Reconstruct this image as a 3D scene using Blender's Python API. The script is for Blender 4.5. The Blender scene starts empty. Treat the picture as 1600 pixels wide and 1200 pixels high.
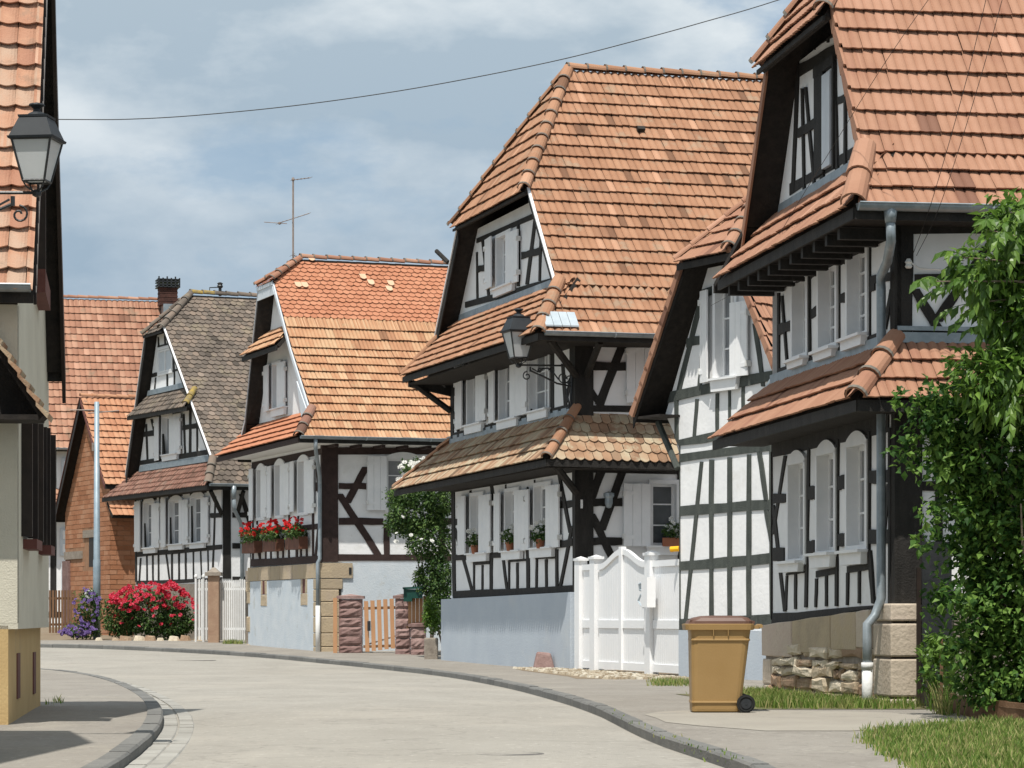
import bpy, math, random
from mathutils import Vector, Matrix
random.seed(7)
R=math.radians
scn=bpy.context.scene
col=scn.collection
CZ=1.05                      # eye height above the village ground
# ------------------------------------------------------------------ camera
cd=bpy.data.cameras.new('camera'); cam=bpy.data.objects.new('camera',cd); col.objects.link(cam)
cam.location=(0,0,CZ); cam.rotation_euler=(R(90),0,0)
cd.sensor_width=36; cd.lens=99.0; cd.shift_y=0.228; cd.clip_start=.5; cd.clip_end=5000
scn.camera=cam
# ------------------------------------------------------------------ sky and sun
SUN=Vector((-.27,-.963,0)); SUN.normalize()
EL=R(64.5); SUN=Vector((SUN.x*math.cos(EL),SUN.y*math.cos(EL),math.sin(EL)))
w=bpy.data.worlds.new('World'); scn.world=w; w.use_nodes=True
nt=w.node_tree; nt.nodes.clear()
def N(nt,t,**k):
    n=nt.nodes.new(t)
    for a,b in k.items(): setattr(n,a,b)
    return n
out=N(nt,'ShaderNodeOutputWorld'); bg=N(nt,'ShaderNodeBackground'); bg.inputs[1].default_value=.15
sky=N(nt,'ShaderNodeTexSky',sky_type='NISHITA'); sky.sun_disc=False; sky.sun_elevation=EL; sky.sun_rotation=math.atan2(SUN.x,SUN.y); sky.air_density=1.2; sky.dust_density=.6
tc=N(nt,'ShaderNodeTexCoord'); mp=N(nt,'ShaderNodeMapping'); mp.inputs['Scale'].default_value=(1.0,1.0,2.1); mp.inputs['Location'].default_value=(3.1,.4,1.7)
nz=N(nt,'ShaderNodeTexNoise'); nz.inputs['Scale'].default_value=8.5; nz.inputs['Detail'].default_value=7; nz.inputs['Roughness'].default_value=.56; nz.inputs['Distortion'].default_value=.1
nz2=N(nt,'ShaderNodeTexNoise'); nz2.inputs['Scale'].default_value=7.5; nz2.inputs['Detail'].default_value=7; nz2.inputs['Roughness'].default_value=.55
rmp=N(nt,'ShaderNodeValToRGB'); e=rmp.color_ramp.elements; e[0].position=.38; e[0].color=(.3,.3,.3,1); e[1].position=.48; e[1].color=(1,1,1,1)
cc=N(nt,'ShaderNodeValToRGB'); e=cc.color_ramp.elements; e[0].position=.40; e[0].color=(2.45,2.95,3.35,1); e[1].position=.60; e[1].color=(5.0,5.2,5.2,1)
mx=N(nt,'ShaderNodeMixRGB'); sc_=N(nt,'ShaderNodeMixRGB',blend_type='MULTIPLY'); sc_.inputs[0].default_value=1; sc_.inputs[2].default_value=(.55,.55,.55,1)
sep=N(nt,'ShaderNodeSeparateXYZ'); mr=N(nt,'ShaderNodeMapRange'); mr.inputs[1].default_value=.03; mr.inputs[2].default_value=.22
hz=N(nt,'ShaderNodeMixRGB'); hz.inputs[1].default_value=(1.35,2.0,2.75,1)
L=nt.links.new
L(tc.outputs['Generated'],mp.inputs[0]); L(mp.outputs[0],nz.inputs[0]); L(mp.outputs[0],nz2.inputs[0])
L(nz.outputs[0],rmp.inputs[0]); L(nz2.outputs[0],cc.inputs[0]); L(sky.outputs[0],sc_.inputs[1])
L(tc.outputs['Generated'],sep.inputs[0]); L(sep.outputs[2],mr.inputs[0])
L(mr.outputs[0],hz.inputs[0]); L(cc.outputs[0],hz.inputs[2])
mf=N(nt,'ShaderNodeMath',operation='MULTIPLY'); mf.inputs[1].default_value=.9; L(rmp.outputs[0],mf.inputs[0])
blu=N(nt,'ShaderNodeMixRGB'); blu.inputs[0].default_value=.7; blu.inputs[2].default_value=(1.5,2.25,3.15,1); L(sc_.outputs[0],blu.inputs[1])
L(mf.outputs[0],mx.inputs[0]); L(blu.outputs[0],mx.inputs[1]); L(hz.outputs[0],mx.inputs[2]); L(mx.outputs[0],bg.inputs[0]); L(bg.outputs[0],out.inputs[0])
sd=bpy.data.lights.new('sun','SUN'); sd.energy=4.2; sd.angle=R(.53); sd.color=(1,.955,.88)
so=bpy.data.objects.new('sun',sd); col.objects.link(so); so.rotation_euler=SUN.to_track_quat('Z','Y').to_euler(); so.location=(-20,-20,40)
scn.view_settings.view_transform='Standard'; scn.view_settings.look='None'; scn.view_settings.exposure=.33; scn.view_settings.gamma=1; scn.view_settings.use_curve_mapping=False
# ------------------------------------------------------------------ materials
def mat(name,cols,rough=.8,scale=3.0,bump=0,bscale=30,island=0,patch=None,metal=0,detail=6,spec=.3,transl=0,stretch=None,crack=0,odd=0):
    """cols: 2-4 colours on a noise; island: how much per-piece random shifts value; patch: (colour, scale, threshold, amount)"""
    m=bpy.data.materials.new(name); m.use_nodes=True; nt=m.node_tree; n=nt.nodes; l=nt.links.new
    b=n['Principled BSDF']; b.inputs['Roughness'].default_value=rough; b.inputs['Metallic'].default_value=metal; b.inputs['Specular IOR Level'].default_value=spec
    g=N(nt,'ShaderNodeNewGeometry'); mp=N(nt,'ShaderNodeMapping'); l(g.outputs['Position'],mp.inputs[0])
    if stretch: mp.inputs['Scale'].default_value=stretch
    nz=N(nt,'ShaderNodeTexNoise'); nz.inputs['Scale'].default_value=scale; nz.inputs['Detail'].default_value=detail; nz.inputs['Roughness'].default_value=.62; l(mp.outputs[0],nz.inputs[0])
    val=nz.outputs[0]
    rnd=None
    if island:
        oi=N(nt,'ShaderNodeObjectInfo'); ad=N(nt,'ShaderNodeMath',operation='ADD'); l(g.outputs['Random Per Island'],ad.inputs[0]); l(oi.outputs['Random'],ad.inputs[1])
        fr=N(nt,'ShaderNodeMath',operation='FRACT'); l(ad.outputs[0],fr.inputs[0]); rnd=fr.outputs[0]
        s=N(nt,'ShaderNodeMath',operation='SUBTRACT'); l(rnd,s.inputs[0]); s.inputs[1].default_value=.5
        ma=N(nt,'ShaderNodeMath',operation='MULTIPLY_ADD'); l(s.outputs[0],ma.inputs[0]); ma.inputs[1].default_value=island; l(val,ma.inputs[2]); val=ma.outputs[0]
    r=N(nt,'ShaderNodeValToRGB'); el=r.color_ramp.elements
    k=len(cols)
    for i in range(k):
        p=.3+.4*i/(k-1) if not island else .18+.64*i/(k-1)
        if i<2: el[i].position=p
        else: el.new(p)
    for i in range(k): el[i].color=(*cols[i],1)
    l(val,r.inputs[0]); c=r.outputs[0]
    for pt in (patch or []):
        pc,ps,th,am=pt
        n2=N(nt,'ShaderNodeTexNoise'); n2.inputs['Scale'].default_value=ps; n2.inputs['Detail'].default_value=5; n2.inputs['Roughness'].default_value=.65; l(mp.outputs[0],n2.inputs[0])
        mr=N(nt,'ShaderNodeMapRange'); mr.inputs[1].default_value=th; mr.inputs[2].default_value=th+.1; mr.inputs[4].default_value=am; l(n2.outputs[0],mr.inputs[0])
        mx=N(nt,'ShaderNodeMixRGB'); l(mr.outputs[0],mx.inputs[0]); l(c,mx.inputs[1]); mx.inputs[2].default_value=(*pc,1); c=mx.outputs[0]
    if odd and rnd is not None:
        h=N(nt,'ShaderNodeMath',operation='MULTIPLY'); l(rnd,h.inputs[0]); h.inputs[1].default_value=37.7; f2=N(nt,'ShaderNodeMath',operation='FRACT'); l(h.outputs[0],f2.inputs[0])
        for th,cc_ in ((1-odd,cols[0]),(1-odd*.4,tuple(min(1,x*.45) for x in cols[0]))):
            gt_=N(nt,'ShaderNodeMath',operation='GREATER_THAN'); l(f2.outputs[0],gt_.inputs[0]); gt_.inputs[1].default_value=th; g2=N(nt,'ShaderNodeMath',operation='MULTIPLY'); l(gt_.outputs[0],g2.inputs[0]); g2.inputs[1].default_value=.6
            mx=N(nt,'ShaderNodeMixRGB'); l(g2.outputs[0],mx.inputs[0]); l(c,mx.inputs[1]); mx.inputs[2].default_value=(*cc_,1); c=mx.outputs[0]
        lt=N(nt,'ShaderNodeMath',operation='LESS_THAN'); l(f2.outputs[0],lt.inputs[0]); lt.inputs[1].default_value=odd*.5; g2=N(nt,'ShaderNodeMath',operation='MULTIPLY'); l(lt.outputs[0],g2.inputs[0]); g2.inputs[1].default_value=.5
        mx=N(nt,'ShaderNodeMixRGB'); l(g2.outputs[0],mx.inputs[0]); l(c,mx.inputs[1]); mx.inputs[2].default_value=(*[min(1,x*1.3+.03) for x in cols[-1]],1); c=mx.outputs[0]
    if crack:
        nd=N(nt,'ShaderNodeTexNoise'); nd.inputs['Scale'].default_value=1.6; nd.inputs['Detail'].default_value=6; l(g.outputs['Position'],nd.inputs[0])
        vm=N(nt,'ShaderNodeVectorMath',operation='MULTIPLY_ADD'); vm.inputs[1].default_value=(1.4,1.4,1.4); l(nd.outputs['Color'],vm.inputs[0]); l(g.outputs['Position'],vm.inputs[2])
        vo=N(nt,'ShaderNodeTexVoronoi',feature='DISTANCE_TO_EDGE'); vo.inputs['Scale'].default_value=crack; l(vm.outputs[0],vo.inputs['Vector'])
        mr=N(nt,'ShaderNodeMapRange'); mr.inputs[1].default_value=.004; mr.inputs[2].default_value=.016; mr.inputs[3].default_value=.22; mr.inputs[4].default_value=0; l(vo.outputs['Distance'],mr.inputs[0])
        mx=N(nt,'ShaderNodeMixRGB'); l(mr.outputs[0],mx.inputs[0]); l(c,mx.inputs[1]); mx.inputs[2].default_value=(.11,.10,.09,1); c=mx.outputs[0]
    l(c,b.inputs['Base Color'])
    if bump:
        nb=N(nt,'ShaderNodeTexNoise'); nb.inputs['Scale'].default_value=bscale; nb.inputs['Detail'].default_value=6; l(g.outputs['Position'],nb.inputs[0])
        bp=N(nt,'ShaderNodeBump'); bp.inputs['Strength'].default_value=min(1,bump); bp.inputs['Distance'].default_value=.02; l(nb.outputs[0],bp.inputs['Height']); l(bp.outputs[0],b.inputs['Normal'])
    if transl:
        tr=N(nt,'ShaderNodeBsdfTranslucent'); l(c,tr.inputs[0]); ms=N(nt,'ShaderNodeMixShader'); ms.inputs[0].default_value=transl
        l(b.outputs[0],ms.inputs[1]); l(tr.outputs[0],ms.inputs[2]); l(ms.outputs[0],n['Material Output'].inputs[0])
    return m
M={}
M['white']=mat('white_plaster',[(.75,.755,.76),(.84,.84,.84)],  .9,2.5,.28,14,patch=[((.62,.60,.56),1.3,.60,.4),((.66,.65,.62),9,.63,.5)])
M['wood']=mat('black_timber',[(.012,.011,.010),(.030,.027,.024)],.75,6,.5,40,stretch=(1,1,.3),patch=[((.06,.055,.05),9,.62,.5)])
M['wood_grey']=mat('weathered_grey_timber',[(.045,.052,.048),(.085,.095,.085)],.85,6,.5,40,stretch=(1,1,.4),patch=[((.13,.14,.12),8,.6,.5)])
M['wood_brown']=mat('dark_brown_timber',[(.028,.016,.014),(.05,.030,.026)],.75,6,.5,40)
M['deck']=mat('roof_underside_boards',[(.012,.010,.009),(.028,.023,.019)],.9,8,.3,30)
M['paint']=mat('white_painted_wood',[(.74,.75,.76),(.82,.82,.82)],.5,4,.1,20)
M['paint_grey']=mat('pale_grey_painted_board',[(.52,.56,.60),(.60,.64,.68)],.5,4)
M['pvc']=mat('bright_white_gate_plastic',[(.82,.83,.84),(.86,.86,.86)],.35,2)
M['glass']=mat('window_glass',[(.05,.06,.065),(.10,.11,.12)],.08,2.0,spec=.6)
M['curtain']=mat('curtained_glass',[(.16,.17,.18),(.26,.27,.28)],.15,3.0,spec=.6)
M['zinc']=mat('zinc_sheet',[(.20,.24,.26),(.32,.36,.39)],.42,5,.1,30,metal=.35,patch=[((.40,.42,.43),7,.6,.5)])
M['zinc_new']=mat('bright_new_zinc',[(.40,.46,.50),(.50,.56,.60)],.4,5,metal=.2)
M['blue']=mat('pale_blue_rendered_plinth',[(.41,.46,.52),(.46,.51,.56)],.9,1.0,.25,30,patch=[((.50,.53,.55),.8,.55,.5),((.36,.36,.35),1.4,.66,.4)])
M['blue_pale']=mat('very_pale_blue_render',[(.50,.56,.61),(.60,.64,.67)],.9,2.2,.4,30,patch=[((.42,.42,.38),3,.6,.5)])
# tiles
M['tileA']=mat('new_clay_tile',[(.265,.125,.082),(.33,.173,.108),(.39,.214,.142)],.8,1.2,.25,60,island=.25,patch=[((.60,.42,.32),14,.70,.5)],odd=0.025)
M['tileC']=mat('weathered_orange_clay_tile',[(.235,.12,.07),(.335,.175,.102),(.40,.225,.138)],.9,1.0,.4,60,island=.3,patch=[((.30,.24,.17),2.2,.56,.55),((.10,.08,.065),9,.64,.6),((.66,.56,.44),22,.70,.6)],odd=0.05)
M['tileCb']=mat('lichen_clay_tile',[(.20,.12,.075),(.34,.205,.125),(.40,.32,.22)],.92,1.5,.4,60,island=.6,patch=[((.42,.38,.27),2.5,.50,.65),((.10,.085,.065),9,.62,.55),((.62,.58,.46),20,.68,.6)],odd=0.08)
M['tileD']=mat('old_yellowed_clay_tile',[(.33,.165,.09),(.43,.235,.13),(.47,.315,.19)],.88,1.5,.3,50,island=.5,patch=[((.36,.27,.16),2.6,.57,.5),((.14,.10,.07),10,.68,.6)],odd=0.05)
M['tileDb']=mat('bright_orange_plain_tile',[(.37,.15,.08),(.425,.18,.10),(.46,.21,.12)],.82,1.5,.2,50,island=.4)
M['tilePale']=mat('pale_replacement_tile',[(.56,.37,.24),(.62,.43,.29)],.8,3)
M['tileE']=mat('mossy_brown_plain_tile',[(.095,.078,.064),(.15,.122,.10),(.21,.16,.125)],.92,1.0,.4,50,island=.5,patch=[((.24,.20,.14),1.6,.56,.55),((.40,.36,.30),9,.70,.6),((.48,.27,.03),1.1,.70,.55)],odd=0.05)
M['tileEb']=mat('red_brown_plain_tile',[(.13,.07,.05),(.22,.11,.08),(.27,.15,.11)],.9,1.0,.3,50,island=.6,patch=[((.22,.19,.15),2,.58,.5)])
M['tileG']=mat('faded_red_clay_tile',[(.26,.125,.08),(.335,.17,.11),(.40,.225,.15)],.88,.9,.3,50,island=.55,patch=[((.22,.16,.11),1.3,.57,.6),((.10,.08,.07),6,.62,.5)],odd=0.05)
M['tileF']=mat('bright_clay_tile_with_moss',[(.35,.16,.09),(.42,.205,.115),(.47,.26,.155)],.88,1.2,.3,50,island=.45,patch=[((.13,.10,.08),3.5,.62,.6)],odd=0.05)
M['tileL']=mat('speckled_clay_tile',[(.34,.17,.11),(.43,.235,.15),(.42,.29,.21)],.88,3,.4,60,island=.7,patch=[((.25,.17,.12),5,.56,.5),((.60,.50,.40),30,.68,.6)],odd=0.08)
M['mortar']=mat('mortar_band',[(.10,.09,.08),(.20,.18,.15)],.95,8)
M['lichen']=mat('yellow_lichen_ridge_tile',[(.17,.14,.09),(.38,.26,.05)],.95,6)
M['sand']=mat('sandstone_block',[(.38,.31,.22),(.46,.37,.25),(.44,.36,.28)],.95,2.5,.6,22,island=.55,patch=[((.40,.26,.18),3,.6,.35)])
M['sand_pale']=mat('pale_sandstone_block',[(.44,.37,.29),(.53,.45,.36),(.50,.40,.33)],.95,2.5,.6,22,island=.5,patch=[((.32,.26,.2),4,.6,.4)])
M['pillar']=mat('orange_brown_stone',[(.30,.19,.13),(.38,.26,.18)],.95,4,.5,20)
M['rubble']=mat('rubble_stone',[(.30,.20,.13),(.45,.36,.25),(.60,.52,.40)],.95,4,.8,18,island=.9)
M['joint']=mat('lime_mortar',[(.20,.17,.14),(.32,.28,.235)],.98,6,.5,25)
M['brick']=mat('clay_block',[(.30,.13,.065),(.37,.17,.09),(.42,.225,.135)],.9,1.5,.4,30,island=.55)
M['brick_joint']=mat('brick_mortar',[(.26,.14,.08),(.34,.20,.12)],.95,6)
M['pinkstone']=mat('pink_sandstone_block',[(.17,.105,.095),(.26,.17,.155),(.34,.24,.22)],.95,4,.9,14,island=.5)
M['cream']=mat('cream_render',[(.53,.50,.41),(.61,.58,.48)],.95,1.6,.35,60,patch=[((.38,.36,.30),1.5,.6,.35)])
M['tan']=mat('tan_painted_plinth',[(.46,.32,.15),(.53,.385,.19)],.9,1.5,.3,50,patch=[((.34,.27,.18),1.6,.58,.4)])
M['shutter_brown']=mat('dark_brown_shutter_paint',[(.014,.009,.007),(.03,.02,.015)],.5,5)
M['stack']=mat('dark_sooty_brick',[(.045,.022,.018),(.10,.045,.035)],.9,5,.4,20)
M['redbrown']=mat('red_brown_sill',[(.10,.035,.028),(.15,.055,.045)],.7,5)
M['asphalt']=mat('worn_pale_asphalt',[(.27,.253,.222),(.325,.307,.272)],.95,.7,.5,55,patch=[((.35,.32,.275),.35,.52,.3),((.28,.25,.21),1.3,.62,.3),((.45,.42,.37),11,.58,.5),((.19,.175,.155),13,.58,.5),((.24,.225,.205),5,.64,.35)],stretch=(1,.6,1),crack=.35)
M['pave']=mat('grey_tan_footway',[(.215,.195,.17),(.265,.245,.215)],.95,1.0,.5,50,patch=[((.31,.285,.24),.8,.56,.5),((.20,.175,.145),1.7,.6,.4),((.36,.34,.3),12,.58,.5),((.13,.12,.105),14,.58,.45)],stretch=(1,.6,1),crack=.5)
M['drive']=mat('grey_driveway',[(.27,.245,.21),(.32,.295,.25)],.95,1.0,.5,50,patch=[((.2,.19,.17),1.4,.58,.5),((.42,.4,.37),50,.65,.5)])
M['kerb']=mat('dark_kerb_granite',[(.12,.12,.115),(.19,.187,.175)],.85,6,.6,50,island=.4)
M['sett']=mat('pale_channel_block',[(.27,.26,.235),(.36,.35,.32)],.95,5,.5,40,island=.5)
M['verge']=mat('sparse_verge_ground',[(.10,.10,.045),(.17,.14,.085)],.98,5,.7,25,patch=[((.09,.14,.035),3,.5,.6)])
M['soil']=mat('dusty_soil',[(.16,.12,.08),(.24,.19,.13)],.98,2,.7,20)
M['terrain']=mat('rough_grass_ground',[(.07,.09,.03),(.13,.13,.06)],.98,.8,.5,10)
M['cobble']=mat('river_cobble',[(.24,.19,.13),(.38,.33,.25),(.50,.46,.38)],.9,4,.6,25,island=.9)
M['iron']=mat('black_cast_iron',[(.012,.014,.016),(.028,.03,.033)],.45,6,.15,40,spec=.5)
M['lantern']=mat('dark_slate_lantern_paint',[(.016,.020,.025),(.026,.031,.036)],.6,5,spec=.3)
M['opal']=mat('frosted_lantern_glass',[(.74,.77,.78),(.80,.82,.83)],.3,3,spec=.5,transl=.4)
M['pole']=mat('galvanised_steel',[(.24,.31,.36),(.33,.40,.45)],.5,4,metal=.3)
M['rust']=mat('rusty_steel_tube',[(.20,.16,.14),(.30,.25,.22)],.7,6)
M['wire']=mat('black_cable',[(.02,.02,.02),(.04,.04,.04)],.6,5)
M['binb']=mat('ochre_bin_plastic',[(.30,.185,.07),(.345,.22,.09)],.45,1.5,.08,60,patch=[((.26,.16,.07),3,.62,.4)])
M['binl']=mat('brown_bin_lid',[(.105,.055,.038),(.14,.075,.055)],.45,3)
M['rubber']=mat('black_rubber',[(.012,.012,.012),(.025,.025,.025)],.7,8)
M['terra']=mat('terracotta_pot',[(.30,.11,.06),(.38,.16,.09)],.85,5)
M['boxwood']=mat('brown_flower_box',[(.09,.035,.022),(.14,.06,.035)],.7,7)
M['picket']=mat('orange_brown_stained_wood',[(.42,.22,.11),(.50,.28,.15)],.7,6,.2,30,stretch=(1,1,.3),island=.3)
M['palewood']=mat('weathered_white_picket_paint',[(.58,.58,.57),(.74,.74,.73)],.8,7,.2,30,island=.5)
M['oldwood']=mat('old_brown_plank',[(.12,.065,.035),(.20,.115,.065)],.85,6,.4,30,stretch=(1,1,.3),island=.5)
M['green']=mat('dark_green_enamel',[(.01,.05,.04),(.015,.065,.05)],.35,4)
M['leaf']=mat('shrub_leaf',[(.026,.075,.014),(.08,.17,.03),(.165,.28,.055)],.55,1.5,island=.95,transl=.38,spec=.25)
M['leafl']=mat('light_walnut_leaf',[(.06,.13,.018),(.11,.21,.03),(.18,.30,.05)],.4,2,island=.8,transl=.42,spec=.45)
M['leafd']=mat('dark_rose_leaf',[(.026,.065,.015),(.06,.12,.026),(.12,.19,.05)],.55,1.5,island=.9,transl=.25)
M['twig']=mat('grey_brown_twig',[(.13,.10,.07),(.24,.20,.15)],.9,10,.4,40)
M['grass']=mat('grass_blade',[(.075,.15,.02),(.15,.24,.04),(.27,.33,.09)],.7,1.2,island=.9,transl=.4)
M['dry']=mat('dry_grass_blade',[(.26,.26,.09),(.42,.38,.17)],.8,1.2,island=.9,transl=.3)
M['red']=mat('red_geranium_petal',[(.50,.008,.01),(.68,.02,.02)],.6,3,island=.6,transl=.25)
M['rose']=mat('crimson_rose_petal',[(.42,.008,.02),(.56,.02,.05),(.66,.09,.15)],.6,2,island=.8,transl=.25)
M['whitef']=mat('white_petal',[(.75,.74,.70),(.85,.85,.82)],.6,3,island=.4,transl=.3)
M['violet']=mat('violet_petal',[(.14,.085,.26),(.24,.16,.40)],.6,3,island=.6,transl=.25)
M['yellow']=mat('amber_beacon_plastic',[(.85,.42,.01),(.95,.5,.02)],.35,4)
M['patchm']=mat('manhole_iron',[(.10,.095,.088),(.15,.14,.13)],.8,12,.6,60)
M['linen']=mat('window_white_reveal',[(.66,.66,.64),(.74,.74,.72)],.8,4)
# ------------------------------------------------------------------ object helpers
WL={}   # world location of every object built
def mk(name,vs,fs,m,parent=None,label=None,cat=None,group=None,kind=None,smooth=False,mats=None,fm=None):
    me=bpy.data.meshes.new(name)
    n=len(vs)
    if n:
        c=Vector((sum(v[0] for v in vs)/n,sum(v[1] for v in vs)/n,min(v[2] for v in vs)))
    else: c=Vector((0,0,0))
    me.from_pydata([(v[0]-c[0],v[1]-c[1],v[2]-c[2]) for v in vs],[],fs)
    me.materials.append(M[m] if isinstance(m,str) else m)
    for x in (mats or []): me.materials.append(M[x])
    if fm:
        for i,k in enumerate(fm): me.polygons[i].material_index=k
    if smooth: me.polygons.foreach_set('use_smooth',[True]*len(me.polygons))
    me.update()
    o=bpy.data.objects.new(name,me); col.objects.link(o)
    if parent: o.parent=parent; o.location=c-WL[parent.name]
    else: o.location=c
    WL[o.name]=c
    tag(o,label,cat,group,kind)
    return o
def tag(o,label=None,cat=None,group=None,kind=None):
    if label: o['label']=label
    if cat: o['category']=cat
    if group: o['group']=group
    if kind: o['kind']=kind
    return o
def thing(name,loc,label,cat,group=None):
    o=bpy.data.objects.new(name,None); col.objects.link(o); o.location=loc; WL[o.name]=Vector(loc); o.empty_display_size=.2
    return tag(o,label,cat,group)
class MB:
    def __init__(s): s.v=[]; s.f=[]; s.fm=[]
    def add(s,vs,fs,k=0):
        b=len(s.v); s.v+= [tuple(x) for x in vs]; s.f+=[tuple(i+b for i in f) for f in fs]; s.fm+=[k]*len(fs); return s
    def box(s,a,b,k=0):
        (x0,y0,z0),(x1,y1,z1)=a,b
        return s.add([(x0,y0,z0),(x1,y0,z0),(x1,y1,z0),(x0,y1,z0),(x0,y0,z1),(x1,y0,z1),(x1,y1,z1),(x0,y1,z1)],
              [(3,2,1,0),(4,5,6,7),(0,1,5,4),(1,2,6,5),(2,3,7,6),(3,0,4,7)],k)
    def obox(s,o,ax,ay,az,k=0):      # oriented box from corner and 3 edge vectors
        o=Vector(o);ax=Vector(ax);ay=Vector(ay);az=Vector(az)
        vs=[o,o+ax,o+ax+ay,o+ay]; vs+= [v+az for v in vs]
        return s.add(vs,[(3,2,1,0),(4,5,6,7),(0,1,5,4),(1,2,6,5),(2,3,7,6),(3,0,4,7)],k)
    def tube(s,pts,r,seg=8,k=0,caps=True,r1=None):
        pts=[Vector(p) for p in pts]; n=len(pts); rings=[]
        up=None
        for i,p in enumerate(pts):
            d=(pts[min(i+1,n-1)]-pts[max(i-1,0)]).normalized()
            if up is None:
                up=Vector((0,0,1)) if abs(d.z)<.9 else Vector((1,0,0))
            a=d.cross(up); 
            if a.length<1e-4: a=d.cross(Vector((0,1,0)))
            a.normalize(); b_=a.cross(d).normalized(); up=b_
            rr=r if r1 is None else r+(r1-r)*i/(n-1)
            if isinstance(r,(list,tuple)): rr=r[i]
            rings.append([p+(a*math.cos(t)+b_*math.sin(t))*rr for t in [2*math.pi*j/seg for j in range(seg)]])
        vs=[v for rg in rings for v in rg]; fs=[]
        for i in range(n-1):
            for j in range(seg):
                a=i*seg+j; b_=i*seg+(j+1)%seg; fs.append((a,b_,b_+seg,a+seg))
        if caps: fs.append(tuple(range(seg-1,-1,-1))); fs.append(tuple((n-1)*seg+j for j in range(seg)))
        return s.add(vs,fs,k)
    def prism(s,poly,off,k=0):       # poly: 3D points, off: extrusion vector
        n=len(poly); off=Vector(off); vs=[Vector(p) for p in poly]; vs+=[v+off for v in vs]
        fs=[tuple(range(n-1,-1,-1)),tuple(range(n,2*n))]+[(i,(i+1)%n,(i+1)%n+n,i+n) for i in range(n)]
        return s.add(vs,fs,k)
    def build(s,name,m,parent=None,**k):
        mats=k.pop('mats',None)
        return mk(name,s.v,s.f,m,parent,mats=mats,fm=s.fm if mats else None,**k)
def lathe(mb,c,prof,seg=12,k=0,sq=None):
    c=Vector(c); vs=[];fs=[]
    for (r,z) in prof:
        for j in range(seg):
            t=2*math.pi*(j+.5)/seg; vs.append(c+Vector((r*math.cos(t),r*math.sin(t),z)))
    for i in range(len(prof)-1):
        for j in range(seg):
            a=i*seg+j;b=i*seg+(j+1)%seg; fs.append((a,b,b+seg,a+seg))
    fs.append(tuple(range(seg-1,-1,-1))); fs.append(tuple((len(prof)-1)*seg+j for j in range(seg)))
    mb.add(vs,fs,k)
# ground height along the street (rises gently into the village)
ZP=[(0,-1.5),(15,-1.22),(21,-1.12),(27,-1.07),(32,-1.03),(50,-1.05),(60,-1.03),(66,-.98),(72,-.87),(78,-.78),(84,-.68),(95,-.6),(130,-.3),(6000,-.3)]
def zg(y):
    for (a,za),(b,zb) in zip(ZP,ZP[1:]):
        if y<=b: return za+(zb-za)*(max(y,0)-a)/(b-a)+CZ
    return -.3+CZ
# ------------------------------------------------------------------ house frame of reference
class Frame:
    """K street corner; U runs along the gable away from the viewer, V along the eaves side"""
    def __init__(s,X,Y,U,m=1):
        s.K=Vector((X,Y,0)); s.U=Vector((U[0],U[1],0)).normalized(); s.V=Vector((s.U.y,-s.U.x,0))*m
    def P(s,u,v,z): return s.K+s.U*u+s.V*v+Vector((0,0,z+CZ))
class Plane:
    def __init__(s,fr,kind,off=0):   # kind 'g' gable wall (normal -V), 's' side wall (normal -U)
        s.fr=fr; s.kind=kind; s.n=-fr.V if kind=='g' else -fr.U; s.off=off
    def P(s,a,z,n=0):
        b=s.fr.P(a,0,z) if s.kind=='g' else s.fr.P(0,a,z)
        return b+s.n*(n+s.off)
    def slab(s,mb,poly,n0,n1,k=0):
        return mb.prism([s.P(a,z,n0) for a,z in poly],s.n*(n1-n0),k)
    def rect(s,mb,a0,a1,z0,z1,n0,n1,k=0): return s.slab(mb,[(a0,z0),(a1,z0),(a1,z1),(a0,z1)],n0,n1,k)
def clip2(poly,cl):
    """Sutherland-Hodgman; points may carry extra coordinates after the first two; cl convex"""
    ar=sum(cl[i][0]*cl[(i+1)%len(cl)][1]-cl[(i+1)%len(cl)][0]*cl[i][1] for i in range(len(cl)))
    if ar<0: cl=cl[::-1]
    for i in range(len(cl)):
        ax,ay=cl[i][:2]; bx,by=cl[(i+1)%len(cl)][:2]
        f=lambda p:(bx-ax)*(p[1]-ay)-(by-ay)*(p[0]-ax)
        o=[]
        for j in range(len(poly)):
            p,q=poly[j],poly[(j+1)%len(poly)]; fp,fq=f(p),f(q)
            if fp>=0: o.append(p)
            if (fp>=0)!=(fq>=0):
                t=fp/(fp-fq); o.append(tuple(p[k]+(q[k]-p[k])*t for k in range(len(p))))
        poly=o
        if len(poly)<3: return []
    return poly
def inside(p,cl):
    s=None
    for i in range(len(cl)):
        ax,ay=cl[i][:2]; bx,by=cl[(i+1)%len(cl)][:2]
        f=(bx-ax)*(p[1]-ay)-(by-ay)*(p[0]-ax)
        if abs(f)<1e-9: continue
        if s is None: s=f>0
        elif (f>0)!=s: return False
    return True
BN=0
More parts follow.
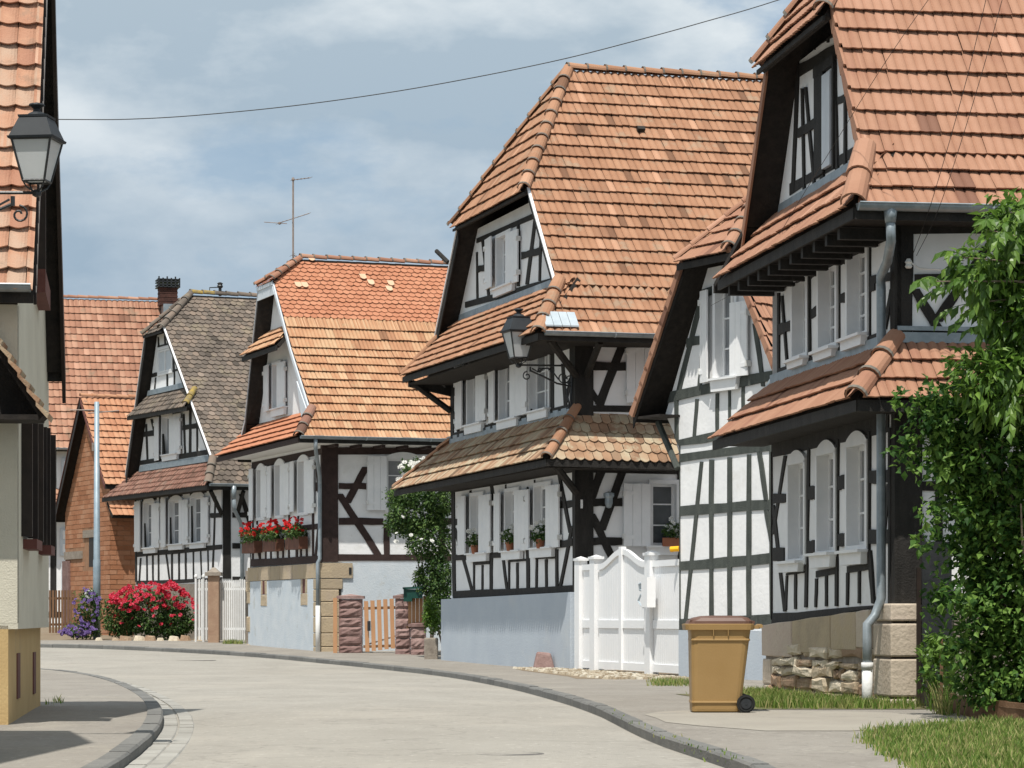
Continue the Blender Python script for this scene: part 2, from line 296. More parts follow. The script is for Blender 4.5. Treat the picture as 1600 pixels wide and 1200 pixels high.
def wall(root,pl,outline,wins,m,name='wall',beams=(),bm='wood',clipb=True,jit=.012,skiphole=False):
    """plaster sheet with window openings, then each timber as its own part"""
    global BN
    xs={min(p[0] for p in outline),max(p[0] for p in outline)}; zs={min(p[1] for p in outline),max(p[1] for p in outline)}
    holes=[w['op'] for w in wins if not w.get('flush')]
    for h in holes: xs|={h[0],h[1]}; zs|={h[2],h[3]}
    xs=sorted(xs); zs=sorted(zs); mb=MB()
    for i in range(len(xs)-1):
        for j in range(len(zs)-1):
            cx,cz=(xs[i]+xs[i+1])/2,(zs[j]+zs[j+1])/2
            if any(h[0]<cx<h[1] and h[2]<cz<h[3] for h in holes): continue
            q=clip2([(xs[i],zs[j]),(xs[i+1],zs[j]),(xs[i+1],zs[j+1]),(xs[i],zs[j+1])],outline)
            if q: mb.add([pl.P(a,z,0) for a,z in q],[tuple(range(len(q)))])
    mb.build(name,m,root)
    for q in beams:
        BN+=1; (a,b,c,d)=q; n=4; l1=[];l2=[]
        for i in range(n+1):
            t=i/n; j1=random.uniform(-jit,jit) ; j2=random.uniform(-jit,jit)
            p=[a[k]+(d[k]-a[k])*t for k in (0,1)]; r=[b[k]+(c[k]-b[k])*t for k in (0,1)]
            dx,dz=r[0]-p[0],r[1]-p[1]; ln=math.hypot(dx,dz) or 1
            if ln<.11: j1*=.5;j2*=.5
            l1.append((p[0]+dx/ln*j1,p[1]+dz/ln*j1)); l2.append((r[0]+dx/ln*j2,r[1]+dz/ln*j2))
        poly=l1+l2[::-1]
        if clipb:
            poly=clip2(poly,outline)
            if not poly: continue
        mb=MB(); pl.slab(mb,poly,-.03,.014+.0011*(BN%17)); mb.build('timber_beam',bm,root)
    for w in wins: window(root,pl,w)
def window(root,pl,w,frame='paint',depth=.13,pane=None):
    a0,a1,z0,z1=w['op']; fl=w.get('flush'); rows=w['rows']; cols=w.get('cols',1) or 1
    d=.13 if not fl else -.01
    mb=MB(); t=.05
    # casing on the wall face, proud of the timber
    cw=.07; zt=z1+cw
    if w['arch']:
        pts=[(a0-cw,z1-.02)]+[(a0-cw+(a1-a0+2*cw)*i/10, z1+.03+.13*abs(math.sin(math.pi*i/10))**.8) for i in range(11)]+[(a1+cw,z1-.02)]
        pl.slab(mb,pts,-.02,.045)
    else: pl.rect(mb,a0-cw,a1+cw,z1-.001,zt,-.02,.045)
    pl.rect(mb,a0-cw,a0,z0,z1,-.02,.045); pl.rect(mb,a1,a1+cw,z0,z1,-.02,.045); pl.rect(mb,a0-cw,a1+cw,z0-cw,z0,-.02,.045)
    # lining
    if not fl:
        pl.rect(mb,a0-.012,a0+.012,z0,z1,-.16,.047); pl.rect(mb,a1-.012,a1+.012,z0,z1,-.16,.047); pl.rect(mb,a0,a1,z1-.012,z1+.01,-.16,.046); pl.rect(mb,a0,a1,z0-.01,z0+.012,-.16,.046)
    fr=mb.build('window_frame',frame,root)
    n=-d
    s=MB(); b=.055
    pl.rect(s,a0+.012,a0+.012+b,z0+.012,z1-.012,n-.02,n+.02); pl.rect(s,a1-.012-b,a1-.012,z0+.012,z1-.012,n-.02,n+.02)
    pl.rect(s,a0+.012+b,a1-.012-b,z0+.012,z0+.012+b,n-.02,n+.02); pl.rect(s,a0+.012+b,a1-.012-b,z1-.012-b,z1-.012,n-.02,n+.02)
    if cols>1 or (a1-a0)>.7:
        m=(a0+a1)/2; pl.rect(s,m-.035,m+.035,z0+.012,z1-.012,n-.02,n+.024)
    for i in range(1,rows):
        z=z0+(z1-z0)*i/rows; pl.rect(s,a0+.02,a1-.02,z-.014,z+.014,n-.015,n+.018)
    s.build('sash_bars','paint',fr)
    pb=MB(); pl.rect(pb,a0+.02,a1-.02,z0+.02,z1-.02,n-.03,n-.006); pb.build('pane',pane or w.get('pane','curtain'),fr)
    if w['sill']:
        a,b_,c,e=w['sill']; sb=MB(); pl.slab(sb,[(a,e),(a+.03,c),(b_-.03,c),(b_,e)],.03,.11); pl.rect(sb,a-.02,b_+.02,e,e+.035,.0,.16); sb.build('sill','paint',fr)
    for k,op in (('near',.02),('far',.05)):
        if w[k]:
            a,b_,c,e=w[k]; sb=MB(); hinge_at_b=(k=='far') if pl.kind=='g' else (k=='near')
            tilt=.05
            # board shutter leaf, hinge edge close to the wall, free edge a little off it
            for q in range(3):
                x0=a+(b_-a)*q/3+.003; x1=a+(b_-a)*(q+1)/3-.003
                f0=.06+tilt*( (x0-a)/(b_-a) if not hinge_at_b else (b_-x0)/(b_-a)); f1=.06+tilt*((x1-a)/(b_-a) if not hinge_at_b else (b_-x1)/(b_-a))
                P=[pl.P(x0,c,f0),pl.P(x1,c,f1),pl.P(x1,e,f1),pl.P(x0,e,f0)]
                sb.prism(P,pl.n*.032)
            for z in (c+.18,e-.18):
                sb.prism([pl.P(a+.02,z-.035,.1),pl.P(b_-.02,z-.035,.1),pl.P(b_-.02,z+.035,.1),pl.P(a+.02,z+.035,.1)],pl.n*.012)
            sh=sb.build('shutter','paint',fr)
            if w['op'][3]-w['op'][2]>1.0:
                x=(b_ if hinge_at_b else a)
                for z in (c+.2,e-.2): hb=MB(); pl.rect(hb,x-.02,x+.02,z-.05,z+.05,.02,.12); hb.build('hinge','linen',fr)
# ------------------------------------------------------------------ roof tiles
def tile_tpl(kind,w,ex):
    """vertices in (s,t,n), faces; t runs up the slope"""
    V=[];Fc=[]
    if kind=='flat':
        L=ex*1.25; r=[(0,.30*w)] ; k=6
        low=[(w*(.02+.96*i/k), -.30*w*math.sin(math.pi*i/k)+.16*w) for i in range(k+1)]
        up=.034;th=.016
        for s,t in low: V.append((s,t,up))
        V.append((w*.98,L,.0)); V.append((w*.02,L,.0)); Fc.append(tuple(range(k+3)))
        b=len(V)
        for s,t in low: V.append((s,t,up-th))
        for i in range(k): Fc.append((i+1,i,b+i,b+i+1))
    else:
        L=ex*1.16; wv=kind; k=6*wv; up=.060; th=.024; A=.040 if wv==1 else .030
        pr=[]
        for i in range(k+1):
            x=i/k; ph=(x*wv)%1 if i<k else 0
            pr.append(A*abs(math.sin(math.pi*ph))**.75)
        sk=.0
        nose=[-(.055 if wv==1 else .035)*abs(math.sin(math.pi*((i/k*wv)%1 if i<k else 0))) for i in range(k+1)]
        for i in range(k+1): V.append((w*i/k,nose[i],up+pr[i]))
        for i in range(k+1): V.append((w*i/k,L,pr[i]))
        for i in range(k+1): V.append((w*i/k,nose[i]+.004,up+pr[i]-th))
        for i in range(k):
            Fc.append((i,i+1,i+k+2,i+k+1)); Fc.append((i+1,i,i+2*(k+1),i+2*(k+1)+1))
    return V,Fc,L
def project(p):
    d=p.y
    if d<1: return None
    return (800+4400*p.x/d, 965-4400*(p.z-CZ)/d, d)
class Roof:
    def __init__(s,root,fr,tile=1,w=.2,ex=.33,m='tileC',budget=300):
        s.root=root; s.fr=fr; s.tile=(tile,w,ex,m); s.deck=MB(); s.full=[]; s.rest={}; s.tiles={}; s.budget=budget; s.fascia=[]; s.lines=[]; s.soff=MB()
    def face(s,uvz,tile=None,eave=None,fascia=.14,tiles=True,dk=.09,tclip=None,fm=None):
        """uvz: list of (u,v,z); first edge (0-1) is the eave"""
        P=[s.fr.P(*p) for p in uvz]
        a=(P[1]-P[0]).normalized(); nn=(P[1]-P[0]).cross(P[2]-P[1]).normalized()
        if nn.z<0: nn=-nn
        a=a if True else -a
        t=nn.cross(a).normalized()
        if t.z<0: t=-t; 
        # right-handed for face normals: s x t = n
        sx=t.cross(nn).normalized()
        O=P[0]
        pl=[((p-O).dot(sx),(p-O).dot(t)) for p in P]
        s.deck.prism([p-nn*.02 for p in P],-nn*dk)
        if fascia:
            e0,e1=P[0],P[1]; out=Vector((nn.x,nn.y,0)).normalized()
            mb=MB(); mb.obox(e0-nn*.02+out*.0-Vector((0,0,fascia)),e1-e0,out*.035,Vector((0,0,fascia-.01))); s.fascia.append((mb,fm or 'wood'))
        if not tiles: return
        kd,w,ex,m=tile or s.tile
        P0=P[0]; tl=max((p-P0).dot(t) for p in P); ex=round(tl/max(1,round(tl/ex)),4)
        key=(kd,w,ex)
        if key not in s.tiles: s.tiles[key]=tile_tpl(kd,w,ex)
        V,Fc,L=s.tiles[key]
        smin=min(p[0] for p in pl); smax=max(p[0] for p in pl); tmin=min(p[1] for p in pl); tmax=max(p[1] for p in pl)
        clp=tclip([((p-O).dot(sx),(p-O).dot(t)) for p in P]) if tclip else pl
        base=(O-s.fr.K).dot(sx)   # align tiles between faces
        r=0; tt=tmin-.03
        rest=s.rest.setdefault((key,m),MB())
        exp=[(min(clp,key=lambda q:q[1])[1])]
        # eave row may overhang: grow the clip polygon a little downwards
        cy=sum(p[1] for p in clp)/len(clp); lowt=min(p[1] for p in clp)
        cl=[(p[0],p[1]-.12 if p[1]-lowt<.01 else p[1]) for p in clp]
        wide=0
        while tt<tmax-.06:
            offs=(w/2 if (kd=='flat' and r%2) else 0)
            k0=math.floor((smin)/w)-1
            x=k0*w+offs
            wob=random.uniform(-.008,.008)
            while x<smax:
                cell=[(x,tt+.0),(x+w,tt+.0),(x+w,tt+L),(x,tt+L)]
                ins=[inside(c,cl) for c in cell]
                jz=random.uniform(-.004,.007); js=random.uniform(-.004,.004); jt=random.uniform(-.008,.008)+wob; rt=random.uniform(-.012,.012)
                Mx=Matrix((( sx.x,t.x,nn.x,0),(sx.y,t.y,nn.y,0),(sx.z,t.z,nn.z,0),(0,0,0,1)))
                o=O+sx*(x+js)+t*(tt+jt)+nn*(.0+jz)
                Mx=Matrix.Translation(o)@Mx@Matrix.Rotation(rt,4,'Z')
                if all(ins):
                    c=Mx@Vector((w/2,ex/2,0)); pr=project(c); sz=0
                    if pr and -10<pr[0]<1610 and -10<pr[1]<1210:
                        f=-(nn.dot((c-Vector((0,0,CZ))).normalized()))
                        if f>.02: sz=f*1000/pr[2]
                    s.full.append((sz,Mx,key,m))
                elif any(ins) or inside((x+w/2,tt+ex/2),cl):
                    for f in Fc:
                        q=clip2([(V[i][0]+x+js,V[i][1]+tt+jt,V[i][2]+jz) for i in f],cl)
                        if len(q)>=3:
                            rest.add([O+sx*p[0]+t*p[1]+nn*p[2] for p in q],[tuple(range(len(q)))])
                x+=w
            tt+=ex; r+=1
    def finish(s,deckmat='deck',name='roof'):
        rf=s.deck.build(name,deckmat,s.root); s.rf=rf
        s.full.sort(key=lambda x:-x[0])
        mesh={}
        for i,(sz,Mx,key,m) in enumerate(s.full):
            if i<s.budget and sz>0:
                if (key,m) not in mesh:
                    V,Fc,L=s.tiles[key]; me=bpy.data.meshes.new('roof_tile'); me.from_pydata(V,[],Fc); me.materials.append(M[m]); mesh[key,m]=me
                o=bpy.data.objects.new('roof_tile',mesh[key,m]); col.objects.link(o); o.parent=rf
                o.matrix_basis=Matrix.Translation(-WL[rf.name])@Mx
            else:
                V,Fc,L=s.tiles[key]; s.rest.setdefault((key,m),MB()).add([Mx@Vector(v) for v in V],Fc)
        for (key,m),mb in s.rest.items():
            if mb.v: mb.build('roof_tile_field',m,rf,kind='stuff')
        for mb,m in s.fascia: mb.build('fascia_board',m,s.root)
        if s.soff.v: s.soff.build('soffit',deckmat,s.root)
        return rf
    def ridge(s,a,b,r=.13,m=None,seg=.36,mortar=True,parent=None,lich=0):
        r*=.82
        """row of half-round tiles from a (low or street end) to b"""
        a=s.fr.P(*a); b=s.fr.P(*b); d=b-a; n=max(1,round(d.length/seg)); d.normalize(); ln=(b-a).length/n
        side=d.cross(Vector((0,0,1))).normalized(); up=side.cross(d).normalized()
        for i in range(n):
            p=a+d*(i*ln-.03); q=a+d*((i+1)*ln+.02); mb=MB(); K=8; vs=[]
            jo=Vector((random.uniform(-.006,.006),random.uniform(-.006,.006),random.uniform(-.006,.008)))
            for (c,rr,e) in ((p,r*1.08,.02),(q,r*.94,0)):
                for j in range(K+1):
                    th=math.pi*(-.04+1.08*j/K); vs.append(c+jo+side*rr*math.cos(th)+up*(rr*math.sin(th)*.95+e-r*.15))
            for (c,rr,e) in ((p,r*1.08-.022,.02),):
                for j in range(K+1):
                    th=math.pi*(-.04+1.08*j/K); vs.append(c+jo+side*rr*math.cos(th)+up*(rr*math.sin(th)*.95+e-r*.15))
            fs=[(j,j+1,j+K+2,j+K+1) for j in range(K)]+[(j+1,j,2*(K+1)+j,2*(K+1)+j+1) for j in range(K)]
            mb.add(vs,fs); mb.build('ridge_tile','lichen' if i in range(lich) else (m or s.tile[3]),s.rf,smooth=False)
            if mortar:
                mb=MB(); vs=[]
                for c in (p-d*.012,p+d*.03):
                    for j in range(K+1):
                        th=math.pi*(-.04+1.08*j/K); vs.append(c+side*(r*1.08+.008)*math.cos(th)+up*((r*1.08+.008)*math.sin(th)*.95+.02-r*.15))
                mb.add(vs,[(j,j+1,j+K+2,j+K+1) for j in range(K)]); mb.build('mortar_band','mortar',s.rf)
def verge(root,fr,prof,ov,h=.2,t=.03,m='wood',cap=None,capm='paint',name='verge_board',drop=.0):
    """boards under the sloping roof edge; prof list of (u,z)"""
    for (u0,z0),(u1,z1) in zip(prof,prof[1:]):
        mb=MB(); d=-ov
        mb.prism([fr.P(u0,d,z0-drop),fr.P(u1,d,z1-drop),fr.P(u1,d,z1-h-drop),fr.P(u0,d,z0-h-drop)],-fr.V*t); mb.build(name,m,root)
        if cap:
            mb=MB(); mb.prism([fr.P(u0,d-.0,z0+.05),fr.P(u1,d-.0,z1+.05),fr.P(u1,d,z1-cap+.05),fr.P(u0,d,z0-cap+.05)],-fr.V*(t+.025)); mb.build('verge_capping',capm,root)
def gutter(root,fr,a,b,r=.075,m='zinc'):
    a=fr.P(*a); b=fr.P(*b); d=(b-a).normalized(); side=d.cross(Vector((0,0,1))).normalized()
    mb=MB(); K=8; vs=[]
    for rr in (r,r-.008):
        for c in (a,b):
            for j in range(K+1):
                th=math.pi*(1+j/K); vs.append(c+side*rr*math.cos(th)+Vector((0,0,rr*math.sin(th))))
    n=K+1; fs=[]
    for j in range(K): fs+= [(j,j+1,n+j+1,n+j),(2*n+j+1,2*n+j,3*n+j,3*n+j+1)]
    fs+= [tuple(range(n)),tuple(range(2*n-1,n-1,-1))]
    mb.add(vs,fs); g=mb.build('gutter',m,root)
    for e in (0,1):
        mb=MB(); s=side*(r if e else -r)
        mb.tube([a+s,b+s],.011,6); mb.build('gutter_bead',m,g)
    L=(b-a).length; k=int(L/1.4)
    for i in range(1,k):
        p=a+d*(L*i/k); mb=MB(); vs=[]
        for c in (p,p+d*.03):
            for j in range(K+1):
                th=math.pi*(1+j/K); vs.append(c+side*(r+.006)*math.cos(th)+Vector((0,0,(r+.006)*math.sin(th))))
        mb.add(vs,[(j,j+1,n+j+1,n+j) for j in range(K)]); mb.build('gutter_joint','zinc_new',g)
    return g

def verge_tiles(root,fr,prof,ov,ex,m,drop=.13,t=.06,thick=.03):
    """tile ends turned down over the verge, one per course: a stepped edge"""
    for (u0,z0),(u1,z1) in zip(prof,prof[1:]):
        L_=math.hypot(u1-u0,z1-z0); n=max(1,round(L_/ex)); du=(u1-u0)/L_; dz=(z1-z0)/L_; nu,nz_=-dz,du
        if nz_<0: nu,nz_=-nu,-nz_
        for i in range(n):
            a=i*L_/n-.02; b=(i+1)*L_/n-.01
            q=[(u0+du*a+nu*t,z0+dz*a+nz_*t),(u0+du*b+nu*.01,z0+dz*b+nz_*.01),(u0+du*b-nu*(drop-.03),z0+dz*b-nz_*(drop-.03)),(u0+du*a-nu*drop,z0+dz*a-nz_*drop)]
            mb=MB(); mb.prism([fr.P(u,-ov,z) for u,z in q],-fr.V*thick); mb.build('verge_tile',m,root)

